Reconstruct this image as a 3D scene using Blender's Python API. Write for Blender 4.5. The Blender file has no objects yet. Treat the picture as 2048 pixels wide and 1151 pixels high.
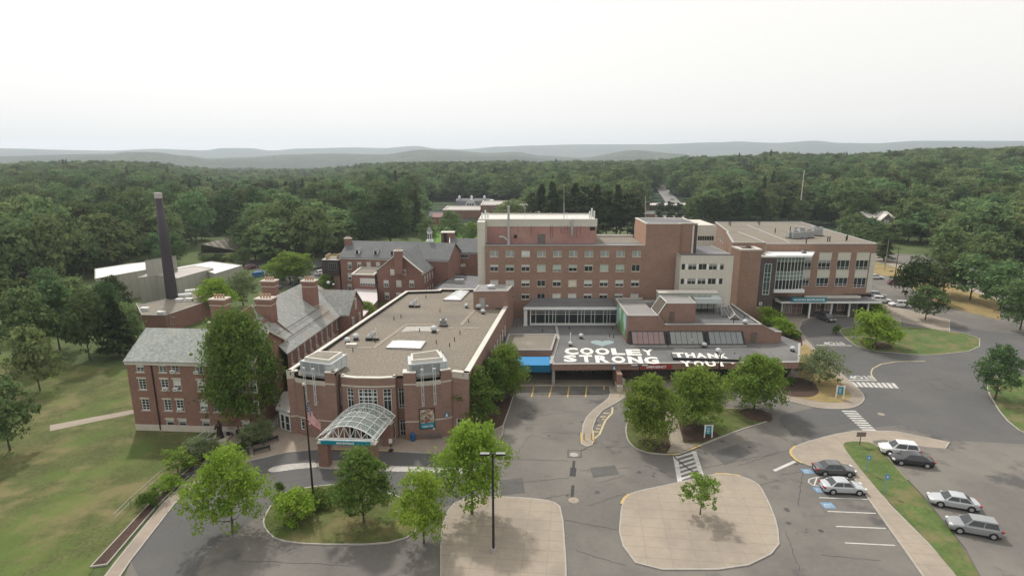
import bpy, math, random
import numpy as np
from mathutils import Vector, Matrix
# ------------------------------------------------------------------ camera, sky, sun, exposure
sc = bpy.context.scene
CAM_H = 38.0; FPX = 1150.0; PITCH = math.radians(13.0)
HORIZON_Y = 575.5 - FPX * math.tan(PITCH)
cam_d = bpy.data.cameras.new('camera'); cam = bpy.data.objects.new('camera', cam_d)
sc.collection.objects.link(cam); sc.camera = cam
cam.location = (0, 0, CAM_H); cam.rotation_euler = (math.pi / 2 - PITCH, 0, 0)
cam_d.sensor_width = 36; cam_d.lens = 36 * FPX / 2048.0
cam_d.clip_start = 0.5; cam_d.clip_end = 40000
SUN_EL = math.radians(50); SUN_AZ = math.radians(-26)      # azimuth from +Y towards +X
world = bpy.data.worlds.new("World"); sc.world = world; world.use_nodes = True
wn = world.node_tree.nodes; wl = world.node_tree.links; wn.clear()
sky = wn.new('ShaderNodeTexSky'); sky.sky_type = 'NISHITA'; sky.sun_disc = False
sky.sun_elevation = SUN_EL; sky.sun_rotation = SUN_AZ % (2 * math.pi)
sky.air_density = 1.0; sky.dust_density = 6.0; sky.ozone_density = 1.0; sky.altitude = 50
hs = wn.new('ShaderNodeHueSaturation'); hs.inputs['Saturation'].default_value = 0.16
wtint = wn.new('ShaderNodeMix'); wtint.data_type = 'RGBA'; wtint.inputs[0].default_value = 0.8
wtint.inputs[7].default_value = (10.5, 10.3, 9.9, 1)        # thin even cloud veil over the clear-sky model
bg = wn.new('ShaderNodeBackground'); bg.inputs['Strength'].default_value = 0.098
wo = wn.new('ShaderNodeOutputWorld')
wl.new(sky.outputs[0], hs.inputs['Color']); wl.new(hs.outputs[0], wtint.inputs[6]); wl.new(wtint.outputs[2], bg.inputs['Color']); wl.new(bg.outputs[0], wo.inputs[0])
sun_d = bpy.data.lights.new('sun', 'SUN'); sun_d.energy = 2.6; sun_d.angle = math.radians(3.0); sun_d.color = (1.0, 0.95, 0.87)
sun = bpy.data.objects.new('sun', sun_d); sc.collection.objects.link(sun)
sdir = Vector((math.sin(SUN_AZ) * math.cos(SUN_EL), math.cos(SUN_AZ) * math.cos(SUN_EL), math.sin(SUN_EL)))
sun.rotation_euler = (-sdir).to_track_quat('-Z', 'Y').to_euler(); sun.location = sdir * 300
sc.view_settings.view_transform = 'Standard'; sc.view_settings.look = 'None'; sc.view_settings.exposure = 0.16; sc.view_settings.gamma = 1
sc.render.engine = 'CYCLES'
sc.cycles.max_bounces = 5; sc.cycles.diffuse_bounces = 2; sc.cycles.glossy_bounces = 2; sc.cycles.transmission_bounces = 4
sc.cycles.volume_bounces = 1; sc.cycles.transparent_max_bounces = 8
sc.cycles.use_denoising = True
# ------------------------------------------------------------------ helpers
C = sc.collection.objects
R = math.radians
rng = random.Random(7)
_c, _s = math.cos(PITCH), math.sin(PITCH)
def ray(x, y):
    u = (x - 1024) / FPX; v = (575.5 - y) / FPX
    return (u, _c + v * _s, -_s + v * _c)
def G(x, y, z=0.0):
    """a point of the photograph on the level plane z"""
    r = ray(x, y); t = (z - CAM_H) / r[2]
    return (r[0] * t, r[1] * t)
def Gs(pts, z=0.0): return [G(x, y, z) for x, y in pts]
def atY(x, y, Y):
    r = ray(x, y); t = Y / r[1]
    return (r[0] * t, CAM_H + r[2] * t)
LOC = {}
def tag(o, label=None, cat=None, group=None, kind=None):
    if label: o['label'] = label
    if cat: o['category'] = cat
    if group: o['group'] = group
    if kind: o['kind'] = kind
    return o
def empty(name, loc, label=None, cat=None, group=None, rz=0.0):
    o = bpy.data.objects.new(name, None); C.link(o); o.location = loc; o.rotation_euler = (0, 0, rz)
    o.empty_display_size = 0.5
    LOC[o] = Vector(loc)
    return tag(o, label, cat, group)
def copy_tree(o, parent=None):
    c = o.copy(); C.link(c)
    if parent is not None: c.parent = parent
    for ch in list(o.children): copy_tree(ch, c)
    return c
class MB:
    """collects faces in world coordinates and links them as ONE mesh object"""
    def __init__(self): self.v = []; self.f = []; self.m = []; self.mi = 0
    def face(self, pts, mi=None):
        n = len(self.v); self.v += [tuple(p) for p in pts]; self.f.append(tuple(range(n, n + len(pts)))); self.m.append(self.mi if mi is None else mi)
    def box(self, x0, x1, y0, y1, z0, z1, mi=None):
        self.prism([(x0, y0), (x1, y0), (x1, y1), (x0, y1)], z0, z1, mi=mi)
    def prism(self, poly, z0, z1, mi=None, top=None, bottom=True):
        a = sum(poly[i][0] * poly[(i + 1) % len(poly)][1] - poly[(i + 1) % len(poly)][0] * poly[i][1] for i in range(len(poly)))
        if a < 0: poly = poly[::-1]
        mi = self.mi if mi is None else mi
        n = len(self.v); k = len(poly)
        self.v += [(p[0], p[1], z0) for p in poly] + [(p[0], p[1], z1) for p in poly]
        for i in range(k):
            j = (i + 1) % k
            self.f.append((n + i, n + j, n + k + j, n + k + i)); self.m.append(mi)
        self.f.append(tuple(n + k + i for i in range(k))); self.m.append(mi if top is None else top)
        if bottom: self.f.append(tuple(n + i for i in reversed(range(k)))); self.m.append(mi)
    def obox(self, c, ex, ey, ez, mi=None):
        """box centred at c with half-axis vectors"""
        c = Vector(c); ex = Vector(ex); ey = Vector(ey); ez = Vector(ez)
        mi = self.mi if mi is None else mi; n = len(self.v)
        for sx, sy, sz in ((-1,-1,-1),(1,-1,-1),(1,1,-1),(-1,1,-1),(-1,-1,1),(1,-1,1),(1,1,1),(-1,1,1)):
            self.v.append(tuple(c + ex * sx + ey * sy + ez * sz))
        for q in ((0,3,2,1),(4,5,6,7),(0,1,5,4),(1,2,6,5),(2,3,7,6),(3,0,4,7)):
            self.f.append(tuple(n + i for i in q)); self.m.append(mi)
    def cyl(self, p0, p1, r0, r1=None, n=10, mi=None, caps=True):
        p0 = Vector(p0); p1 = Vector(p1); r1 = r0 if r1 is None else r1
        d = (p1 - p0)
        if d.length < 1e-6: return
        d.normalize(); a = d.orthogonal().normalized(); b = d.cross(a)
        k = len(self.v); mi = self.mi if mi is None else mi
        for p, r in ((p0, r0), (p1, r1)):
            for i in range(n):
                t = 2 * math.pi * i / n; self.v.append(tuple(p + (a * math.cos(t) + b * math.sin(t)) * r))
        for i in range(n):
            j = (i + 1) % n; self.f.append((k + i, k + j, k + n + j, k + n + i)); self.m.append(mi)
        if caps:
            self.f.append(tuple(k + i for i in reversed(range(n)))); self.m.append(mi)
            self.f.append(tuple(k + n + i for i in range(n))); self.m.append(mi)
    def lathe(self, c, prof, n=14, mi=None, axis=None):
        """prof: (radius, height) from bottom up"""
        c = Vector(c); k = len(self.v); mi = self.mi if mi is None else mi
        for r, h in prof:
            for i in range(n):
                t = 2 * math.pi * i / n
                if axis == 'y': self.v.append(tuple(c + Vector((r * math.cos(t), h, r * math.sin(t)))))
                else: self.v.append(tuple(c + Vector((r * math.cos(t), r * math.sin(t), h))))
        for q in range(len(prof) - 1):
            for i in range(n):
                j = (i + 1) % n
                fc = (k + q * n + i, k + q * n + j, k + (q + 1) * n + j, k + (q + 1) * n + i)
                self.f.append(fc[::-1] if axis == 'y' else fc); self.m.append(mi)
        self.f.append(tuple(k + (len(prof) - 1) * n + i for i in range(n))); self.m.append(mi)
        self.f.append(tuple(k + i for i in reversed(range(n)))); self.m.append(mi)
    def tube(self, pts, r, n=6, mi=None):
        for a, b in zip(pts[:-1], pts[1:]): self.cyl(a, b, r, r, n, mi)
    def wall(self, W, z0, z1, ops=(), depth=0.18, mi=None, s0=0.0, s1=None, reveal=None):
        """wall face with real openings (s0,s1,z0,z1) and reveals"""
        s1 = W.L if s1 is None else s1; mi = self.mi if mi is None else mi; rv = mi if reveal is None else reveal
        ops = [(max(a, s0), min(b, s1), max(c, z0), min(d, z1)) for a, b, c, d in ops]
        ss = sorted(set([s0, s1] + [o[0] for o in ops] + [o[1] for o in ops])); zs = sorted(set([z0, z1] + [o[2] for o in ops] + [o[3] for o in ops]))
        for i in range(len(ss) - 1):
            zst = None
            for j in range(len(zs) - 1):
                cs, cz = (ss[i] + ss[i + 1]) / 2, (zs[j] + zs[j + 1]) / 2
                hole = any(o[0] < cs < o[1] and o[2] < cz < o[3] for o in ops)
                if not hole and zst is None: zst = zs[j]
                if (hole or j == len(zs) - 2) and zst is not None:
                    ze = zs[j] if hole else zs[j + 1]
                    self.face([W.p(ss[i], zst), W.p(ss[i + 1], zst), W.p(ss[i + 1], ze), W.p(ss[i], ze)], mi); zst = None
        for a, b, c, d in ops:
            D = -depth
            self.face([W.p(a, c), W.p(b, c), W.p(b, c, D), W.p(a, c, D)], rv); self.face([W.p(a, d, D), W.p(b, d, D), W.p(b, d), W.p(a, d)], rv)
            self.face([W.p(a, c), W.p(a, c, D), W.p(a, d, D), W.p(a, d)], rv); self.face([W.p(b, c, D), W.p(b, c), W.p(b, d), W.p(b, d, D)], rv)
    def wbox(self, W, s0, s1, z0, z1, o0, o1, mi=None):
        c = (W.p(s0, z0, o0) + W.p(s1, z1, o1)) / 2
        self.obox(c, Vector((W.e[0], W.e[1], 0)) * (s1 - s0) / 2, Vector((-W.n[0], -W.n[1], 0)) * (o1 - o0) / 2, (0, 0, (z1 - z0) / 2), mi)
    def build(self, name, mats, parent=None, label=None, cat=None, group=None, kind=None, smooth=False, loc=None):
        if not isinstance(mats, (list, tuple)): mats = [mats]
        off = Vector((0, 0, 0)); root = parent
        while root is not None and root not in LOC: root = root.parent
        if root is not None: off = LOC[root]
        elif loc is not None: off = Vector(loc)
        co = np.array(self.v, dtype=np.float64).reshape(-1, 3) - np.array(off)
        me = bpy.data.meshes.new(name); me.from_pydata(co.tolist(), [], self.f)
        for m in mats: me.materials.append(m)
        me.polygons.foreach_set('material_index', self.m)
        if smooth: me.polygons.foreach_set('use_smooth', [True] * len(self.f))
        uv = me.uv_layers.new(name='UVMap'); vs = self.v; out = []
        for f in self.f:
            p0, p1, p2 = (Vector(vs[f[0]]), Vector(vs[f[1]]), Vector(vs[f[2]])); nrm = (p1 - p0).cross(p2 - p0)
            if nrm.length > 0: nrm.normalize()
            if abs(nrm.z) > 0.7: out += [c for i in f for c in (vs[i][0], vs[i][1])]
            else:
                t = Vector((-nrm.y, nrm.x, 0)); t = t.normalized() if t.length > 0 else Vector((1, 0, 0))
                out += [c for i in f for c in (vs[i][0] * t.x + vs[i][1] * t.y, vs[i][2])]
        uv.data.foreach_set('uv', out); me.update()
        o = bpy.data.objects.new(name, me); C.link(o)
        if parent is not None: o.parent = parent
        elif loc is not None: o.location = loc; LOC[o] = Vector(loc)
        else: LOC[o] = Vector((0, 0, 0))
        return tag(o, label, cat, group, kind)
class Wall:
    def __init__(self, A, B):
        self.A = A; self.B = B; dx, dy = B[0] - A[0], B[1] - A[1]; self.L = math.hypot(dx, dy)
        self.e = (dx / self.L, dy / self.L); self.n = (self.e[1], -self.e[0])
    def p(self, s, z, out=0.0): return Vector((self.A[0] + self.e[0] * s + self.n[0] * out, self.A[1] + self.e[1] * s + self.n[1] * out, z))
    def px(self, x, y):
        r = ray(x, y); den = r[0] * self.n[0] + r[1] * self.n[1]
        t = (self.A[0] * self.n[0] + self.A[1] * self.n[1]) / den
        X, Y, Z = r[0] * t, r[1] * t, CAM_H + r[2] * t
        return ((X - self.A[0]) * self.e[0] + (Y - self.A[1]) * self.e[1], Z)
    def op(self, x0, y0, x1, y1):
        """opening from a photo rectangle"""
        a = self.px(x0, (y0 + y1) / 2); b = self.px(x1, (y0 + y1) / 2); c = self.px((x0 + x1) / 2, y1); d = self.px((x0 + x1) / 2, y0)
        return (a[0], b[0], c[1], d[1])
# ------------------------------------------------------------------ materials
MATS = {}
def mat(name, col, rough=0.8, metal=0.0, var=0.15, scale=1.2, stretch=(1, 1, 1), bump=0.0, spec=0.3, fine=None, col2=None, coord='Object', trans=0.0, detail=4.0, alpha=None, emit=None):
    if name in MATS: return MATS[name]
    m = bpy.data.materials.new(name); m.use_nodes = True; nt = m.node_tree; N = nt.nodes; L = nt.links
    b = N['Principled BSDF']; b.inputs['Roughness'].default_value = rough; b.inputs['Metallic'].default_value = metal
    b.inputs['Specular IOR Level'].default_value = spec
    if alpha is not None: b.inputs['Alpha'].default_value = alpha
    tc = N.new('ShaderNodeTexCoord'); mp = N.new('ShaderNodeMapping'); mp.inputs['Scale'].default_value = stretch
    L.new(tc.outputs[coord], mp.inputs['Vector'])
    nz = N.new('ShaderNodeTexNoise'); nz.inputs['Scale'].default_value = scale; nz.inputs['Detail'].default_value = detail; nz.inputs['Roughness'].default_value = 0.65
    L.new(mp.outputs[0], nz.inputs['Vector'])
    cr = N.new('ShaderNodeValToRGB'); cr.color_ramp.elements[0].position = 0.3; cr.color_ramp.elements[1].position = 0.7
    c2 = col2 or tuple(min(1, c * (1 + var)) for c in col); c1 = tuple(c * (1 - var) for c in col)
    cr.color_ramp.elements[0].color = (*c1, 1); cr.color_ramp.elements[1].color = (*c2, 1)
    L.new(nz.outputs['Fac'], cr.inputs['Fac'])
    out = cr.outputs[0]
    if fine:
        nf = N.new('ShaderNodeTexNoise'); nf.inputs['Scale'].default_value = fine[0]; nf.inputs['Detail'].default_value = 3.0
        mp2 = N.new('ShaderNodeMapping'); mp2.inputs['Scale'].default_value = fine[2] if len(fine) > 2 else (1, 1, 1)
        L.new(tc.outputs[coord], mp2.inputs['Vector']); L.new(mp2.outputs[0], nf.inputs['Vector'])
        mr = N.new('ShaderNodeMapRange'); mr.inputs['From Min'].default_value = 0.25; mr.inputs['From Max'].default_value = 0.75
        mr.inputs['To Min'].default_value = 1 - fine[1]; mr.inputs['To Max'].default_value = 1 + fine[1]
        L.new(nf.outputs['Fac'], mr.inputs['Value'])
        mx = N.new('ShaderNodeMix'); mx.data_type = 'RGBA'; mx.blend_type = 'MULTIPLY'; mx.inputs[0].default_value = 1.0
        L.new(out, mx.inputs[6]); L.new(mr.outputs[0], mx.inputs[7]); out = mx.outputs[2]
    L.new(out, b.inputs['Base Color'])
    if bump:
        bp = N.new('ShaderNodeBump'); bp.inputs['Strength'].default_value = bump; bp.inputs['Distance'].default_value = 0.05
        L.new((nf if fine else nz).outputs['Fac'], bp.inputs['Height']); L.new(bp.outputs[0], b.inputs['Normal'])
    if emit: b.inputs['Emission Color'].default_value = (*col, 1); b.inputs['Emission Strength'].default_value = emit
    m['out'] = 0; MATS[name] = m; return m
def brick(name, col, mortar=None, joint=True):
    """brick coursework: blotchy tone, thin stretched courses, faint joints"""
    if name in MATS: return MATS[name]
    m = mat(name, col, 0.9, var=0.10, scale=0.35, fine=(1.0, 0.16, (3.2, 9.0, 1)), coord='UV', spec=0.2)
    nt = m.node_tree; N = nt.nodes; L = nt.links; b = N['Principled BSDF']
    src = b.inputs['Base Color'].links[0].from_socket
    tc = N.new('ShaderNodeTexCoord'); br = N.new('ShaderNodeTexBrick')
    br.inputs['Scale'].default_value = 1.0; br.inputs['Brick Width'].default_value = 0.42; br.inputs['Row Height'].default_value = 0.15
    br.inputs['Mortar Size'].default_value = 0.02; br.inputs['Mortar Smooth'].default_value = 0.3
    br.inputs['Color1'].default_value = (0.86, 0.86, 0.86, 1); br.inputs['Color2'].default_value = (1.12, 1.1, 1.1, 1); br.inputs['Mortar'].default_value = (1.12, 1.16, 1.18, 1)
    L.new(tc.outputs['UV'], br.inputs['Vector'])
    mx = N.new('ShaderNodeMix'); mx.data_type = 'RGBA'; mx.blend_type = 'MULTIPLY'; mx.inputs[0].default_value = 0.8
    L.new(src, mx.inputs[6]); L.new(br.outputs['Color'], mx.inputs[7]); L.new(mx.outputs[2], b.inputs['Base Color'])
    return m
def patches(m, col, scale, lo, hi, amount=1.0, coord='Object', stretch=(1, 1, 1)):
    """irregular patches of another colour on a material (stains, wear, repairs)"""
    nt = m.node_tree; N = nt.nodes; L = nt.links; b = N['Principled BSDF']; src = b.inputs['Base Color'].links[0].from_socket
    tc = N.new('ShaderNodeTexCoord'); mp = N.new('ShaderNodeMapping'); mp.inputs['Scale'].default_value = stretch; mp.inputs['Location'].default_value = (scale * 13, 5, 2)
    nz = N.new('ShaderNodeTexNoise'); nz.inputs['Scale'].default_value = scale; nz.inputs['Detail'].default_value = 6; nz.inputs['Roughness'].default_value = 0.6
    mr = N.new('ShaderNodeMapRange'); mr.inputs['From Min'].default_value = lo; mr.inputs['From Max'].default_value = hi; mr.inputs['To Max'].default_value = amount
    mx = N.new('ShaderNodeMix'); mx.data_type = 'RGBA'; mx.inputs[7].default_value = (*col, 1)
    L.new(tc.outputs[coord], mp.inputs['Vector']); L.new(mp.outputs[0], nz.inputs['Vector']); L.new(nz.outputs['Fac'], mr.inputs['Value'])
    L.new(mr.outputs[0], mx.inputs[0]); L.new(src, mx.inputs[6]); L.new(mx.outputs[2], b.inputs['Base Color'])
    return m
def lines(m, spacing, col, width=0.06, vec=(1, 0, 0), coord='Object', amount=0.7):
    """regular joint lines across a surface"""
    nt = m.node_tree; N = nt.nodes; L = nt.links; b = N['Principled BSDF']; src = b.inputs['Base Color'].links[0].from_socket
    tc = N.new('ShaderNodeTexCoord'); dp = N.new('ShaderNodeVectorMath'); dp.operation = 'DOT_PRODUCT'; dp.inputs[1].default_value = tuple(c / spacing for c in vec)
    fr = N.new('ShaderNodeMath'); fr.operation = 'FRACT'; lt = N.new('ShaderNodeMath'); lt.operation = 'LESS_THAN'; lt.inputs[1].default_value = width / spacing
    ml = N.new('ShaderNodeMath'); ml.operation = 'MULTIPLY'; ml.inputs[1].default_value = amount
    mx = N.new('ShaderNodeMix'); mx.data_type = 'RGBA'; mx.inputs[7].default_value = (*col, 1)
    L.new(tc.outputs[coord], dp.inputs[0]); L.new(dp.outputs['Value'], fr.inputs[0]); L.new(fr.outputs[0], lt.inputs[0]); L.new(lt.outputs[0], ml.inputs[0])
    L.new(ml.outputs[0], mx.inputs[0]); L.new(src, mx.inputs[6]); L.new(mx.outputs[2], b.inputs['Base Color'])
    return m
M_brick = brick('brown_brick', (0.250, 0.157, 0.126))
M_brick_old = brick('old_red_brick', (0.230, 0.130, 0.104))
M_brick_tower = brick('tower_brick', (0.272, 0.174, 0.133))
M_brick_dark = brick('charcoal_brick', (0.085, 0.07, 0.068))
M_brick_pink = patches(brick('painted_pink_brick', (0.37, 0.20, 0.175)), (0.42, 0.28, 0.24), 0.25, 0.45, 0.62, 0.6)
M_stone = mat('limestone_trim', (0.50, 0.45, 0.38), 0.85, var=0.1)
M_white = mat('white_paint', (0.72, 0.73, 0.72), 0.5, var=0.05)
M_white_metal = mat('white_metal', (0.52, 0.55, 0.56), 0.4, var=0.05)
M_panel = lines(mat('cream_metal_panel', (0.56, 0.53, 0.46), 0.6, var=0.04, scale=0.5), 0.9, (0.42, 0.40, 0.35), 0.05, (1, 0, 0))
M_panel2 = lines(mat('cream_wall_panel', (0.55, 0.53, 0.46), 0.6, var=0.04, scale=0.5), 1.2, (0.42, 0.40, 0.35), 0.06, (0, 0, 1))
M_slate = patches(mat('green_grey_slate', (0.27, 0.29, 0.27), 0.75, var=0.12, scale=0.5, fine=(2.6, 0.30, (1, 1, 1.6)), bump=0.2), (0.36, 0.36, 0.32), 0.22, 0.52, 0.7, 0.6)
M_slate_old = patches(mat('weathered_slate', (0.27, 0.275, 0.26), 0.75, var=0.16, scale=0.35, fine=(2.2, 0.22), bump=0.2), (0.26, 0.21, 0.175), 0.12, 0.5, 0.66, 0.8)
M_shingle = mat('dark_grey_shingle', (0.125, 0.13, 0.132), 0.85, var=0.12, scale=0.4, fine=(2.5, 0.18), bump=0.1)
M_gravel = patches(mat('ballast_gravel', (0.205, 0.178, 0.143), 0.95, var=0.06, scale=0.2, fine=(3.4, 0.42), bump=0.35), (0.15, 0.135, 0.118), 0.09, 0.5, 0.68, 0.75)
M_gravel2 = patches(mat('roof_pea_gravel', (0.21, 0.188, 0.155), 0.95, var=0.08, scale=0.2, fine=(3.4, 0.3), bump=0.3), (0.32, 0.30, 0.26), 0.2, 0.55, 0.7, 0.5)
M_membrane = lines(patches(mat('grey_roof_membrane', (0.128, 0.128, 0.130), 0.75, var=0.08, scale=0.3, fine=(1.5, 0.08)), (0.185, 0.178, 0.168), 0.10, 0.48, 0.62, 0.7), 3.1, (0.09, 0.09, 0.09), 0.07, (1, 0, 0))
M_membrane2 = patches(mat('dark_roof_membrane', (0.13, 0.13, 0.135), 0.7, var=0.1, scale=0.3, fine=(1.5, 0.08)), (0.2, 0.2, 0.2), 0.15, 0.5, 0.62, 0.7)
M_membrane3 = patches(mat('pale_roof_membrane', (0.26, 0.25, 0.24), 0.7, var=0.06, scale=0.3), (0.13, 0.12, 0.11), 0.35, 0.58, 0.64, 0.7, stretch=(0.3, 1, 1))
M_dark = mat('black_metal', (0.02, 0.02, 0.022), 0.45, var=0.1)
M_coping = mat('grey_coping', (0.36, 0.35, 0.33), 0.5, var=0.06)
M_coping_lt = mat('pale_coping', (0.58, 0.55, 0.49), 0.6, var=0.08)
M_glass = mat('dark_window_glass', (0.022, 0.028, 0.03), 0.08, var=0.3, scale=0.6, spec=0.6)
M_glass_green = mat('green_curtain_glass', (0.05, 0.078, 0.072), 0.08, var=0.25, scale=0.7, spec=0.6)
M_blind = mat('white_blind', (0.62, 0.62, 0.58), 0.8, var=0.05)
M_blind_green = mat('pale_green_curtain', (0.42, 0.48, 0.42), 0.8, var=0.08)
M_blind_grey = mat('grey_blind', (0.3, 0.31, 0.29), 0.8, var=0.15)
M_teal = mat('teal_sign_face', (0.008, 0.215, 0.30), 0.5, var=0.03)
M_blue = mat('bright_blue_awning', (0.02, 0.21, 0.46), 0.55, var=0.06)
M_blue_side = mat('deep_blue_awning', (0.005, 0.13, 0.25), 0.5, var=0.05)
M_red = mat('red_sign', (0.36, 0.03, 0.035), 0.5, var=0.05)
M_signtext = mat('white_lettering', (0.8, 0.8, 0.8), 0.6, var=0.02)
M_letter = patches(mat('roof_letter_sheet', (0.74, 0.72, 0.66), 0.7, var=0.04), (0.5, 0.48, 0.44), 1.2, 0.6, 0.7, 0.5)
M_asphalt = patches(patches(mat('asphalt', (0.142, 0.132, 0.121), 0.9, var=0.09, scale=0.12, fine=(2.0, 0.07), detail=8), (0.19, 0.174, 0.152), 0.08, 0.46, 0.62, 0.9), (0.06, 0.06, 0.063), 0.16, 0.58, 0.68, 0.75)
M_asphalt_new = patches(mat('newer_asphalt', (0.105, 0.103, 0.102), 0.9, var=0.07, scale=0.15, fine=(2.0, 0.06), detail=8), (0.125, 0.12, 0.115), 0.1, 0.5, 0.64, 0.7)
M_asphalt_dk = mat('patched_asphalt', (0.055, 0.053, 0.055), 0.9, var=0.1, scale=0.6)
M_concrete = lines(lines(patches(mat('concrete_paving', (0.32, 0.272, 0.218), 0.9, var=0.08, scale=0.25, fine=(1.5, 0.06)), (0.22, 0.19, 0.16), 0.14, 0.48, 0.66, 0.6), 2.4, (0.15, 0.13, 0.11), 0.06, (1, -.12, 0), amount=.35), 1.6, (0.15, 0.13, 0.11), 0.07, (0.1, 1, 0), amount=0.45)
M_plaza = lines(lines(patches(mat('plaza_paving', (0.31, 0.255, 0.205), 0.9, var=0.08, scale=0.2, fine=(1.2, 0.07)), (0.235, 0.2, 0.17), 0.12, 0.46, 0.62, 0.7), 1.8, (0.2, 0.17, 0.15), 0.05, (1, 0.15, 0), amount=0.3), 1.8, (0.2, 0.17, 0.15), 0.05, (-0.15, 1, 0), amount=0.3)
M_kerb = mat('granite_kerb', (0.36, 0.335, 0.30), 0.85, var=0.14, scale=1.0)
M_kerb_y = patches(mat('yellow_kerb', (0.52, 0.36, 0.12), 0.8, var=0.1), (0.42, 0.37, 0.28), 1.2, 0.5, 0.65, 0.8)
M_lawn = patches(patches(mat('dry_lawn', (0.085, 0.098, 0.032), 1.0, var=0.22, scale=0.25, fine=(3.0, 0.3)), (0.19, 0.16, 0.075), 0.22, 0.48, 0.64, 0.75), (0.09, 0.14, 0.028), 0.13, 0.5, 0.62, 0.6)
M_lawn_green = patches(mat('green_lawn', (0.085, 0.125, 0.036), 1.0, var=0.2, scale=0.3, fine=(3.0, 0.25)), (0.17, 0.145, 0.07), 0.35, 0.48, 0.62, 0.85)
M_lawn_dry = patches(mat('straw_lawn', (0.27, 0.2, 0.09), 1.0, var=0.15, scale=0.3, fine=(3.0, 0.25)), (0.15, 0.15, 0.05), 0.3, 0.5, 0.66, 0.7)
M_mulch = mat('bark_mulch', (0.068, 0.043, 0.033), 1.0, var=0.25, scale=0.8, fine=(5.0, 0.35))
M_paintw = patches(mat('white_road_paint', (0.52, 0.51, 0.48), 0.8, var=0.06), (0.3, 0.29, 0.27), 1.6, 0.5, 0.68, 0.6)
M_painty = patches(mat('yellow_road_paint', (0.52, 0.36, 0.10), 0.8, var=0.06), (0.26, 0.22, 0.15), 1.6, 0.52, 0.7, 0.7)
M_painty2 = patches(mat('faded_yellow_road_paint', (0.50, 0.42, 0.26), 0.8, var=0.06), (0.26, 0.22, 0.15), 1.6, 0.52, 0.7, 0.7)
M_paintb = mat('blue_road_paint', (0.16, 0.27, 0.40), 0.8, var=0.15, scale=2)
M_cobble = patches(mat('cobble_strip', (0.42, 0.40, 0.37), 0.9, var=0.08, scale=0.6, fine=(4.0, 0.28), bump=0.3), (0.3, 0.28, 0.26), 0.5, 0.5, 0.65, 0.5)
M_bark = mat('tree_bark', (0.10, 0.078, 0.06), 0.95, var=0.25, scale=2.0)
M_grey_unit = mat('grey_roof_unit', (0.25, 0.26, 0.26), 0.5, var=0.1)
M_galv = mat('galvanised_duct', (0.42, 0.43, 0.43), 0.4, metal=0.3, var=0.12)
# ------------------------------------------------------------------ terrain, hills
def interp(x, tab):
    if x <= tab[0][0]: return tab[0][1]
    for (a, b), (c, d) in zip(tab[:-1], tab[1:]):
        if x <= c:
            t = (x - a) / (c - a); t = t * t * (3 - 2 * t); return b + (d - b) * t
    return tab[-1][1]
def sstep(a, b, x):
    t = min(1, max(0, (x - a) / (b - a))); return t * t * (3 - 2 * t)
TREELINE = [(0,328),(256,324),(330,326),(400,338),(500,347),(620,346),(700,341),(740,332),(800,328),(1024,327),(1280,325),(1380,316),(1480,315),(1520,309),(1600,311),(1680,310),(1792,305),(2048,300)]
RIDGE1 = [(0,312),(256,308),(281,305),(332,305),(400,311),(440,316),(510,314),(600,309),(675,307),(776,309),(852,300),(903,301),(979,306),(1030,304),(1081,311),(1157,315),(1258,301),(1348,308),(1399,316),(1500,320),(1700,318),(2048,312)]
RIDGE2 = [(0,300),(256,303),(345,300),(434,302),(472,298),(523,298),(561,302),(624,298),(726,296),(776,297),(840,293),(883,298),(928,299),(1005,294),(1055,292),(1157,290),(1296,290),(1424,287),(1450,286),(1526,289),(1602,286),(1653,290),(1720,291),(1792,288),(2048,290)]
def terrain(x, y):
    Rr = math.hypot(x, y)
    if Rr < 230 or y < 40: base = 0.0; px = 1024
    if y < 40: return 0.0 - 0.0 * Rr
    px = 1024 + FPX * (x / y) * 0.985
    px = max(-400, min(2450, px))
    A = 38 + (HORIZON_Y - interp(px, TREELINE)) / FPX * 950 - 19.5
    z = A * sstep(260, 900, Rr)
    z = z + (-25 - z) * sstep(1150, 1900, Rr)
    z1 = CAM_H + (HORIZON_Y - interp(px, RIDGE1)) / FPX * 3700
    z2 = CAM_H + (HORIZON_Y - interp(px, RIDGE2)) / FPX * 7000
    n1 = math.sin(x * 0.004 + 1.3) * math.sin(y * 0.0031) * 14 * sstep(1500, 2600, Rr) * (1 - sstep(3100, 3600, Rr))
    if Rr < 3700: z = z + (z1 - z) * sstep(1700, 3700, Rr) + n1
    elif Rr < 5200: z = z1 + (z1 * 0.35 - z1) * sstep(3700, 5200, Rr)
    else: z = z1 * 0.35 + (z2 - z1 * 0.35) * sstep(5200, 7000, Rr) if Rr < 7000 else z2 * (1 - 0.6 * sstep(7000, 9000, Rr))
    return z
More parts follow.
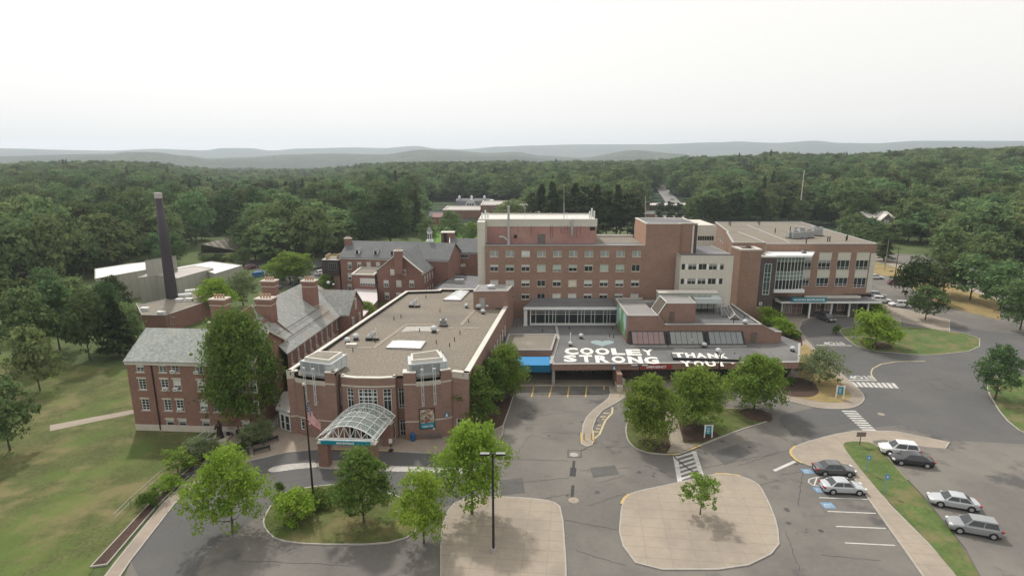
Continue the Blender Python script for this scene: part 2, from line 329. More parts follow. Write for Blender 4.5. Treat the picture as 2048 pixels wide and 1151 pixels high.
def make_terrain():
    az = [R(a) for a in list(np.arange(-180, -60, 10)) + list(np.arange(-60, 60.01, 0.4)) + list(np.arange(70, 180, 10))]
    rs = [0.0] + list(np.arange(40, 300, 20)) + list(np.geomspace(300, 9000, 110))
    mb = MB(); na = len(az)
    for r in rs:
        for a in az:
            x, y = r * math.sin(a), r * math.cos(a); mb.v.append((x, y, terrain(x, y) - 0.02))
    for i in range(len(rs) - 1):
        for j in range(na):
            k = (j + 1) % na
            mb.f.append((i * na + j, i * na + k, (i + 1) * na + k, (i + 1) * na + j)[::-1]); mb.m.append(0)
    m = patches(mat('wooded_ground', (0.042, 0.066, 0.03), 1.0, var=0.45, scale=0.012, fine=(0.05, 0.8), detail=8), (0.022, 0.04, 0.024), 0.0025, 0.42, 0.6, 0.85)
    nt = m.node_tree; N = nt.nodes; L = nt.links; vo = N.new('ShaderNodeTexVoronoi'); vo.inputs['Scale'].default_value = 0.05
    tc = N.new('ShaderNodeTexCoord'); bp = N.new('ShaderNodeBump'); bp.inputs['Strength'].default_value = 1.0; bp.inputs['Distance'].default_value = 14; bp.invert = True
    L.new(tc.outputs['Object'], vo.inputs['Vector']); L.new(vo.outputs['Distance'], bp.inputs['Height']); L.new(bp.outputs[0], N['Principled BSDF'].inputs['Normal'])
    rr_ = [rs[k // na] for k in range(0, len(mb.v), 1)]
    mb.m = [1 if rr_[f[0]] < 330 else 0 for f in mb.f]
    o = mb.build('terrain', [m, patches(mat('rough_grass', (0.075, 0.105, 0.035), 1.0, var=0.25, scale=0.06, fine=(1.5, 0.25)), (0.11, 0.13, 0.05), 0.05, 0.45, 0.62, 0.8)], kind='structure', smooth=True)
make_terrain()
hz = MB(); hz.box(-9400, 9400, -9400, 9400, -60, 230)
mh = bpy.data.materials.new('haze_air'); mh.use_nodes = True; hn = mh.node_tree.nodes; hn.clear()
pv = hn.new('ShaderNodeVolumePrincipled'); pv.inputs['Density'].default_value = 0.000145; pv.inputs['Color'].default_value = (0.82, 0.89, 1.0, 1); pv.inputs['Anisotropy'].default_value = 0.35
ho = hn.new('ShaderNodeOutputMaterial'); mh.node_tree.links.new(pv.outputs[0], ho.inputs['Volume'])
if 'NOHAZE' not in globals(): hz.build('haze', mh, kind='stuff', label='pale blue summer haze over the far hills', cat='haze')
# ------------------------------------------------------------------ ground surfaces
def sheet(name, pts, z, m, mpx=True):
    mb = MB(); P = Gs(pts) if mpx else pts
    a = sum(P[i][0] * P[(i + 1) % len(P)][1] - P[(i + 1) % len(P)][0] * P[i][1] for i in range(len(P)))
    if a < 0: P = P[::-1]
    mb.face([(x, y, z) for x, y in P]); return mb.build(name, m, kind='structure')
def smooth_poly(P, n=3):
    """Chaikin corner cutting, closed"""
    for _ in range(n):
        Q = []
        for i in range(len(P)):
            a, b = P[i], P[(i + 1) % len(P)]
            Q += [(a[0] * .78 + b[0] * .22, a[1] * .78 + b[1] * .22), (a[0] * .22 + b[0] * .78, a[1] * .22 + b[1] * .78)]
        P = Q
    return P
def inset(P, d):
    a = sum(P[i][0] * P[(i + 1) % len(P)][1] - P[(i + 1) % len(P)][0] * P[i][1] for i in range(len(P)))
    if a < 0: P = P[::-1]
    out = []; n = len(P)
    for i in range(n):
        p0, p1, p2 = Vector(P[i - 1]), Vector(P[i]), Vector(P[(i + 1) % n])
        e1 = (p1 - p0).normalized(); e2 = (p2 - p1).normalized()
        n1 = Vector((-e1.y, e1.x)); n2 = Vector((-e2.y, e2.x)); b = (n1 + n2)
        if b.length < 1e-6: b = n1
        b.normalize(); k = max(0.5, b.dot(n1)); out.append(tuple(p1 + b * (d / k)))
    return out
def island(name, pts, m, h=0.13, kerb=0.16, sm=2, km=None, world=False):
    """raised pad with a real kerb round it"""
    P = pts if world else Gs(pts)
    if sm: P = smooth_poly(P, sm)
    a = sum(P[i][0] * P[(i + 1) % len(P)][1] - P[(i + 1) % len(P)][0] * P[i][1] for i in range(len(P)))
    if a < 0: P = P[::-1]
    Q = inset(P, kerb); mb = MB(); n = len(P)
    for i in range(n):
        j = (i + 1) % n
        mb.face([(*P[i], 0.0), (*P[j], 0.0), (*P[j], h), (*P[i], h)], 1); mb.face([(*P[i], h), (*P[j], h), (*Q[j], h), (*Q[i], h)], 1)
    mb.face([(*q, h - 0.004) for q in Q], 0)
    return mb.build(name, [m, km or M_kerb], kind='structure')
def strip(mb, pts, w, z, closed=False, world=False):
    """flat painted line of width w along photo points, one joined ribbon"""
    P = [Vector(p) for p in (pts if world else Gs(pts))]; n = len(P); Lf = []; Rt = []
    for i in range(n):
        a = P[i - 1] if (i > 0 or closed) else P[i]; b = P[(i + 1) % n] if (i < n - 1 or closed) else P[i]
        d = (b - a).normalized(); nn = Vector((-d.y, d.x)) * w / 2; Lf.append(P[i] + nn); Rt.append(P[i] - nn)
    for i in range(n if closed else n - 1):
        j = (i + 1) % n; mb.face([(*Rt[i], z), (*Rt[j], z), (*Lf[j], z), (*Lf[i], z)])
# the parking lot and drives: one sheet
sheet('asphalt_lot', [(190,1290),(262,1122),(345,1012),(410,940),(560,885),(1000,860),(1020,816),(1042,752),(1100,740),(1540,660),(1600,618),(1700,540),(1735,478),(1900,470),(2400,560),(2500,800),(2300,1290)], 0.02, M_asphalt)
sheet('north_drive', [(1560,830),(1640,812),(1735,800),(1690,745),(1625,685),(1598,655),(1620,640),(1800,640),(2300,700),(2300,900),(1900,880),(1800,850),(1700,858),(1620,880),(1560,842)], 0.028, M_asphalt_new)
sheet('back_parking_lot', [(480,520),(500,533),(560,575),(700,600),(740,560),(660,540),(640,522)], 0.02, M_asphalt_new)
sheet('side_street', [(1740,455),(1775,455),(1860,520),(2100,620),(2100,560),(1850,470),(1790,440),(1750,440)], 0.034, M_asphalt_new)
sheet('entrance_drive', [(262,1122),(351,1007),(404,964),(504,921),(571,906),(639,899),(760,902),(886,909),(960,915),(960,1010),(700,1010),(560,1000),(420,1100),(380,1160),(300,1200)], 0.026, M_asphalt_new)
# main plaza
island('plaza_pavement', [(190,1230),(262,1122),(351,1007),(404,964),(504,921),(571,906),(639,899),(760,902),(886,909),(960,903),(988,894),(1006,870),(1008,851),(1000,800),(940,800),(600,800),(540,812),(430,852),(445,897),(400,937),(325,1007),(232,1122),(150,1230)], M_plaza, sm=0)
sheet('left_lawn', [(-200,1300),(-600,900),(-100,700),(260,740),(272,858),(440,850),(440,893),(380,912),(345,965),(300,1006),(205,1110),(120,1230),(60,1300)], 0.03, M_lawn)
sheet('garden_path', [(100,850),(272,818),(272,826),(100,862)], 0.045, M_concrete)
island('mulch_bed', [(180,1135),(300,1006),(345,966),(398,921),(438,897),(442,899),(396,938),(352,975),(310,1018),(215,1130)], M_mulch, h=0.17, kerb=0.12, sm=0)
island('mulch_bed', [(467,905),(478,898),(520,892),(545,878),(540,868),(505,872),(480,885)], mat('black_mulch', (0.03, 0.026, 0.026), 1.0, var=0.2, scale=2), h=0.22, kerb=0.1, sm=1)
island('mulch_bed', [(975,868),(1007,852),(1020,816),(1037,762),(1044,742),(1015,742),(960,780),(930,860)], M_mulch, h=0.15, sm=0)
# cobbled strip and pier island in the entrance drive
sheet('cobble_strip', smooth_poly(Gs([(534,941),(545,933),(580,927),(640,924),(640,934),(590,938),(545,945)]), 2), 0.05, M_cobble, False)
sheet('cobble_strip', Gs([(768,931),(890,935),(960,938),(960,949),(890,945),(768,942)]), 0.05, M_cobble, False)
island('pier_island', [(632,932),(640,923),(700,921),(768,924),(775,932),(768,944),(700,938),(645,938)], M_concrete, sm=1)
island('flagpole_lawn', [(540,1010),(562,987),(595,978),(640,971),(680,968),(740,975),(800,992),(850,1020),(820,1090),(560,1090),(520,1050)], M_lawn, sm=2)
# bottom pavement
island('lower_pavement', [(900,1010),(940,992),(975,992),(1060,996),(1105,1002),(1125,1016),(1135,1150),(1130,1250),(880,1250),(880,1060)], M_concrete, sm=1)
# curving walk to the emergency door
island('curved_walk', [(1218,772),(1220,786),(1216,797),(1186,820),(1172,835),(1165,851),(1162,879),(1162,889),(1174,894),(1186,890),(1186,877),(1186,856),(1193,837),(1206,821),(1232,807),(1257,790),(1300,778),(1560,778),(1560,760),(1040,760),(1040,772)], M_concrete, sm=0)
# the long tree island
island('tree_island_lawn', [(1253,842),(1250,861),(1254,881),(1270,898),(1298,907),(1333,910),(1361,908),(1402,891),(1472,863),(1539,842),(1546,836),(1543,829),(1528,820),(1495,818),(1453,816),(1350,813),(1290,815),(1262,826)], M_lawn, sm=1)
def on_top(name, pts, m, z=0.15, sm=0):
    P = Gs(pts)
    if sm: P = smooth_poly(P, sm)
    return sheet(name, P, z, m, False)
on_top('island_walk', [(1326,816),(1350,816),(1356,843),(1367,887),(1400,889),(1361,905),(1334,907),(1342,893),(1333,856)], M_concrete, 0.142)
on_top('mulch_bed', [(1357,845),(1370,846),(1385,842),(1405,852),(1440,872),(1407,885),(1368,885)], M_mulch, 0.150)
on_top('mulch_bed', [(1331,858),(1320,868),(1312,880),(1316,893),(1305,905),(1332,907),(1341,893)], M_mulch, 0.150)
def ring_bed(cx, cy, rx, h=0.25):
    X, Y = G(cx, cy); P = [(X + rx * math.cos(t) * rng.uniform(.93, 1.07), Y + rx * math.sin(t) * rng.uniform(.93, 1.07)) for t in np.linspace(0, 2 * math.pi, 18, endpoint=False)]
    mb = MB(); k = len(P)
    Q = [(X + (x - X) * .5, Y + (y - Y) * .5) for x, y in P]
    for i in range(k):
        j = (i + 1) % k; mb.face([(*P[i], .13), (*P[j], .13), (*Q[j], h), (*Q[i], h)])
    mb.face([(*q, h) for q in Q]); mb.build('mulch_bed', M_mulch, kind='structure')
ring_bed(1298, 886, 1.0); ring_bed(1513, 830, 2.3, 0.35); ring_bed(1752, 690, 3.0, 0.3)
# right-hand peninsula
island('peninsula_pavement', [(1566,640),(1598,655),(1602,663),(1615,682),(1630,698),(1696,759),(1727,787),(1730,799),(1722,809),(1703,817),(1668,819),(1633,816),(1595,807),(1560,798),(1555,770),(1590,690)], M_concrete, sm=1)
on_top('peninsula_lawn', [(1598,690),(1615,690),(1660,740),(1690,775),(1703,790),(1701,797),(1687,805),(1656,807),(1593,796),(1562,789),(1565,765),(1600,762),(1590,720)], M_lawn_dry, 0.148, 1)
on_top('mulch_bed', [(1560,760),(1600,755),(1628,765),(1640,785),(1625,795),(1590,795),(1562,788)], M_mulch, 0.156, 1)
on_top('mulch_bed', [(1530,655),(1600,668),(1606,690),(1600,695),(1545,690)], M_mulch, 0.15, 1)
island('north_plaza', [(1540,640),(1566,655),(1600,655),(1604,643),(1620,636),(1660,632),(1760,634),(1792,642),(1900,665),(1900,640),(1780,612),(1740,600),(1540,605)], M_concrete, sm=0)
island('round_lawn', [(1678,661),(1681,667),(1700,684),(1715,694),(1745,702),(1791,706),(1860,712),(1960,700),(1960,672),(1850,655),(1760,652),(1700,655),(1686,657)], M_lawn_green, sm=1)
# big pavement bottom centre and bottom right
island('middle_pavement', [(1242,1008),(1254,990),(1275,982),(1356,965),(1416,951),(1439,947),(1472,950),(1504,960),(1521,972),(1539,1006),(1556,1050),(1560,1100),(1480,1140),(1280,1140),(1236,1080)], M_concrete, sm=1)
island('right_pavement', [(1900,885),(1792,863),(1774,862),(1708,862),(1672,868),(1618,882),(1591,892),(1580,903),(1582,911),(1593,922),(1618,932),(1650,937),(1690,941),(1704,953),(1742,1007),(1850,1160),(1890,1260),(1990,1260),(1890,1120),(1778,1007),(1760,980),(1790,960),(1850,960)], M_concrete, sm=0)
on_top('right_verge', [(1719,937),(1686,894),(1688,886),(1708,883),(1744,886),(1760,900),(1792,937),(1850,1000),(1930,1100),(2010,1250),(1975,1250),(1890,1120),(1778,1007)], M_lawn_green, 0.152, 1)
sheet('upper_right_lot', [(1744,884),(1765,880),(1850,895),(1990,905),(2200,1000),(2300,1250),(2012,1250),(1932,1100),(1852,1000),(1794,937),(1762,900)], 0.158, M_asphalt)
island('outer_lawn', [(1960,760),(2040,745),(2200,780),(2300,860),(2150,900),(2020,860)], M_lawn_green, sm=2)
sheet('dry_verge', [(1742,520),(1792,536),(1900,566),(2000,600),(2000,640),(1880,610),(1792,556),(1742,545)], 0.05, M_lawn_dry)
sheet('roadside_walk', [(1745,508),(1792,526),(1900,560),(2000,596),(2000,602),(1900,568),(1792,536),(1745,516)], 0.055, M_concrete)
sheet('hospital_back_lawn', [(850,455),(930,440),(960,440),(962,485),(930,500),(850,490)], 0.05, mat('bright_lawn', (0.10, 0.21, 0.03), 1, var=0.12))
sheet('highway_verge', [(1280,412),(1285,396),(1318,382),(1322,378),(1335,400),(1345,410),(1345,420),(1290,420)], 1.5, M_lawn_dry)
# sheets over rising ground follow it
def drape(name, pts, m, w, dz=0.4):
    mb = MB(); P = [Vector(p) for p in pts]; last = None
    for i in range(len(P)):
        d = (P[min(i + 1, len(P) - 1)] - P[max(i - 1, 0)]).normalized(); n = Vector((-d.y, d.x)) * w / 2
        a, b = P[i] + n, P[i] - n; z = max(terrain(a.x, a.y), terrain(b.x, b.y), terrain(P[i].x, P[i].y)) + dz
        cur = ((a.x, a.y, z), (b.x, b.y, z))
        if last: mb.face([last[1], cur[1], cur[0], last[0]])
        last = cur
    return mb.build(name, m, kind='structure')
HWY = [G(1350, 412, 2), G(1344, 400, 4), G(1336, 390, 5), G(1328, 380, 6), G(1322, 372, 7), G(1322, 366, 8)]
drape('highway', HWY, mat('pale_road', (0.23, 0.22, 0.21), 0.9, var=0.08), 11)
# ------------------------------------------------------------------ painted markings
Zp = 0.034
mb = MB()
for x0, x1, y0, y1 in [(1069,1063,768,794),(1105,1098,768,794),(1139,1135,768,794),(1174,1171,768,794)]: strip(mb, [(x0, y0), (x1, y1)], 0.22, Zp)
strip(mb, [(1046,767),(1044,776)], 0.3, Zp); strip(mb, [(1208,769),(1208,779)], 0.3, Zp)
mb.build('stall_marking', M_painty, kind='structure')
mb = MB(); strip(mb, [(1225,814),(1224,826),(1211,840),(1204,856),(1199,868),(1188,877)], 0.28, Zp)
for a, b in [((1207,826),(1219,826)),((1200,833),(1212,833)),((1195,850),(1203,850)),((1192,857),(1200,857)),((1189,863),(1197,863)),((1204,838),(1208,838))]: strip(mb, [a, b], 0.3, Zp + 0.004)
mb.build('hatch_marking', M_painty2, kind='structure')
mb = MB(); strip(mb, [(1350,911),(1360,964)], 0.55, Zp); strip(mb, [(1388,902),(1404,952)], 0.55, Zp)
for k in range(6):
    t = (k + .6) / 6.2; strip(mb, [(1352 + 9 * t, 911 + 53 * t - 1), (1388 + 15 * t, 902 + 50 * t - 3)], 0.36, Zp + 0.004)
mb.build('crosswalk_marking', M_paintw, kind='structure')
mb = MB(); strip(mb, [(1346,908),(1352,917),(1372,933),(1398,951)], 0.22, Zp + 0.009); mb.build('tar_seam', M_asphalt_dk, kind='structure')
mb = MB()
for k in range(9):
    t = k / 8; strip(mb, [(1684 + 40 * t, 822 + 37 * t), (1713 + 38 * t, 822.5 + 37 * t)], 0.42, 0.044)
mb.build('crosswalk_marking', M_paintw, kind='structure')
mb = MB()
for k in range(9):
    x = 1705 + 10.0 * k; strip(mb, [(x, 763.5 + .3 * k), (x + 9, 773.5 + .35 * k)], 0.55, 0.044)
strip(mb, [(1697,760),(1753,760.5)], 0.4, 0.044); strip(mb, [(1632,690),(1704,691)], 0.4, 0.044)
mb.build('stop_line_marking', M_paintw, kind='structure')
mb = MB(); strip(mb, smooth_poly(Gs([(1850,722),(1791,723),(1762,728),(1745,737),(1742,745),(1744,752),(1752,760)]), 0), 0.2, 0.044, world=True); mb.build('lane_marking', M_painty2, kind='structure')
mb = MB(); strip(mb, [(1548,941),(1590,922)], 0.42, Zp); mb.build('stop_line_marking', M_paintw, kind='structure')
mb = MB(); strip(mb, smooth_poly(Gs([(1706,953),(1655,952),(1632,954),(1618,958),(1617,964),(1626,970),(1645,972),(1712,973)]), 0), 0.16, Zp, world=True)
for x in (1632, 1652, 1672, 1692): strip(mb, [(x + 2, 954), (x - 4, 971)], 0.16, Zp + 0.004)
strip(mb, [(1638,994.5),(1736,998)], 0.16, Zp); strip(mb, [(1655,1022),(1752,1026)], 0.16, Zp); strip(mb, [(1672,1052),(1772,1056)], 0.16, Zp); strip(mb, [(1690,1085),(1790,1090)], 0.16, Zp)
mb.build('stall_marking', M_paintw, kind='structure')
for cx, cy in [(1615,942),(1640,979),(1656,1010)]:
    X, Y = G(cx, cy); mb = MB(); mb.mi = 0; z = Zp
    mb.face([(X - 0.65, Y - .55, z), (X + .65, Y - .55, z), (X + .65, Y + .55, z), (X - .65, Y + .55, z)])
    pts = [(X + .28 * math.cos(t) - .1, Y + .28 * math.sin(t) - .05) for t in np.linspace(0.6, 5.4, 12)]
    mb.mi = 1; strip(mb, pts, 0.08, z + .004, world=True); strip(mb, [(X + .45, Y + .08), (X + .1, Y + .08), (X - .05, Y + .02)], 0.09, z + .008, world=True)
    mb.build('accessible_bay_marking', [M_paintb, M_paintw], kind='structure')
mb = MB(); strip(mb, [(1148,921),(1147,935)], 0.35, Zp); strip(mb, [(1147,935),(1145,952)], 0.75, Zp); strip(mb, [(1146,970),(1144,995)], 0.35, Zp)
strip(mb, [(1136,900),(1136,914),(1163,914)], .12, Zp); strip(mb, [(1136,900),(1162,901),(1162,914)], .12, Zp+.004); strip(mb, [(1162,901),(1174,896)], .15, Zp+.008)
mb.build('asphalt_patch', M_asphalt_dk, kind='structure')
M_crack = mat('crack_seal', (0.062, 0.06, 0.058), 0.9, var=0.1)
mb = MB()
def crack(p, q, n=14, amp=1.6, w=0.06):
    r2 = random.Random(int(p[0] * 7 + p[1])); pts = [(p[0] + (q[0] - p[0]) * i / n + r2.uniform(-amp, amp), p[1] + (q[1] - p[1]) * i / n + r2.uniform(-amp, amp) * .6) for i in range(n + 1)]
    strip(mb, pts, w, 0.031 + 0.0001 * (len(mb.v) % 30))
for p, q in [((1030,848),(1078,848)),((1085,865),(1165,865)),((1000,917),(1136,921)),((1000,968),(1140,955)),((1165,940),(1262,935)),((1200,965),(1250,950)),((1080,830),(1160,822)),((1190,895),(1262,893)),((1500,835),(1590,893)),((1600,860),(1700,843)),((1560,950),(1640,935)),((1596,1010),(1606,940)),((1440,985),(1560,960)),((1410,935),(1580,900)),((560,965),(640,955)),((470,955),(560,940)),((780,985),(900,975)),((1075,1000),(1150,985)),((1690,770),(1760,810)),((1620,700),(1740,735))]:
    crack(p, q)
mb.build('asphalt_cracks', M_crack, kind='structure')
def disc(name, px, py, r, m, z, h=0.02):
    X, Y = G(px, py); b_ = MB(); b_.lathe((X, Y, z), [(r, 0), (r, h)], 16); return b_.build(name, m, kind='structure')
disc('manhole_cover', 1148, 909, 0.55, M_kerb, 0.03, 0.012); disc('manhole_cover', 1762, 828, 0.5, M_concrete, 0.03, 0.016); disc('manhole_cover', 1147, 1000, 0.6, M_concrete, 0.03, 0.012)

mb = MB()
for pts_, w in (([(1333,909.5),(1347,910.5),(1361,908.5)], .22), ([(1378,901),(1402,891.5)], .22), ([(1590,893),(1582,900),(1580,905),(1583,912),(1593,921.5),(1604,927)], .26), ([(1163,886),(1162,866)], .2), ([(1187,886),(1187,862)], .2), ([(1242,1008),(1248,997),(1258,989)], .24), ([(1430,948),(1452,948),(1480,952)], .2), ([(652,899.5),(700,899.5)], .24), ([(762,902),(790,903)], .24)): strip(mb, pts_, w, 0.137)
mb.build('kerb_paint', M_kerb_y, kind='structure')
def ground_text(s, px, py, w, h, z=.046):
    cu = bpy.data.curves.new('word', 'FONT'); cu.body = s; cu.offset = .03; cu.align_x = 'CENTER'; cu.align_y = 'CENTER'; o = bpy.data.objects.new('road_word', cu); C.link(o); o.location = (*G(px, py), z); o.rotation_euler = (0, 0, math.pi); o.scale = (w, h, 1); cu.materials.append(M_paintw); tag(o, kind='structure')
ground_text('STOP', 1667, 686, 1.8, 2.0); ground_text('STOP', 1722, 754, 1.8, 2.0)
M_ap1 = mat('lighter_asphalt_repair', (.148, .138, .125), .9, var=.15, scale=.6); M_ap2 = mat('darker_asphalt_repair', (.106, .102, .097), .9, var=.15, scale=.6)
for P_, m_ in (([(1042,800),(1062,798),(1066,812),(1046,815)], M_ap1), ([(1050,850),(1068,849),(1066,862),(1052,862)], M_ap1), ([(1000,960),(1045,955),(1050,985),(1002,990)], M_ap2), ([(1420,905),(1475,888),(1505,905),(1450,930)], M_ap2), ([(1600,1010),(1640,1008),(1650,1030),(1606,1034)], M_ap1), ([(1180,935),(1230,930),(1238,948),(1186,955)], M_ap2), ([(1570,850),(1612,842),(1628,858),(1585,872)], M_ap2), ([(1850,760),(1900,750),(1930,775),(1870,790)], M_ap2), ([(1060,788),(1206,789),(1206,787.6),(1060,786.6)], M_crack)):
    P2 = Gs(P_); sheet('asphalt_repair', P2, .0325, m_, False)

mb = MB(); ro = random.Random(21)
for k in range(70):
    px, py = ro.choice([(1120, 800), (1140, 860), (1320, 950), (1640, 1040), (1560, 900), (1750, 760), (1800, 1000), (1200, 1000), (1450, 900), (700, 970)]); X, Y = G(px + ro.uniform(-70, 70), py + ro.uniform(-28, 28)); r_ = ro.uniform(.08, .38)
    mb.face([(X + r_ * ro.uniform(.7, 1.2) * math.cos(t), Y + r_ * ro.uniform(.7, 1.2) * math.sin(t), .0335 + k * .00002) for t in np.linspace(0, 6.283, 9, endpoint=False)])
mb.build('oil_stains', mat('oil_stain', (.075, .072, .07), .7, var=.2), kind='structure')
mb = MB()
for p, q in [((1010,940),(1060,870)),((1060,870),(1120,880)),((1255,985),(1180,1010)),((1290,930),(1330,945)),((1480,930),(1560,905)),((1700,870),(1600,862)),((1660,735),(1740,690)),((1755,800),(1880,830)),((1800,760),(1990,770)),((1130,1040),(1240,1060)),((1570,1060),(1600,1140)),((1150,1100),(1250,1130)),((860,960),(780,1000)),((660,950),(760,962)),((480,1120),(700,1130)),((1640,1110),(1760,1120))]: crack(p, q, 18, 2.2, .05)
mb.build('asphalt_cracks', M_crack, kind='structure')
# ------------------------------------------------------------------ building helpers
def text_mesh(name, body, o, ex, ey, m, parent=None, bold=0.02, depth=0.02, **kw):
    """lettering filling the box o, o+ex, o+ex+ey; built as a mesh with thickness"""
    cu = bpy.data.curves.new(name, 'FONT'); cu.body = body; cu.offset = bold; cu.extrude = 0.02; cu.resolution_u = 2
    tmp = bpy.data.objects.new('tmp', cu); C.link(tmp); bpy.context.view_layer.update()
    me0 = bpy.data.meshes.new_from_object(tmp.evaluated_get(bpy.context.evaluated_depsgraph_get()))
    bpy.data.objects.remove(tmp); bpy.data.curves.remove(cu)
    co = np.array([v.co[:] for v in me0.vertices]); mn = co.min(0); sz = co.max(0) - mn
    ex = Vector(ex); ey = Vector(ey); o = Vector(o); nz = ex.cross(ey).normalized()
    mb = MB()
    for v in co:
        p = o + ex * ((v[0] - mn[0]) / sz[0]) + ey * ((v[1] - mn[1]) / sz[1]) + nz * ((v[2] - mn[2]) / max(sz[2], 1e-6)) * depth
        mb.v.append(tuple(p))
    for f in me0.polygons: mb.f.append(tuple(f.vertices)); mb.m.append(0)
    bpy.data.meshes.remove(me0)
    return mb.build(name, m, parent, **kw)
def window(parent, W, op, nx=1, nz=1, fr=0.07, mf=M_white, mg=M_glass, depth=0.16, blind=None, sill=None, lintel=None, ac=None, mull=0.05, zs=None, xs=None, name='window', ms=None, lh=0.25, panel=None):
    s0, s1, z0, z1 = op; f = MB(); a, b = -depth + 0.02, -depth + 0.09
    f.wbox(W, s0, s1, z0, z0 + fr, a, b); f.wbox(W, s0, s1, z1 - fr, z1, a, b)
    f.wbox(W, s0, s0 + fr, z0 + fr, z1 - fr, a, b); f.wbox(W, s1 - fr, s1, z0 + fr, z1 - fr, a, b)
    xx = [s0 + (s1 - s0) * t for t in xs] if xs else [s0 + (s1 - s0) * k / nx for k in range(1, nx)]
    zz = [z0 + (z1 - z0) * t for t in zs] if zs else [z0 + (z1 - z0) * k / nz for k in range(1, nz)]
    for x in xx: f.wbox(W, x - mull / 2, x + mull / 2, z0 + fr, z1 - fr, a + 0.005, b - 0.008)
    for z in zz: f.wbox(W, s0 + fr, s1 - fr, z - mull / 2, z + mull / 2, a + 0.008, b - 0.015)
    fo = f.build(name, mf, parent)
    p = MB(); p.face([W.p(s0, z0, -depth), W.p(s1, z0, -depth), W.p(s1, z1, -depth), W.p(s0, z1, -depth)]); p.build('pane', mg, fo)
    if blind and blind[0] > 0.02:
        q = MB(); zb = z1 - (z1 - z0) * blind[0]; e = -depth + 0.012
        q.face([W.p(s0 + .02, zb, e), W.p(s1 - .02, zb, e), W.p(s1 - .02, z1, e), W.p(s0 + .02, z1, e)]); q.build('blind', blind[1], fo)
    if sill or lintel:
        if sill: q = MB(); q.wbox(W, s0 - sill, s1 + sill, z0 - 0.13, z0 - 0.002, 0.003, 0.09); q.build('sill', ms or M_stone, fo)
        if lintel: q = MB(); q.wbox(W, s0 - lintel, s1 + lintel, z1 + 0.002, z1 + lh, 0.003, 0.05); q.build('lintel', ms or M_stone, fo)
    if ac:
        q = MB(); x = s0 + (s1 - s0) * ac; q.wbox(W, x - .3, x + .3, z0 + 0.02, z0 + 0.42, -depth + .1, 0.32)
        q.mi = 1; q.wbox(W, x - .22, x + .22, z0 + .1, z0 + .34, 0.322, 0.33); q.build('air_conditioner', [M_white, M_grey_unit], fo)
    return fo
def coping(mb, poly, z, w=0.35, h=0.14, over=0.05, mi=None, skip=()):
    """parapet cap: butted boxes along a closed outline (world points, outside edge)"""
    n = len(poly); a = sum(poly[i][0] * poly[(i + 1) % n][1] - poly[(i + 1) % n][0] * poly[i][1] for i in range(n))
    if a < 0: poly = poly[::-1]
    O = inset(poly, -over); I = inset(poly, w); mi = mb.mi if mi is None else mi
    for i in range(n):
        if i in skip: continue
        j = (i + 1) % n; a, b, c, d = O[i], O[j], I[j], I[i]
        mb.face([(*a, z), (*b, z), (*b, z + h), (*a, z + h)], mi); mb.face([(*a, z + h), (*b, z + h), (*c, z + h), (*d, z + h)], mi); mb.face([(*c, z + h), (*c, z), (*d, z), (*d, z + h)][::-1], mi)
def parapet_inner(mb, poly, z0, z1, w, mi=None):
    n = len(poly); a = sum(poly[i][0] * poly[(i + 1) % n][1] - poly[(i + 1) % n][0] * poly[i][1] for i in range(n))
    if a < 0: poly = poly[::-1]
    I = inset(poly, w)
    for i in range(n):
        j = (i + 1) % n; mb.face([(*I[j], z0), (*I[i], z0), (*I[i], z1), (*I[j], z1)], mi)
def flat_roof(mb, poly, z, d=0.0, mi=None):
    P = inset(poly, d) if d else poly
    a = sum(P[i][0] * P[(i + 1) % len(P)][1] - P[(i + 1) % len(P)][0] * P[i][1] for i in range(len(P)))
    if a < 0: P = P[::-1]
    mb.face([(*p, z) for p in P], mi)
def plain_walls(mb, poly, z0, z1, skip=(), mi=None):
    n = len(poly)
    for i in range(n):
        if i in skip: continue
        j = (i + 1) % n; mb.face([(*poly[i], z0), (*poly[j], z0), (*poly[j], z1), (*poly[i], z1)], mi)
def roof_slab(mb, pts, th=0.18, mi=None):
    """sloping roof plane with thickness; pts counter-clockwise seen from above"""
    P = [Vector(p) for p in pts]; n = len(P); D = Vector((0, 0, -th))
    mb.face(P, mi)
    mb.face([p + D for p in reversed(P)], mi)
    for i in range(n):
        j = (i + 1) % n; mb.face([P[i], P[i] + D, P[j] + D, P[j]], mi)
# ------------------------------------------------------------------ main entrance building
b1 = empty('entrance_building', (-18, 90, 0), 'long low brick hospital wing with bowed front and gravel roof behind the glass vault canopy', 'building')
ZR = 8.85; ZP = 9.3
OL = (-30.7, 73.6); OR = (-5.85, 72.9)
cut = [(-22.9, 121.0), (-16.0, 121.9), (-15.75, 123.3), (-7.5, 122.9), (-7.45, 107.7)]
front = [OL, (-29.7, 73.75), (-29.55, 73.55), (-28.3, 72.95), (-26.6, 72.45), (-25.0, 72.1), (-23.6, 71.95), (-23.55, 73.5), (-23.1, 73.4), (-23.0, 72.55), (-21.0, 72.0), (-17.7, 71.9), (-15.65, 72.2), (-15.6, 73.1), (-14.65, 73.15), (-14.5, 71.85), (-12.8, 71.95), (-11.2, 72.25), (-9.6, 72.75), (-8.3, 73.3), (-8.2, 73.55), OR]
right = [OR, (-0.9, 107.7), (0.0, 113.6)]
wmb = MB(); segs = list(zip(front[:-1], front[1:]))
W_ = [Wall(a, b) for a, b in segs]
WIN = []
def addw(i, op, **k): WIN.append((i, op, k))
addw(0, W_[0].op(0,0,1,1)) if False else None
addw(7, (0.0, 0.0, 0, 0)) if False else None
# openings: (segment, photo rectangle)
def mid_op(w, s0, s1, z0, z1): return (max(s0, 0.02) , min(s1, w.L - 0.02), z0, z1)
wl0 = W_[0]
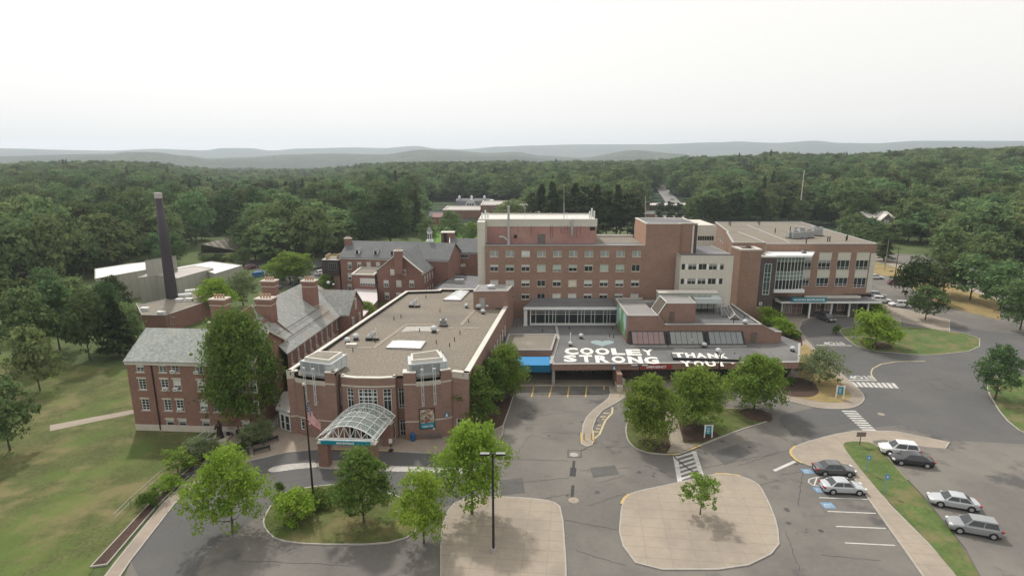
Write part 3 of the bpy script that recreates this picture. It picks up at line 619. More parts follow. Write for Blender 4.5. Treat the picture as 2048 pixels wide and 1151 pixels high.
# ground window left plain wall -> on bay segment 2
ops = {i: [] for i in range(len(W_))}
specs = []
specs.append((2, (0.25, 0.95, 0.9, 2.6), dict(nx=1, zs=[.3, .72], fr=.12)))
cw = W_[10]; # centre facets
zc = [3.55, 7.55]
specs.append((9, mid_op(W_[9], 0.75, 1.75, 3.7, 7.5), dict(nx=2, zs=[.13, .56, .68, .72, .86], fr=.09)))
specs.append((10, mid_op(W_[10], 0.35, 2.95, 3.7, 7.5), dict(zs=[.13, .56, .68, .72, .86], xs=[.22, .30, .5, .70, .78], fr=.12, mull=.08)))
specs.append((11, mid_op(W_[11], 0.4, 1.5, 3.7, 7.5), dict(nx=2, zs=[.13, .56, .68, .72, .86], fr=.09)))
specs.append((9, mid_op(W_[9], 0.3, 1.9, 0.1, 2.4), dict(nx=3, zs=[.85], fr=.1)))
specs.append((10, mid_op(W_[10], 0.35, 2.95, 0.1, 2.6), dict(nx=4, zs=[.85], fr=.1)))
specs.append((11, mid_op(W_[11], 0.3, 1.8, 0.1, 2.4), dict(nx=3, zs=[.85], fr=.1)))
specs.append((7, mid_op(W_[7], 0.02, 0.44, 4.4, 7.2), dict(nx=1, zs=[.15, .85], fr=.08)))
specs.append((13, mid_op(W_[13], 0.1, 0.9, 4.2, 7.2), dict(nx=2, zs=[.15, .8], fr=.08)))
specs.append((13, mid_op(W_[13], 0.1, 0.9, 0.05, 2.5), dict(nx=2, zs=[.3, .8], fr=.08)))
specs.append((20, (0.5, 1.7, 0.5, 2.6), dict(nx=2, nz=3, fr=.12)))
for i, op, k in specs: ops[i].append(op)
TOPZ = {}
for i in range(len(W_)):
    zt = ZP
    if i in (2, 3, 4): zt = 8.55
    if i in (16, 17): zt = 8.55
    if i in (1, 5, 15, 18): zt = 9.75
    if 9 <= i <= 11: zt = 9.0
    if i in (7, 13): zt = 8.6
    wmb.wall(W_[i], 0, zt, ops[i], 0.2, 0); TOPZ[i] = zt
for (a, b) in zip(right[:-1], right[1:]): wmb.face([(*a, 0), (*b, 0), (*b, ZP), (*a, ZP)], 0)
back = [right[-1]] + [(-7.4, 113.6)] + cut[::-1][1:] + [OL]
for (a, b) in zip(back[:-1], back[1:]): wmb.face([(*a, 0), (*b, 0), (*b, ZP), (*a, ZP)], 0)
outline = front + right[1:] + back[1:-1]
wmb.build('wall', [M_brick], b1)
rb = MB(); flat_roof(rb, outline, ZR, 0.25, 0); rb.build('roof', M_gravel, b1)
pb = MB()
side = [OL, (-22.9, 121.0), (-16.0, 121.9), (-15.75, 123.3), (-7.5, 122.9)]
def cap_line(mb, pts, z, w, h=0.14, inner=None, mi=0, mi2=1, side=1):
    """coping along an open line (world points), inner face down to z-inner; side=+1 keeps the body left of travel"""
    n = len(pts); P = [Vector(p) for p in pts]; O = []; I = []
    for i in range(n):
        a = P[max(i - 1, 0)]; b = P[min(i + 1, n - 1)]; e1 = (P[i] - a).normalized() if i else (b - P[i]).normalized(); e2 = (b - P[i]).normalized() if i < n - 1 else e1
        nn = Vector((-(e1 + e2).y, (e1 + e2).x)).normalized() * side; k = max(.5, nn.dot(Vector((-e1.y, e1.x)) * side))
        O.append(P[i] - nn * (0.05 / k)); I.append(P[i] + nn * (w / k))
    for i in range(n - 1):
        fs = [[(*O[i], z), (*O[i + 1], z), (*O[i + 1], z + h), (*O[i], z + h)], [(*O[i], z + h), (*O[i + 1], z + h), (*I[i + 1], z + h), (*I[i], z + h)], [(*I[i], z + h), (*I[i + 1], z + h), (*I[i + 1], z), (*I[i], z)]]
        for f in fs: mb.face(f if side == 1 else f[::-1], mi)
        if inner:
            f = [(*I[i], z), (*I[i + 1], z), (*I[i + 1], z - inner), (*I[i], z - inner)]; mb.face(f, mi2)
    for q, s_ in ((0, 1), (n - 1, -1)):
        mb.face([(*O[q], z), (*O[q], z + h), (*I[q], z + h), (*I[q], z)], mi)
cap_line(pb, side, ZP, 0.55, inner=0.5, side=-1); cap_line(pb, [(0.0, 113.6), (-0.9, 107.7), OR], ZP, 0.75, inner=.5, side=-1)
cap_line(pb, front[:3], ZP, .5, inner=.5); cap_line(pb, front[9:13], 9.0, .5, inner=.2); cap_line(pb, [front[12], front[13]], 9.0, .4, inner=.2); cap_line(pb, [front[8], front[9]], 9.0, .4, inner=.2)
cap_line(pb, front[20:22], ZP, .6, inner=.5); cap_line(pb, front[5:7], 9.75, .5, inner=.9); cap_line(pb, front[6:8], 9.75, .5, inner=.9); cap_line(pb, front[14:17], 9.75, .5, inner=.9); cap_line(pb, front[18:20], 9.75, .5, inner=.9)
pb.build('parapet_cap', [M_coping_lt, M_dark], b1)  # inner parapet faces are black: their shadow line is painted in
def band(i0, i1, z0, z1, out=0.035):
    tb = MB()
    for i in range(i0, i1):
        W = W_[i]; a, b = W.p(0, z0, out), W.p(W.L, z0, out); c, d = W.p(W.L, z1, out), W.p(0, z1, out)
        tb.face([a, b, c, d]); tb.face([d, c, W.p(W.L, z1, 0), W.p(0, z1, 0)]); tb.face([W.p(0, z0, 0), W.p(W.L, z0, 0), b, a])
    tb.build('stone_band', M_stone, b1)
band(0, 6, 2.72, 2.9); band(15, 20, 2.72, 2.9); band(9, 12, 7.75, 7.98); band(1, 2, 8.1, 8.3); band(5, 6, 8.1, 8.3); band(15, 16, 8.1, 8.3); band(18, 20, 8.1, 8.3)
band(2, 5, 7.9, 8.56, .02); band(16, 18, 7.9, 8.56, .02); band(0, 1, 8.3, 9.3, .02); band(20, 21, 8.5, 9.3, .02)
for i, op, k in specs: window(b1, W_[i], op, depth=0.2, blind=None, mg=M_glass, **k)
# louvred lantern boxes on the two bays
def lantern(pf, zt, dpt, label):
    """pf: front line left->right"""
    mb = MB(); (x0, y0), (x1, y1) = pf; W = Wall(pf[0], pf[1]); L = W.L
    ez = lambda s, o: W.p(s, 0, o)
    body = [tuple(W.p(0, 0, 0)[:2]), tuple(W.p(L, 0, 0)[:2]), tuple(W.p(L - .3, 0, -dpt)[:2]), tuple(W.p(0.2, 0, -dpt * .8)[:2])]
    mb.prism(body, 9.1, zt, 0)
    mb.mi = 1
    for k in range(9):
        z = 9.35 + k * (zt - 9.5) / 9; mb.wbox(W, .35, L - .9, z, z + .05, .01, .07)
    mb.mi = 0
    for s in (0.06, .35, L * .35, L * .62, L - .85, L - .06): mb.wbox(W, s - .06, s + .06, 9.05, zt, .02, .10)
    mb.wbox(W, 0, L, zt - .12, zt + .06, .02, .14)
    W2 = Wall(body[1], body[2])
    for s in (.1, W2.L * .33, W2.L * .66, W2.L - .1): mb.wbox(W2, s - .06, s + .06, 9.1, zt, .01, .07)
    mb.wbox(W2, 0.1, W2.L, zt - .1, zt + .06, .01, .1)
    o = mb.build('roof_lantern', [M_white_metal, M_grey_unit], b1, label=label)
    cb = MB(); cx = sum(p[0] for p in body) / 4; cy = sum(p[1] for p in body) / 4
    top = [(cx + (p[0] - cx) * .82, cy + (p[1] - cy) * .82) for p in body]
    cb.prism(top, zt + .003, zt + .45, 0); cb.mi = 1; T2 = inset(top, .25); cb.face([(*p, zt + .454) for p in T2]); cb.build('lantern_roof', [M_coping_lt, M_gravel2], o)
    lb = MB()   # lattice under the louvres
    n = 14
    for k in range(n):
        s = .2 + (L - 1.2) * k / n; w = (L - 1.2) / n
        lb.tube([W.p(s, 8.7, .2), W.p(s + w, 9.05, .2)], .035, 4); lb.tube([W.p(s + w, 8.7, .2), W.p(s, 9.05, .2)], .035, 4)
    lb.wbox(W, .1, L - .9, 8.62, 8.7, .16, .24); lb.wbox(W, .1, L - .9, 9.05, 9.13, .16, .24); lb.build('lattice_rail', M_white_metal, o)
    return o
lantern([(-28.9, 74.2), (-24.3, 72.75)], 10.7, 4.2, 'louvred white lantern box over the left bay')
lantern([(-13.9, 72.7), (-8.9, 74.0)], 10.7, 4.2, 'louvred white lantern box over the right bay')
for (px, seg) in [(616, 3), (634, 4), (845, 16), (868, 17)]:
    W = W_[seg]; s, _ = W.px(px, 775); s = min(max(s, .2), W.L - .2); mb = MB()
    for o in (-.13, .13): mb.wbox(W, s + o - .035, s + o + .035, 5.3, 10.3, .55, .62)
    for z in (5.3, 6.9, 8.4, 10.3): mb.wbox(W, s - .165, s + .165, z - .04, z + .04, .54, .63)
    for z in (5.5, 8.0): mb.wbox(W, s - .04, s + .04, z - .04, z + .04, 0, .55)
    mb.wbox(W, s - .19, s + .19, 10.3, 10.5, .5, .68); mb.build('wall_mast', M_white_metal, b1)
for seg, s, z in [(3, 1.1, 3.6), (3, .6, 2.0), (17, .5, 1.45)]:
    W = W_[seg]; lm = MB(); lm.wbox(W, s - .1, s + .1, z, z + .25, .002, .14); lm.build('wall_light', M_white, b1)
# side wall slot windows to the emergency court
Wr = Wall((-5.85, 72.9), (-0.9, 107.7)); sb = MB()
for k in range(9):
    s = 8 + k * 2.9; window(b1, Wr, (s, s + .8, 4.6, 6.6), nx=1, nz=2, depth=-0.03, fr=.1)
# roof walkway pads
def pad_line(a, b, n, z=ZR + .03):
    pv_ = MB()
    A = Vector(G(*a, ZR)); B = Vector(G(*b, ZR))
    for k in range(n):
        c = A.lerp(B, (k + .5) / n); pv_.obox((c.x, c.y, z), ((B.x - A.x) / n * .42, (B.y - A.y) / n * .42, 0), (-(B - A).normalized().y * .33, (B - A).normalized().x * .33, 0), (0, 0, .03))
    pv_.build('walkway_pads', M_concrete, b1)
pad_line((811,650),(747,696),16); pad_line((922,650),(950,619),10); pad_line((811,649),(870,649),10); pad_line((693,694),(745,696),8); pad_line((925,656),(958,656),5); pad_line((895,656),(907,656),2)
st = MB(); P = Gs([(802,663),(812,653),(865,652),(880,660),(862,662),(830,661)], ZR); flat_roof(st, P, ZR + .012); st.build('roof_stain', mat('pale_roof_dust', (0.38, 0.36, 0.33), .9, var=.15, scale=1), b1)
# stair penthouse on the back right corner
ph = MB(); PH = [(-7.45, 107.7), (-0.8, 108.0), (0.25, 113.4), (-6.7, 113.4)]
Wp_ = Wall(PH[0], PH[1]); dop = [(1.15, 2.2, 8.95, 11.2)]
ph.wall(Wp_, ZR, 12.4, dop, .15); plain_walls(ph, [PH[1], PH[2]], 4, 12.4, skip=(1,)); plain_walls(ph, [PH[2], PH[3]], ZR, 12.4, skip=(1,)); plain_walls(ph, [PH[3], PH[0]], ZR, 12.4, skip=(1,))
po = ph.build('stair_penthouse', M_brick, b1)
ph = MB(); coping(ph, PH, 12.4, .3, .12); ph.mi = 1; flat_roof(ph, PH, 12.43, .28); ph.build('roof', [M_coping, M_membrane3], po)
ph = MB(); ph.face([Wp_.p(1.15, 8.95, -.1), Wp_.p(2.2, 8.95, -.1), Wp_.p(2.2, 11.2, -.1), Wp_.p(1.15, 11.2, -.1)]); ph.build('door', M_coping, po)
# skylights
def skylight(pts, z, h, label):
    P = Gs(pts, z); mb = MB(); c = (sum(p[0] for p in P) / 4, sum(p[1] for p in P) / 4)
    r = empty('roof_skylight', (*c, z), label, 'skylight')
    mb.prism(inset(P, -.1), z, z + .3); mb.build('curb', M_coping, r)
    mb = MB(); a = sum(P[i][0] * P[(i + 1) % 4][1] - P[(i + 1) % 4][0] * P[i][1] for i in range(4))
    if a < 0: P = P[::-1]
    P = inset(P, .05); A = Vector(P[0]); B = Vector(P[1]); Cc = Vector(P[2]); D = Vector(P[3])
    if (B - A).length > (Cc - B).length: m1 = A.lerp(D, .5); m2 = B.lerp(Cc, .5); d = (m2 - m1).normalized() * min((Cc - B).length / 2, (m2 - m1).length * .25)
    else: m1 = A.lerp(B, .5); m2 = D.lerp(Cc, .5); d = (m2 - m1).normalized() * min((B - A).length / 2, (m2 - m1).length * .25); A, B, Cc, D = B, Cc, D, A; m1, m2 = D.lerp(A, .5), B.lerp(Cc, .5); d = (m2 - m1).normalized() * d.length
    r1, r2 = m1 + d, m2 - d; zb = z + .3; zt = z + .3 + h
    T = lambda p, q: (p.x, p.y, q)
    mb.face([T(A, zb), T(B, zb), T(r2, zt), T(r1, zt)]); mb.face([T(B, zb), T(Cc, zb), T(r2, zt)]); mb.face([T(Cc, zb), T(D, zb), T(r1, zt), T(r2, zt)]); mb.face([T(D, zb), T(A, zb), T(r1, zt)])
    mb.build('glazing', mat('milky_skylight_glass', (0.66, 0.69, 0.69), .25, var=.06, scale=.8, spec=.5), r)
    gb = MB()
    for k in range(1, 7):
        t = k / 7; p = A.lerp(B, t); q = r1.lerp(r2, min(1, max(0, (t - .2) / .6))); gb.tube([T(p, zb + .03), T(q, zt + .03)], .03, 4)
        p = D.lerp(Cc, t); gb.tube([T(p, zb + .03), T(q, zt + .03)], .03, 4)
    gb.build('glazing_bar', M_white, r)
skylight([(773,697),(841,699),(851,685),(786,684)], ZR, .55, 'wide white glazed skylight low on the gravel roof behind the bowed front')
skylight([(887,601),(921,602),(938,584),(914,583)], ZR, .55, 'slanting white skylight at the far end of the gravel roof beside the stair penthouse')
# roof plant: exhaust hoods, mushroom fans, vents
def hood(px, py, z, label, rz=0.0):
    x, y = G(px, py, z); r = empty('exhaust_hood', (x, y, z), label, 'roof vent')
    mb = MB(); mb.box(x - .9, x + .1, y - .3, y + .6, z, z + .45); mb.build('base', M_dark, r)
    mb = MB(); mb.face([(x - .8, y - .2, z + .45), (x + .05, y - .2, z + .45), (x + .75, y + .1, z + 1.5), (x - .1, y + .1, z + 1.2)]); mb.obox((x + .05, y + .25, z + .85), (.62, .1, .35), (-.05, .28, .02), (-.12, 0, .26)); mb.build('duct', M_galv, r)
    mb = MB(); mb.cyl((x + .75, y + .2, z + .9), (x + .75, y + .2, z + 2.0), .06); mb.build('flue', M_white, r)
    mb = MB(); mb.box(x + .3, x + 1.2, y - .1, y + .3, z, z + .3); mb.build('motor', M_dark, r)
def mushroom(px, py, z, s, label, group=None):
    x, y = G(px, py, z); r = empty('roof_fan', (x, y, z), label, 'roof fan', group)
    mb = MB(); mb.box(x - .38 * s, x + .38 * s, y - .38 * s, y + .38 * s, z, z + .28 * s); mb.build('curb', M_dark, r)
    mb = MB(); mb.lathe((x, y, z + .28 * s), [(.28 * s, 0), (.3 * s, .15 * s), (.55 * s, .25 * s), (.6 * s, .45 * s), (.5 * s, .7 * s), (.3 * s, .85 * s), (.08 * s, .9 * s)], 14); mb.build('cowl', M_white_metal, r, smooth=True)
hood(743, 680, ZR, 'grey slanted exhaust hood on dark base near the left parapet of the gravel roof')
hood(827, 614, ZR, 'grey slanted exhaust hood on dark base at the far end of the gravel roof')
mushroom(695, 686, ZR, .85, 'smaller white domed fan on the gravel roof beside the flat hatch')
mushroom(712, 679, ZR, .9, 'white domed fan on the gravel roof between another fan and an exhaust hood')
mushroom(868, 664, ZR, 1.0, 'white domed fan on the gravel roof next to the square condenser')
mushroom(966, 627, ZR, .75, 'small white domed fan on the gravel roof in front of the stair penthouse')
mushroom(957, 618, ZR, .95, 'large white round fan by the penthouse door, left of its pair')
mushroom(974, 617, ZR, .95, 'large white round fan by the penthouse, right of its pair')
mushroom(933, 615, ZR, .7, 'slim galvanised vent left of the stair penthouse')
def condenser(px, py, z, s, label, cat='condenser'):
    x, y = G(px, py, z); r = empty('condenser_unit', (x, y, z), label, cat)
    mb = MB(); mb.box(x - .75 * s, x + .75 * s, y - .55 * s, y + .55 * s, z, z + .2); mb.build('base', M_dark, r)
    mb = MB(); mb.box(x - .6 * s, x + .6 * s, y - .45 * s, y + .45 * s, z + .2, z + 1.15 * s); mb.mi = 1
    for k in range(7): mb.box(x - .56 * s, x + .56 * s, y - .46 * s, y - .452 * s, z + .3 + k * .11 * s, z + .34 + k * .11 * s)
    mb.build('casing', [M_galv, M_dark], r)
    mb = MB(); mb.lathe((x, y, z + 1.15 * s), [(.4 * s, 0), (.4 * s, .08), (.3 * s, .085)], 14); mb.build('fan_guard', M_dark, r)
condenser(887, 651, ZR, 1.0, 'square grey condenser in the middle of the gravel roof')
condenser(997, 617, ZR, .75, 'small pale condenser by the right end of the stair penthouse')
mb = MB(); x, y = G(703, 692, ZR); mb.box(x - .8, x + .8, y - .35, y + .35, ZR, ZR + .35); mb.box(x - .85, x + .85, y - .4, y + .4, ZR + .352, ZR + .44); mb.build('roof_hatch', M_coping_lt, None, 'low flat hatch on the gravel roof beside the left white fans', 'roof hatch', loc=(x, y, ZR))
mb = MB(); x, y = G(982, 576, 12.43); mb.lathe((x, y, 12.43), [(.55, 0), (.55, .35), (.85, .4), (.85, .6), (.4, .75)], 18); mb.build('dome_vent', M_white_metal, None, 'round white dome vent on top of the stair penthouse', 'roof vent', loc=(x, y, 12.43))
pipes = [(706,703),(657,707),(788,639),(802,635),(839,663),(880,624),(852,596),(937,644),(873,687),(909,682),(899,693),(885,711),(920,668),(840,614),(750,684)]
x, y = G(*pipes[0], ZR); mb = MB(); mb.cyl((x, y, ZR), (x, y, ZR + .65), .07, n=8); p0 = mb.build('vent_pipe', M_dark, None, 'thin black vent pipe standing on the wide gravel roof', 'vent pipe', 'vent pipes on the gravel roof', loc=(x, y, ZR))
for q in pipes[1:]:
    x, y = G(*q, ZR); o = copy_tree(p0); o.location = (x, y, ZR)
# ------------------------------------------------------------------ glass vault canopy
cv = empty('entrance_canopy', (-19.5, 68, 0), 'curved glass vault canopy on brick piers marking the main entrance', 'canopy')
ax = Vector((0.15, 1, 0)).normalized(); ay = Vector((1, -0.06, 0)).normalized()
c0 = Vector((-20.45, 64.9, 0)); HW = 3.75; ZS = 3.85; RISE = 1.75; LEN = 6.8
def arch(u, t, dz=0.0):
    """u along the axis 0..LEN, t -1..1 across"""
    return c0 + ax * u + ay * (HW * t) + Vector((0, 0, ZS + RISE * (1 - t * t) + dz))
gl = bpy.data.materials.new('canopy_glass'); gl.use_nodes = True; b_ = gl.node_tree.nodes['Principled BSDF']; b_.inputs['Base Color'].default_value = (.42, .50, .46, 1); b_.inputs['Roughness'].default_value = .1; b_.inputs['Alpha'].default_value = .38
mb = MB()
for i in range(5):
    for j in range(12):
        u0, u1 = i * LEN / 5, (i + 1) * LEN / 5; t0, t1 = -1 + j / 6, -1 + (j + 1) / 6; mb.face([arch(u0, t0), arch(u0, t1), arch(u1, t1), arch(u1, t0)])
mb.build('glazing', gl, cv)
mb = MB()
for i in range(6):
    u = i * LEN / 5
    for j in range(16): mb.cyl(arch(u, -1 + j / 8, .05), arch(u, -1 + (j + 1) / 8, .05), .07 if i in (0, 5) else .045, n=6, caps=False)
for j in range(7): mb.tube([arch(-.1, -1 + j / 3, .05), arch(LEN + .1, -1 + j / 3, .05)], .05 if j in (0, 6) else .035, 6)
for u in (.35, LEN - .3):
    n = 9; bot = [c0 + ax * u + ay * (HW * .86 * (-1 + 2 * k / n)) + Vector((0, 0, ZS - .05)) for k in range(n + 1)]
    top = [arch(u, .86 * (-1 + 2 * k / n), -.12) for k in range(n + 1)]
    mb.tube(bot, .07, 6); mb.tube(top, .06, 6)
    for k in range(1, n): mb.tube([bot[k], top[k]], .045, 5)
    for k in range(1, n - 1): mb.tube([bot[k], top[k + 1]] if k % 2 else [top[k], bot[k + 1]], .045, 5)
mb.build('steel_frame', M_white, cv)
mb = MB()
for u in (-.05,): mb.obox(c0 + ax * u + Vector((0, 0, 3.55)), ay * 3.5, ax * .12, (0, 0, .28))
mb.build('fascia', M_white, cv)
sg = MB(); sg.obox(c0 + ax * -.26 + Vector((0, 0, 3.52)), ay * 3.1, ax * .06, (0, 0, .24)); so = sg.build('sign', M_teal, cv, 'teal sign board reading MAIN ENTRANCE')
text_mesh('lettering', 'MAIN ENTRANCE', c0 + ax * -.33 + ay * -1.1 + Vector((0, 0, 3.38)), ay * 2.2, (0, 0, .28), M_signtext, so, .035)
for (u, t, h) in [(.35, -.80, 3.25), (.35, .80, 3.25), (5.9, -.80, 3.25), (5.9, .80, 3.25)]:
    c = c0 + ax * u + ay * (HW * t); mb = MB(); mb.obox((c.x, c.y, h / 2), ay * .62, ax * .5, (0, 0, h / 2)); mb.mi = 1; mb.obox((c.x, c.y, h + .06), ay * .68, ax * .56, (0, 0, .055)); mb.build('pier', [M_brick_old, M_stone], cv)
for t in (-.8, .8):
    mb = MB(); mb.obox(c0 + ax * (LEN / 2) + ay * (HW * t) + Vector((0, 0, 3.6)), ax * LEN / 2, ay * .12, (0, 0, .14)); mb.build('side_beam', M_white, cv)
# ------------------------------------------------------------------ wall-mounted things on the entrance building
W = W_[17]; Wb = Wall((-12.9, 71.9), (-9.9, 72.65))
a = Wb.px(838, 830); pbd = empty('picture_banner', Wb.p(1.2, 3.7, .1), 'large framed picture banner with teal THANK YOU strip on the right bay', 'banner')
s0, s1, z0, z1 = 0.45, 2.35, 1.75, 4.55
mb = MB(); mb.wbox(Wb, s0 - .1, s1 + .1, z0 - .1, z1 + .1, .02, .14); mb.build('frame', M_dark, pbd)
m_pic = mat('banner_picture', (0.42, 0.33, 0.25), .6, var=.5, scale=2.6, col2=(.62, .55, .44)); patches(m_pic, (0.30, 0.07, 0.06), 1.1, .5, .56, .9); patches(m_pic, (.09, .085, .08), 2.2, .54, .58, .9)
mb = MB(); mb.wbox(Wb, s0, s1, z0 + .8, z1, .141, .15); mb.mi = 1; mb.wbox(Wb, s0, s1, z0, z0 + .8, .141, .15); mb.build('picture', [m_pic, M_teal], pbd)
text_mesh('lettering', 'THANK YOU!', Wb.p(s0 + .25, z0 + .16, .152), Vector((*Wb.e, 0)) * 1.45, (0, 0, .26), M_signtext, pbd, .02)
mb = MB(); mb.wbox(Wb, s0 + .2, s1 - .25, z0 + .52, z0 + .6, .151, .156); mb.build('caption_line', M_paintb, pbd)
Wc = W_[18]; s_, z_ = Wc.px(893, 828); s_ = min(max(s_, .5), Wc.L - .45); mb = MB(); mb.wbox(Wc, s_ - .33, s_ + .33, 2.95, 3.65, .04, .1); ao = mb.build('letter_sign', mat('blue_letter_sign', (.07, .17, .27), .5), None, 'small blue square sign with white A on the right brick bay', 'sign', loc=Wc.p(s_, 3, 0))
text_mesh('lettering', 'A', Wc.p(s_ - .2, 3.06, .105), Vector((*Wc.e, 0)) * .4, (0, 0, .5), M_signtext, ao, .05)
# glazed side lobby left of the entrance building
lb = empty('side_lobby', (-32.2, 74.5, 0), 'small white glazed lobby with flat roof between the two brick buildings', 'lobby')
Wl = Wall((-33.0, 75.4), (-31.0, 74.2)); mb = MB(); mb.wall(Wl, 0, 2.9, [(.2, 1.0, .1, 2.4), (1.15, 2.1, .1, 2.4)], .1); mb.wall(Wall((-34.2, 80.0), (-33.0, 75.4)), 0, 2.9); mb.build('wall', M_white, lb)
for op in [(.2, 1.0, .1, 2.4), (1.15, 2.1, .1, 2.4)]: window(lb, Wl, op, nx=1, zs=[.5], depth=.1, name='door')
mb = MB(); mb.prism([(-33.4, 75.3), (-30.9, 73.8), (-30.6, 76.5), (-32.0, 82), (-34.6, 81)], 2.9, 3.25); mb.build('roof', M_coping, lb)
mb = MB(); A_ = Vector((-33.6, 76.0, 0)); B_ = Vector((-36.4, 84.0, 0))
def pane_only(parent, W, op, name='window', **k): return window(parent, W, op, **k)
def gable_block(root, A, B, D, ze, zr, mwall, mroof, over=.35, ridge_over=None, z0=0, ops=None, name=('wall', 'roof'), trim=None, gl=True, gr=True):
    """gabled block: A->B front eave line (body behind), D depth; ridge parallel to AB"""
    W = Wall(A, B); e = Vector((*W.e, 0)); n = -Vector((*W.n, 0)); A3 = Vector((*A, 0)); L = W.L
    P = lambda s, d, z: A3 + e * s + n * d + Vector((0, 0, z))
    mb = MB(); mb.wall(W, z0, ze, ops or [], .16)
    f = lambda *q: mb.face(q)
    f(P(L, D, z0), P(0, D, z0), P(0, D, ze), P(L, D, ze))
    if gr: f(P(L, 0, z0), P(L, D, z0), P(L, D, ze), P(L, D / 2, zr), P(L, 0, ze))
    if gl: f(P(0, D, z0), P(0, 0, z0), P(0, 0, ze), P(0, D / 2, zr), P(0, D, ze))
    w = mb.build(name[0], mwall, root)
    rb = MB(); sl = (zr - ze) / (D / 2); o = over; ro = over if ridge_over is None else ridge_over
    roof_slab(rb, [P(-ro, -o, ze - sl * o + .2), P(L + ro, -o, ze - sl * o + .2), P(L + ro, D / 2, zr + .2), P(-ro, D / 2, zr + .2)], .16)
    roof_slab(rb, [P(L + ro, D + o, ze - sl * o + .2), P(-ro, D + o, ze - sl * o + .2), P(-ro, D / 2 + .002, zr + .2), P(L + ro, D / 2 + .002, zr + .2)], .16)
    r = rb.build(name[1], mroof, root)
    if trim:
        tb = MB(); tb.wbox(W, -.1, L + .1, ze - .45, ze - .12, .003, .22); tb.build('eave_trim', trim, root)
    return W, P, w, r
# ------------------------------------------------------------------ left brick building
bA = empty('brick_residence', (-44, 80, 0), 'three-storey brick building with pale slate roof and white-trimmed windows at the far left', 'building')
A0, A1 = (-53.3, 75.0), (-35.6, 73.9)
WA = Wall(A0, A1)
cols = [(286, 0), (331, 1), (357.5, 1), (406.5, 1), (434, 1)]
rows = [(725.5, 745), (756, 780), (796, 821), (836, 851)]
specA = []
def row_of(xs, y0, y1, w): 
    for x in xs: specA.append(((x - w / 2, y0, x + w / 2, y1)))
s_at = lambda x, y: WA.px(x, y)[0]
colS = [s_at(x, 735) for x in (279.5, 324.5, 349.5, 397.5)] + [s_at(434, 810), s_at(487, 800), s_at(508, 800)]
zr3 = (WA.px(350, 745)[1], WA.px(350, 727)[1]); zr2 = (WA.px(350, 780)[1], WA.px(350, 758.5)[1]); zr1 = (WA.px(350, 821)[1], WA.px(350, 799)[1]); zr0 = (WA.px(350, 851)[1], WA.px(350, 838.5)[1])
AC = {(1, 3): 0, (2, 3): .25, (3, 3): .2, (1, 2): .6, (2, 2): .3, (3, 2): .7, (2, 1): .5, (3, 1): .6}
opsA = []
for ci, s in enumerate(colS):
    for ri, zz in ((3, zr3), (2, zr2), (1, zr1), (0, zr0)):
        if ri == 0 and ci in (0, 4, 6): continue
        w = .56 if ri else .58
        opsA.append((s - w, s + w, zz[0], zz[1], ci, ri))
mstone = MB(); mstone.wbox(WA, -.02, WA.L + .02, 0, .95, .003, .08)
WAx, PA, _, _ = gable_block(bA, A0, A1, 10.2, 10.35, 13.4, M_brick_old, M_slate, over=.22, ops=[o[:4] for o in opsA], trim=M_stone)
mstone.build('stone_plinth', M_stone, bA)
rA = random.Random(5)
for o in opsA:
    ci, ri = o[4], o[5]
    bl = (rA.choice([.35, .45, .5, .6]), M_blind) if rA.random() < .75 else None
    window(bA, WA, o[:4], nx=2 if ri else 1, nz=4 if ri else 2, fr=.08, blind=bl, sill=.12, lintel=(.12 if ri else .1) if ri != 3 else None, ac=AC.get((ci, ri)), mull=.04)
mb = MB(); mb.tube([WA.p(s_at(303, 730), 9.9, .1), WA.p(s_at(303, 730), 0.2, .1)], .09, 6); mb.build('downpipe', M_dark, bA)
Wg = Wall(A1, tuple(PA(WA.L, 10.2, 0)[:2]))
for s, z in ((3.2, 8.6), (6.4, 5.3), (2.5, 5.3), (5, 2.0)): window(bA, Wg, (s, s + .8, z, z + 1.7), nx=2, nz=3, depth=-.04, blind=(.4, M_blind), sill=.1, lintel=.1)
mb = MB(); a = PA(WA.L, -.5, 0); 
for sgn in (1,):
    p0 = PA(WA.L + .42, -.45, 10.05); p1 = PA(WA.L + .42, 5.1, 13.45); p2 = PA(WA.L + .42, 10.7, 10.05)
    for u, v in ((p0, p1), (p1, p2)):
        d = (v - u) / 2; mb.obox((u + v) / 2, d, Vector((*WA.e, 0)) * .09, (0, 0, .14))
mb.build('verge_board', M_stone, bA)
iv = MB(); riv = random.Random(9); 
for k in range(900):
    s = 8.9 + riv.random() * 1.4; z = riv.random() ** .8 * 9.0; c = Wg.p(s, z, .06 + .1 * riv.random()); t = Vector((riv.uniform(-1, 1), riv.uniform(-1, 1), riv.uniform(-1, 1))).normalized() * .14; q = t.cross(Vector((*Wg.n, .4))).normalized() * .12; iv.face([c - t, c - q, c + t, c + q])
M_ivy = mat('ivy_leaf', (.06, .12, .02), .7, var=.4, scale=3)
iv.build('climbing_ivy', M_ivy, None, 'green ivy climbing the end gable corner of the left brick building', 'ivy', loc=(-33.5, 82, 0))
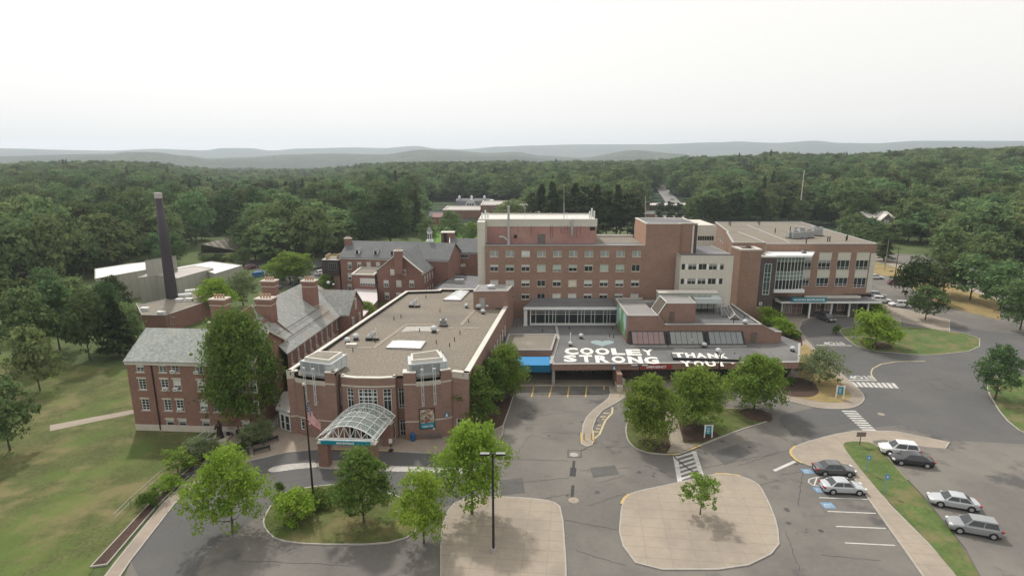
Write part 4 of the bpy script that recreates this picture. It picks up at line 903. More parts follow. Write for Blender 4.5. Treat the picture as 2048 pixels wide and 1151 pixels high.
# ------------------------------------------------------------------ chimney building behind it
bB = empty('slate_hall', (-38, 95, 0), 'long brick hall with weathered slate roof and four tall corbelled chimneys', 'building')
E0, E1 = Vector((-34.0, 82.5, 0)), Vector((-32.25, 102.2, 0)); eB = (E1 - E0).normalized(); nB = Vector((-eB.y, eB.x, 0)); LB = (E1 - E0).length
PB = lambda s, d, z: E0 + eB * s + nB * d + Vector((0, 0, z))
WB = Wall(tuple(E0[:2]), tuple(E1[:2]))
opB = []
for k in range(9):
    s = 1.1 + 2.25 * k; opB += [(s, s + .75, 6.6, 8.6), (s, s + .75, 2.8, 5.2)]
mb = MB(); mb.wall(WB, 0, 9.3, opB, .16)
mb.face([PB(LB + 6, 15, 0), PB(4.8, 15, 0), PB(4.8, 15, 9.3), PB(LB + 6, 15, 9.3)])
mb.face([PB(4.8, 15, 0), PB(4.8, 0, 0), PB(4.8, 0, 9.3), PB(4.8, 6.4, 14.7), PB(4.8, 8.6, 14.7), PB(4.8, 15, 9.3)])
mb.face([PB(LB + 6, 0, 0), PB(LB + 6, 15, 0), PB(LB + 6, 15, 9.3), PB(LB + 6, 7.5, 14.6), PB(LB + 6, 0, 9.3)])
mb.build('wall', M_brick_old, bB)
mb = MB(); roof_slab(mb, [PB(-1, -.5, 9.1), PB(LB - .2, -.5, 9.1), PB(LB + 6, -.5, 9.1), PB(LB + 6, 7.5, 14.6), PB(5.0, 7.5, 14.6), PB(1.2, 4.6, 12.5)]); roof_slab(mb, [PB(LB + 6, 15.5, 9.1), PB(4.8, 15.5, 9.1), PB(4.8, 7.502, 14.6), PB(LB + 6, 7.502, 14.6)]); mb.build('roof', M_slate_old, bB)
mb = MB(); mb.wbox(WB, 0, LB, 8.75, 9.05, .003, .3); mb.wbox(WB, 0, LB, 5.75, 5.95, .003, .06); mb.build('eave_trim', M_stone, bB)
for o in opB: 
    window(bB, WB, o, nx=2, nz=4, fr=.08, sill=.12, lintel=.14, blind=(.4, M_blind) if rA.random() < .6 else None)
q = MB()
for k in range(8):
    s = 1.1 + 2.25 * k + 1.1; 
    for j in range(5): q.wbox(WB, s - 1.28 - (.16 if j % 2 else 0), s - .17 + (.16 if j % 2 else 0), 5.3 + j * .26 - .02, 5.5 + j * .26 - .02, .062, .075)
q.build('stone_quoins', M_stone, bB)
mb = MB()   # snow rail on the roof
for d, z in ((2.2, 11.25), (1.0, 10.35)): mb.tube([PB(.5, d, z), PB(LB - 1, d, z)], .05, 5)
mb.build('snow_rail', M_dark, bB)
# parapet gable facing the court and the brick lift house beside it
mb = MB(); Wgf = Wall(tuple(PB(4.5, 15.2, 0)[:2]), tuple(PB(4.5, 2.5, 0)[:2])); 
pts = [(0, 9.0), (12.0, 9.0), (12.0, 10.5), (9.6, 12.1), (7.7, 14.9), (3.4, 12.2), (1.6, 11.9), (0, 11.9)]
mb.face([Wgf.p(s, z, 0) for s, z in pts]); mb.face([Wgf.p(s, z, -.35) for s, z in reversed(pts)])
mb.mi = 1
for (s0, z0), (s1, z1) in zip(pts[2:], pts[3:]): mb.obox(Wgf.p((s0 + s1) / 2, (z0 + z1) / 2 + .06, -.17), (Wgf.p(s1, z1) - Wgf.p(s0, z0)) / 2, Vector((*Wgf.n, 0)) * .24, (0, 0, .07))
mb.mi = 2; mb.wbox(Wgf, 7.1, 7.8, 11.6, 12.9, .002, .06); mb.build('parapet_gable', [M_brick_old, M_stone, M_white], bB)
mb = MB(); a = atY(480, 640, 86)[0]; b = atY(529, 640, 86)[0]; mb.prism([(a, 86), (b, 85.6), (b + .6, 89.5), (a + .6, 89.9)], 6, 13.0); mb.mi = 1; mb.prism([(a + .2, 86.2), (b - .2, 85.8), (b + .4, 89.3), (a + .8, 89.7)], 13.003, 13.03); mb.build('lift_house', [M_brick_old, M_gravel2], bB)
def chimney(px, ytop, Y, zb, w, d, label):
    X, zt = atY(px, ytop, Y); r = empty('chimney', (X, Y, zb), label, 'chimney')
    r.parent = None
    e = Vector((math.cos(R(-7)), math.sin(R(-7)), 0)); n = Vector((-e.y, e.x, 0)); c = lambda z: Vector((X, Y, z))
    mb = MB(); zc = zt - .75
    mb.obox(c((zb + zc) / 2), e * w / 2, n * d / 2, (0, 0, (zc - zb) / 2)); mb.obox(c(zc - .95), e * (w / 2 + .06), n * (d / 2 + .06), (0, 0, .06), 1); mb.obox(c(zc - .25), e * (w / 2 + .12), n * (d / 2 + .12), (0, 0, .2), 0); mb.obox(c(zc + .05), e * (w / 2 + .18), n * (d / 2 + .18), (0, 0, .09), 1)
    mb.obox(c(zb + 2.1), e * (w / 2 + .05), n * (d / 2 + .05), (0, 0, .06), 1)
    mb.build('stack', [M_brick_old, M_stone], bB if False else r)
    for k in range(4): 
        p = c(zc + .14) + e * ((k - 1.5) * w * .2); q = MB(); q.lathe(p, [(.17, 0), (.15, .5), (.19, .55), (.19, .62)], 8); q.build('chimney_pot', mat('clay_pot', (.42, .27, .19), .8), r)
    return r
chs = [chimney(438, 588, 91, 6, 2.5, 1.7, ''), chimney(530, 587, 88, 8.5, 2.5, 1.7, ''), chimney(538.5, 553, 103, 9, 2.4, 1.6, ''), chimney(618, 553, 100.5, 9.5, 2.3, 1.5, '')]
for cch in chs:
    loc = cch.location.copy(); cch.parent = bB; cch.location = loc - LOC[bB]; cch.name = 'chimney'
    for k in ('label', 'category'):
        if k in cch: del cch[k]
# cross gable C
C0, C1 = PB(LB + .1, 0, 0), None
bCn = Vector((math.cos(R(-7)), math.sin(R(-7)), 0)); 
pR = Vector((-30.3, 102.4, 0)); eC = Vector((math.cos(R(-7)), math.sin(R(-7)), 0)); nC = Vector((-eC.y, eC.x, 0)); LC = 8.5; A_c = pR - eC * LC
gable_block(bB, tuple(A_c[:2]), tuple(pR[:2]), 7.2, 9.4, 12.9, M_brick_old, M_slate_old, over=.35, trim=M_stone, gl=False)
Wcg = Wall(tuple(pR[:2]), tuple((pR + nC * 7.2)[:2]))
for s, z in ((3.2, 9.6), (1.6, 6.3), (4.8, 6.3), (1.6, 2.9), (4.8, 2.9)): window(bB, Wcg, (s, s + .8, z, z + 1.8), nx=2, nz=3, depth=-.04, sill=.12, lintel=.12)
# low membrane roof link between the two
mb = MB(); lp = Gs([(400,662),(447,640),(470,632),(500,645),(520,655),(505,668),(470,664)], 7.5); mb.prism(lp, 0, 7.5, 0, 1); mb.build('link_building', [M_brick_old, mat('white_membrane', (.5, .47, .45), .7, var=.08)], None, 'low brick link with pale membrane roof behind the slate-roofed left building', 'building', loc=(*lp[0], 0))
# ------------------------------------------------------------------ brick tower block
bT = empty('hospital_tower', (11, 124, 0), 'five-storey brown brick ward block with four rows of ten windows', 'building')
YT = 118.5; xl = atY(970, 490, YT)[0]; xr = atY(1290.5, 489, YT)[0]; WT = Wall((xl, YT), (xr, YT)); ZT = atY(1290, 491, YT)[1]
opT = []
c0_ = WT.px(988, 507)[0]; c9_ = WT.px(1273, 507)[0]
for ri, (y0, y1) in enumerate([(501, 513.2), (529, 542.5), (559.5, 572.5), (586.5, 598)]):
    za, zb = WT.px(1130, y1)[1], WT.px(1130, y0)[1]
    for k in range(10):
        s = c0_ + (c9_ - c0_) * k / 9; opT.append((s - .88, s + .88, za, zb, k, ri))
mb = MB(); mb.wall(WT, 0, ZT, [o[:4] for o in opT], .14); mb.face([(xl, YT + 18, 0), (xl, YT, 0), (xl, YT, ZT), (xl, YT + 18, ZT)]); mb.face([(xr, YT + 18, 0), (xl, YT + 18, 0), (xl, YT + 18, ZT), (xr, YT + 18, ZT)]); mb.face([(xr, YT + 3.5, ZT - 1), (xr, YT + 18, ZT - 1), (xr, YT + 18, ZT), (xr, YT + 3.5, ZT)])
mb.build('wall', M_brick_tower, bT)
gy = M_blind_grey; gr_ = M_blind_green
pat = {0: [(.0, 0)] * 10}
R1 = [(1, gy), (1, gy), (.9, M_blind), (1, gy), (1, gy), (1, gy), (1, gy), (1, gy), (1, gy), (1, gy)]
R2 = [(.35, M_blind), (.45, gr_), (.35, M_blind), (1, gr_), (.8, gr_), (.5, gr_), (.25, M_blind), (1, gr_), (.8, gr_), (0, None)]
R3 = [(1, M_blind), (1, M_blind), (.55, M_blind), (.12, M_blind), (.35, M_blind), (1, mat('cream_blind', (.62, .58, .46), .8)), (.65, M_blind), (.45, M_blind), (.6, M_blind), (.45, M_blind)]
R4 = [(.2, M_blind), (.3, M_blind), (.3, M_blind), (0, None), (1, M_blind), (.9, M_blind), (.4, M_blind), (.35, M_blind), (.45, M_blind), (.9, M_blind)]
for s0, s1, z0, z1, k, ri in opT:
    b_ = [R1, R2, R3, R4][ri][k]; window(bT, WT, (s0, s1, z0, z1), fr=.07, mf=M_white_metal if ri == 0 else M_coping_lt, depth=.14, xs=[.63] if ri == 0 else [.5], mull=.16 if ri == 0 else .06, blind=b_ if b_[0] else None, sill=.05)
q = MB()
for ri, y in ((0, 520), (1, 548.5), (2, 577)):
    for k in range(10):
        s = c0_ + (c9_ - c0_) * k / 9; z = WT.px(1130, y)[1]; q.wbox(WT, s - .28, s + .28, z - .05, z + .05, .003, .03)
q.build('vent_grilles', mat('rusty_grille', (.36, .24, .18), .8), bT)
mb = MB(); mb.wbox(WT, 0, WT.L, ZT + .002, ZT + .12, -.5, .08, 0); mb.mi = 1; mb.face([(xl, YT + .5, ZT - .05), (xr, YT + .5, ZT - .05), (xr, YT + 18, ZT - .05), (xl, YT + 18, ZT - .05)]); mb.mi = 2; mb.face([(18.1, YT + 4, ZT - .03), (xr, YT + 4, ZT - .03), (xr, YT + 13, ZT - .03), (18.1, YT + 13, ZT - .03)]); mb.mi = 3; mb.box(18.1, xr, YT + 12.8, YT + 13.2, ZT - .02, ZT + .5); mb.build('roof', [M_coping, M_membrane2, M_gravel2, M_coping_lt], bT)
# penthouse storey
phT = empty('tower_penthouse', (0, 0, 0)); phT.parent = bT; LOC[phT] = LOC[bT]; phT.location = (0, 0, 0)
phx0, phx1, YP = -7.15, 18.0, 122.0; ZPH = 24.5
W = Wall((phx0, YP), (phx1, YP)); d0 = W.px(1083, 475)[0]; mb = MB()
mb.wall(W, ZT - .1, ZPH, [], .1, s0=1.8); mb.face([(phx1, YP, ZT - .1), (phx1, YP + 12, ZT - .1), (phx1, YP + 12, ZPH), (phx1, YP, ZPH)]); mb.face([(phx0, YP + 12, ZT - 12), (phx0, YP, ZT - 12), (phx0, YP, ZPH), (phx0, YP + 12, ZPH)]); mb.face([(phx1, YP + 12, ZT - .1), (phx0, YP + 12, ZT - .1), (phx0, YP + 12, ZPH), (phx1, YP + 12, ZPH)])
mb.mi = 1; mb.wbox(W, 1.8, W.L + .1, 23.2, ZPH, .003, .12); mb.mi = 1; mb.box(phx0 - .05, xl - .002, YT + .6, YP - .002, 3, ZPH); mb.box(phx0, phx0 + 1.8, YP, YP + .1, ZT, ZPH); mb.wbox(W, 0, W.L + .1, ZPH + .002, ZPH + .3, -.4, .16)
mb.mi = 2; mb.face([(phx0, YP, ZPH + .05), (phx1, YP, ZPH + .05), (phx1, YP + 12, ZPH + .05), (phx0, YP + 12, ZPH + .05)]); mb.mi = 1; mb.box(phx0, phx1, YP + 11.6, YP + 12.1, ZPH - .2, ZPH + .32)
mb.build('penthouse_wall', [M_brick_pink, M_panel2, mat('white_roof_membrane', (.55, .53, .5), .7, var=.08, scale=.4)], phT)
dd = MB(); dd.wbox(W, d0 - .8, d0 + .8, ZT, ZT + 1.95, .004, .07); dd.build('door', mat('taupe_door', (.16, .14, .13), .6), phT)
dd = MB(); s_ = W.px(1031, 471)[0]; dd.wbox(W, s_ - .35, s_ + .35, ZT + 1.1, ZT + 1.8, .004, .06); dd.build('louvre', M_dark, phT)
dd = MB(); s_ = W.px(1185, 457)[0]; dd.wbox(W, s_ - .55, s_ + .55, 22.4, 23.2 - .01, .004, .06); dd.build('louvre', M_dark, phT)
dd = MB(); rr = random.Random(2)
for x in (1036, 1062, 1101, 1105, 1122, 1128, 1134, 1154, 1161):
    s_ = W.px(x, 460)[0]; dd.tube([W.p(s_, 23.6, .16), W.p(s_, rr.uniform(20.5, 22), .05)], .03, 4)
dd.build('cable_run', M_dark, phT)
# ducts against the penthouse
def on_plane(px, py, Y): x, z = atY(px, py, Y); return Vector((x, Y, z))
du = empty('exhaust_duct', on_plane(1017, 490, 120.6), 'tall galvanised exhaust duct with elbow rising past the penthouse', 'duct')
mb = MB(); p0 = on_plane(1017, 415, 120.6); mb.cyl(on_plane(1017, 478, 120.6), p0, .25, .25, 12); mb.cyl(on_plane(1017, 489, 120.6), on_plane(1017, 478, 120.6), .42, .25, 12); mb.cyl(p0, p0 + Vector((0, 0, .3)), .33, .33, 12); mb.build('stack', M_galv, du, smooth=False)
mb = MB(); q = [on_plane(x, y, 120.5) for x, y in ((1015, 481), (1009, 475), (1004, 473), (999, 474))]; mb.tube(q, .2, 10); mb.build('elbow', M_galv, du)
mb = MB(); mb.cyl(on_plane(1144, 468, 121.6), on_plane(1144, 441, 121.6), .26, .26, 12); mb.cyl(on_plane(1144, 473, 121.6), on_plane(1144, 468, 121.6), .12, .3, 12); mb.cyl(on_plane(1144, 441, 121.6), on_plane(1145, 438, 123.2), .26, .26, 12); mb.build('exhaust_duct', M_galv, None, 'short galvanised duct bent over the penthouse roof edge', 'duct', loc=on_plane(1144, 473, 121.6))
an = MB(); an.cyl(on_plane(1128, 441, 123), on_plane(1128, 405, 123), .07, n=6); an.cyl(on_plane(1128, 405, 123), on_plane(1128, 366, 123), .035, n=6); an.build('antenna_mast', mat('antenna_grey', (.45, .46, .46), .4), None, 'tallest thin whip antenna in the middle of the penthouse roof', 'antenna', loc=on_plane(1128, 441, 123))
def antenna(px, y0, y1, Y, label, r=.04):
    mb = MB(); mb.cyl(on_plane(px, y0, Y), on_plane(px, y1, Y), r, n=6); mb.build('antenna_mast', MATS['antenna_grey'], None, label, 'antenna', loc=on_plane(px, y0, Y))
antenna(1050, 441, 410, 128, 'thin pale pole antenna on the left half of the penthouse roof')
antenna(1134, 441, 424, 124, 'short thin pole right beside the tallest whip antenna')
antenna(1269, 476, 449, 130, 'thin pole standing on the gravel roof right of the penthouse', .06)
antenna(1291, 447, 392, 119.5, 'tall thin rod on the corner of the high blank brick block', .05)
for i, (x, y0, y1, lab) in enumerate([(964, 438, 425, 'leftmost white panel antenna at the left end of the penthouse roof'), (971, 438, 420, 'tallest white panel antenna at the left end of the penthouse roof'), (976, 438, 425, 'white panel antenna on the right of the left rooftop group'), (1179, 437, 422, 'white panel antenna on the left of the right rooftop group'), (1183, 437, 416, 'tallest white panel antenna of the right rooftop group'), (1188, 437, 421, 'white panel antenna on the right end of the right rooftop group')]):
    p = on_plane(x, y0, 124); q = on_plane(x, y1, 124); mb = MB(); mb.cyl(p - Vector((0, 0, .3)), q, .05, n=6); mb.box(p.x - .17, p.x + .17, 123.8, 123.95, p.z + .1, q.z); mb.build('panel_antenna', M_white, None, lab, 'antenna', 'panel antennas on the penthouse roof', loc=p)
# high blank brick block
bK = empty('lift_tower', (32, 124, 0), 'tall windowless brown brick block to the right of the window grid', 'building')
ZK = atY(1292, 448, YT)[1]; kx = [xr + .003, atY(1362, 448, YT)[0], atY(1387.5, 448, YT)[0], atY(1390, 448, YT)[0], atY(1397, 449, YT)[0]]
mb = MB(); K = [(kx[0], YT - .02), (kx[1], YT - .02), (kx[1], YT + .5), (kx[4], YT + .5), (kx[4], YT + 11), (kx[0], YT + 11)]
plain_walls(mb, K, 0, ZK, skip=(5,)); mb.face([(K[5][0], K[5][1], ZT - 2), (*K[0], ZT - 2), (*K[0], ZK), (*K[5], ZK)], 2); mb.mi = 1  # left face takes a brighter brick tone, sunlight put into its colour
mb.box(kx[2], kx[2] + .35, YT + .40, YT + .498, 12, ZK - .3); mb.build('wall', [M_brick_tower, M_coping_lt, mat('sunlit_brick', (.42, .25, .18), .9, var=.1)], bK)
mb = MB(); mb.box(kx[2] + .36, kx[4] + .02, YT + .42, YT + .496, 12, ZK - .3); mb.build('dark_panel', M_brick_dark, bK)
mb = MB(); coping(mb, K, ZK, .35, .16); mb.mi = 1; flat_roof(mb, K, ZK + .02, .3); mb.build('roof', [M_coping_lt, M_membrane2], bK)
# cream panel building
bW = empty('cream_wing', (40, 120, 0), 'cream metal-panelled hospital wing with two rows of dark windows', 'building')
YW = 115.0; wx0, wx1 = atY(1359, 560, YW)[0], atY(1463.5, 560, YW)[0]; WW = Wall((wx0, YW), (wx1, YW)); ZW = atY(1410, 510, YW)[1]
mb = MB(); opW = []
for (y0, y1) in ((527.2, 539.3), (556.3, 568.3)):
    za, zb = WW.px(1410, y1)[1], WW.px(1410, y0)[1]
    for (x0, x1) in ((1363, 1370.5), (1376.5, 1393), (1397, 1413.5), (1417.5, 1434), (1440, 1448)):
        a, b = WW.px(x0, 533)[0], WW.px(x1, 533)[0]; opW.append((max(.05, a), b, za, zb))
mb.wall(WW, 3.5, ZW, opW, .12); mb.face([(wx1, YW, 3.5), (wx1, YW + 14, 3.5), (wx1, YW + 14, ZW), (wx1, YW, ZW)]); mb.face([(wx0, YW + 3.4, 3.5), (wx0, YW, 3.5), (wx0, YW, ZW), (wx0, YW + 3.4, ZW)]); mb.build('wall', M_panel, bW)
for o in opW: window(bW, WW, o, nx=2 if o[1] - o[0] > 1.2 else 1, fr=.05, mf=M_coping_lt, depth=.12, blind=(rA.uniform(.1, .5), gy) if rA.random() < .5 else None, mull=.05)
mb = MB(); 
for za in (WW.px(1410, 540.5)[1], WW.px(1410, 569.5)[1]):
    for s in [ (opW[i][1] + opW[i + 1][0]) / 2 for i in range(4)]: mb.wbox(WW, s - .2, s + .2, za + .12, za + 1.3, .004, .05)
mb.build('panel_strips', M_white, bW)
mb = MB(); mb.box(wx0, wx1, YW + .02, YW + 14, ZW - .4, ZW - .3, 1); mb.wbox(WW, 0, WW.L, ZW + .002, ZW + .2, -.3, .06, 1); mb.build('roof', [M_coping, M_membrane2], bW)
# rear link with ribbon windows
bL = empty('rear_link', (50, 150, 0), 'cream panelled link with dark ribbon windows between brick block and north wing', 'building')
YL = 150; lx0, lx1 = atY(1393, 470, YL)[0], atY(1432, 470, YL)[0]; WL_ = Wall((lx0, YL), (lx1, YL)); ZL = atY(1410, 450, YL)[1]
opL = [WL_.op(1395, 471.5, 1428, 481), WL_.op(1395, 497, 1428, 504)]
mb = MB(); mb.wall(WL_, 0, ZL, opL, .12); mb.prism([(lx0, YL + .1), (lx1, YL + .1), (lx1, YL + 14), (lx0, YL + 14)], ZL - .2, ZL - .1); mb.build('wall', M_panel, bL)
for o in opL: window(bL, WL_, o, nx=7, fr=.06, mf=M_coping_lt, depth=.12)
# ------------------------------------------------------------------ glazed corridor on the emergency roof
bC = empty('glazed_corridor', (13, 114, 4), 'long white-framed glazed corridor with grey roof at the foot of the ward block', 'corridor')
YC = 113.0; cx0, cx1 = 3.66, 23.0; WC = Wall((cx0, YC), (cx1, YC)); opc = (.1, WC.L - .1, 4.25, 7.35)
mb = MB(); mb.wall(WC, 4.0, 7.6, [opc], .12); mb.build('wall', M_white, bC)
xs = []; xx = 0.0
for k, w in enumerate([1.1, 1.9, .75, .8, .6, 2.0, .75] + [1.75, .75, .6, 1.4, .75] * 8):
    xx += w
    if xx > WC.L - .8: break
    xs.append(xx / (WC.L - .2))
window(bC, WC, opc, xs=xs, zs=[.08, .7, .86], fr=.12, mull=.09, depth=.12, mg=M_glass)
mb = MB()
for x in (cx0 - .9,): mb.box(x - .35, x + .35, YC - .35, YC + .35, 4.2, 7.6); mb.box(x - .45, x + .45, YC - .45, YC + .45, 4.0, 4.2)
mb.box(cx0 - 1.3, cx1, YC - .9, YC - .7, 7.62, 8.1); mb.build('column', M_white, bC)
mb = MB(); roof_slab(mb, [(cx0 - 1.4, YC - .69, 8.1), (cx1, YC - .69, 8.1), (cx1, YT - .02, 8.45), (cx0 + 1.0, YT - .02, 8.45)], .3); mb.build('roof', M_membrane2, bC)
# ------------------------------------------------------------------ emergency building
ZE = 4.1
bE = empty('emergency_building', (30, 100, 0), 'single-storey brick emergency building with grey membrane roof and painted roof lettering', 'building')
EP = [(6.6, 90.4), (17.3, 90.45), (48.3, 91.4), (50.5, 95.5), (53.5, 101.5), (48, 118), (22, YT - .01), (-0.2, YT - .01), (0.25, 113.5), (-1.2, 106.2), (-2.0, 99.5), (6.6, 99.0)]
mb = MB(); flat_roof(mb, EP, ZE); mb.build('roof', M_membrane, bE)
mb = MB(); mb.prism([(6.6, 90.4), (48.3, 91.4), (48.25, 91.9), (7.1, 90.9)], 3.02, ZE + .02, 0, 1); mb.prism([(6.6, 90.41), (7.1, 90.91), (7.1, 99.2), (6.6, 99.2)], 3.02, ZE + .02, 0, 1); mb.prism([(48.31, 91.41), (53.5, 101.5), (53.0, 101.5), (48.26, 91.91)], 3.02, ZE + .02, 0, 1)
mb.build('fascia', [M_brick, M_coping], bE)
mb = MB(); cap_line(mb, [(9.2, 113.0), (9.0, 104), (6.65, 90.5)], ZE + .02, .45, .12, inner=.1, mi=0, mi2=0, side=-1); mb.build('parapet_cap', M_coping, bE)
mb = MB()   # soffit, recessed walls
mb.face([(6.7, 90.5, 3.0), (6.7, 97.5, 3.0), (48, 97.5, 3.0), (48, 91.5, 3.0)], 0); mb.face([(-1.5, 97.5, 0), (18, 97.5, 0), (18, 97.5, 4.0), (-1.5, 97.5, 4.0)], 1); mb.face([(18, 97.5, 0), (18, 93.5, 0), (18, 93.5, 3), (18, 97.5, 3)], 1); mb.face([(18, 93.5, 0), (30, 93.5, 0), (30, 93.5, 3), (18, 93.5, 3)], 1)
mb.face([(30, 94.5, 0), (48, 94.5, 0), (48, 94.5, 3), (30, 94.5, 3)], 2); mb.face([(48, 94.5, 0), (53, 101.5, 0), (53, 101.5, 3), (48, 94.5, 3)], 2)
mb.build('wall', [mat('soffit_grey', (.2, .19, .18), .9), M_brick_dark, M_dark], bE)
mb = MB(); mb.box(6.75, 7.25, 91.2, 91.9, 0, 3.0); mb.build('column', mat('grey_concrete', (.34, .32, .29), .9), bE)
mb = MB(); mb.box(17.3, 18.1, 88.6, 93.4, 0, 2.999); mb.mi = 1; mb.box(17.25, 18.15, 88.1, 90.3, 0.01, 1.2); mb.build('brick_pier', [M_brick, M_stone], bE)
for x in (10.0, 12.6, 15.0):
    Wd = Wall((8, 97.45), (17.8, 97.45)); window(bE, Wd, (x - 8, x - 6.2, .1, 2.4), nx=2, depth=-.03, mf=M_coping, fr=.08, name='door')
mb = MB(); mb.box(11.9, 13.0, 92.5, 92.56, 2.3, 2.9); mb.build('hanging_sign', M_white, bE)
sgE = MB(); a = atY(1283, 740, 90.3)[0]; b = atY(1342, 740, 91)[0]; sgE.obox(((a + b) / 2, 90.75, 3.55), ((b - a) / 2, .05, 0), (0, .06, 0), (0, 0, .36)); so = sgE.build('sign', M_red, None, 'long red sign with white EMERGENCY lettering on the roof fascia', 'sign', loc=((a + b) / 2, 90.7, 3.55))
text_mesh('lettering', 'EMERGENCY', (a + (b - a) * .17, 90.655, 3.34), ((b - a) * .66, .05, 0), (0, 0, .42), M_signtext, so, .03)
xA = atY(1228, 737, 90.4)[0]; mb = MB(); mb.box(xA - .3, xA + .3, 90.28, 90.38, 3.15, 3.85); ao = mb.build('letter_sign', MATS['blue_letter_sign'], None, 'small blue square sign with white A on the emergency roof fascia', 'sign', loc=(xA, 90.3, 3.15)); text_mesh('lettering', 'A', (xA - .2, 90.27, 3.23), (.4, 0, 0), (0, 0, .52), M_signtext, ao, .05)
mb = MB(); 
for k in range(1, 15): 
    t = k / 15; mb.tube([(18.05 + 5 * t, 93.4, .4 + 2.2 * t), (18.05 + 5 * (t + 1 / 15), 93.4, .4 + 2.2 * (t + 1 / 15))], .04, 4)
mb.build('handrail', M_red, bE)
# gravel-roofed block with blue awning
bG = empty('ambulance_bay', (2, 98, 0), 'small brick block with gravel roof and bright blue awning beside the roof lettering', 'building')
gp = [G(1040, 700, 5.0), G(1103, 700, 5.0), G(1113, 668, 5.0), G(1025, 668, 5.0)]; gp = [(-1.6, gp[0][1]), gp[1], gp[2], (-.6, gp[2][1])]
mb = MB(); mb.prism(gp, ZE - 1.2, 5.0, 0, 1); mb.build('wall', [M_brick, M_gravel2], bG); mb = MB(); coping(mb, gp, 5.0, .25, .1); mb.build('parapet_cap', M_coping, bG)
aw = MB(); y0, y1 = 90.9, 94.0; aw.face([(-1.5, y0, 3.75), (6.5, y0, 3.75), (6.5, y1, 4.15), (-1.5, y1, 4.15)]); aw.mi = 1; aw.face([(-1.5, y0, 2.5), (6.5, y0, 2.5), (6.5, y0, 3.75), (-1.5, y0, 3.75)]); aw.face([(-1.5, y1, 2.5), (-1.5, y0, 2.5), (-1.5, y0, 3.75), (-1.5, y1, 4.15)]); aw.build('awning', [M_blue, M_blue_side], bG)
# roof lettering and hearts
def roof_text(ch, x0, x1, y0, y1, skew=0, z=ZE + .01):
    P00 = Vector((*G(x0, y1, z), z)); P10 = Vector((*G(x1, y1, z), z)); P01 = Vector((*G(x0, y0, z), z))
    return P00, P10 - P00, P01 - P00
def letters(word, boxes, grp, lab):
    for n_, (chh, bx) in enumerate(zip(word, boxes)):
        z = bx[4] if len(bx) > 4 else ZE + .012; o, ex, ey = roof_text(chh, *bx[:4], z=z)
        ey = Vector((ey.x * .5, ey.y, 0)); text_mesh('roof_letter', chh, o, ex, ey, M_letter, None, .045, .01, label=lab[n_], cat='roof letter', group=grp)
letters('COOLEY', [(1130,1157.5,695,708.5), (1161,1189,695,708.5), (1192,1221,695.5,709), (1224.5,1251,696,709), (1254,1284,698,710), (1286,1310,698,710)], 'flat white letters of COOLEY on the roof', ['flat white letter C at the start of COOLEY on the grey roof', 'flat white letter O, first of the two in COOLEY', 'flat white letter O, second of the two in COOLEY', 'flat white letter L in COOLEY on the grey roof', 'flat white letter E in COOLEY on the grey roof', 'flat white letter Y at the end of COOLEY on the grey roof'])
letters('STRONG', [(1128,1155,709.5,723), (1160,1187,709.5,723.5), (1192,1220,710,724.5), (1224.5,1253,711.5,725), (1258,1287,712,726), (1290,1319.5,713,727)], 'flat white letters of STRONG on the roof', ['flat white letter S at the start of STRONG on the grey roof', 'flat white letter T in STRONG on the grey roof', 'flat white letter R in STRONG on the grey roof', 'flat white letter O in STRONG on the grey roof', 'flat white letter N in STRONG on the grey roof', 'flat white letter G at the end of STRONG on the grey roof'])
ZD = ZE + .45
TR = Gs([(1346,714.5),(1478,718.5),(1480,708),(1343,703.5)], ZD)
mb = MB(); mb.prism(TR, ZE - .05, ZD, 1, 0); mb.build('raised_deck', [M_membrane2, M_dark], bE)
letters('THANK', [(1348,1371,704.5,714,ZD + .012), (1373,1392,705,714.5,ZD + .012), (1394,1414,705.5,715,ZD + .012), (1418,1438,706,715.5,ZD + .012), (1441,1457,706.5,716,ZD + .012)], 'flat white letters of THANK on the raised roof deck', ['flat white letter T in THANK on the raised dark deck', 'flat white letter H in THANK on the raised dark deck', 'flat white letter A in THANK on the raised dark deck', 'flat white letter N in THANK on the raised dark deck', 'flat white letter K in THANK on the raised dark deck'])
letters('YOU!', [(1364,1386,721,732), (1390,1410,721,732), (1414,1434,721,732), (1441,1449,721,732)], 'flat white letters of YOU! on the roof', ['flat white letter Y of YOU! near the roof edge', 'flat white letter O of YOU! near the roof edge', 'flat white letter U of YOU! near the roof edge', 'flat white exclamation mark after YOU near the roof edge'])
def heart(px0, px1, py0, py1, m, lab):
    z = ZE + .012; pts = []
    for k in range(40):
        t = 2 * math.pi * k / 40; hx = 16 * math.sin(t) ** 3; hy = 13 * math.cos(t) - 5 * math.cos(2 * t) - 2 * math.cos(3 * t) - math.cos(4 * t)
        pts.append((px0 + (px1 - px0) * (hx + 16) / 32, py1 + (py0 - py1) * (hy + 17) / 29))
    P = Gs(pts, z); mb = MB(); mb.face([(*p, z) for p in P][::-1]); mb.build('heart_sheet', m, None, lab, 'roof heart', loc=(*P[0], z))
heart(1181, 1228, 680, 692.5, mat('pale_blue_heart', (.27, .34, .35), .8, var=.08), 'pale blue flat heart on the grey roof above the lettering')
heart(1457, 1474, 720, 728, mat('pink_heart', (.62, .38, .40), .8, var=.08), 'pink flat heart on the grey roof after YOU!')
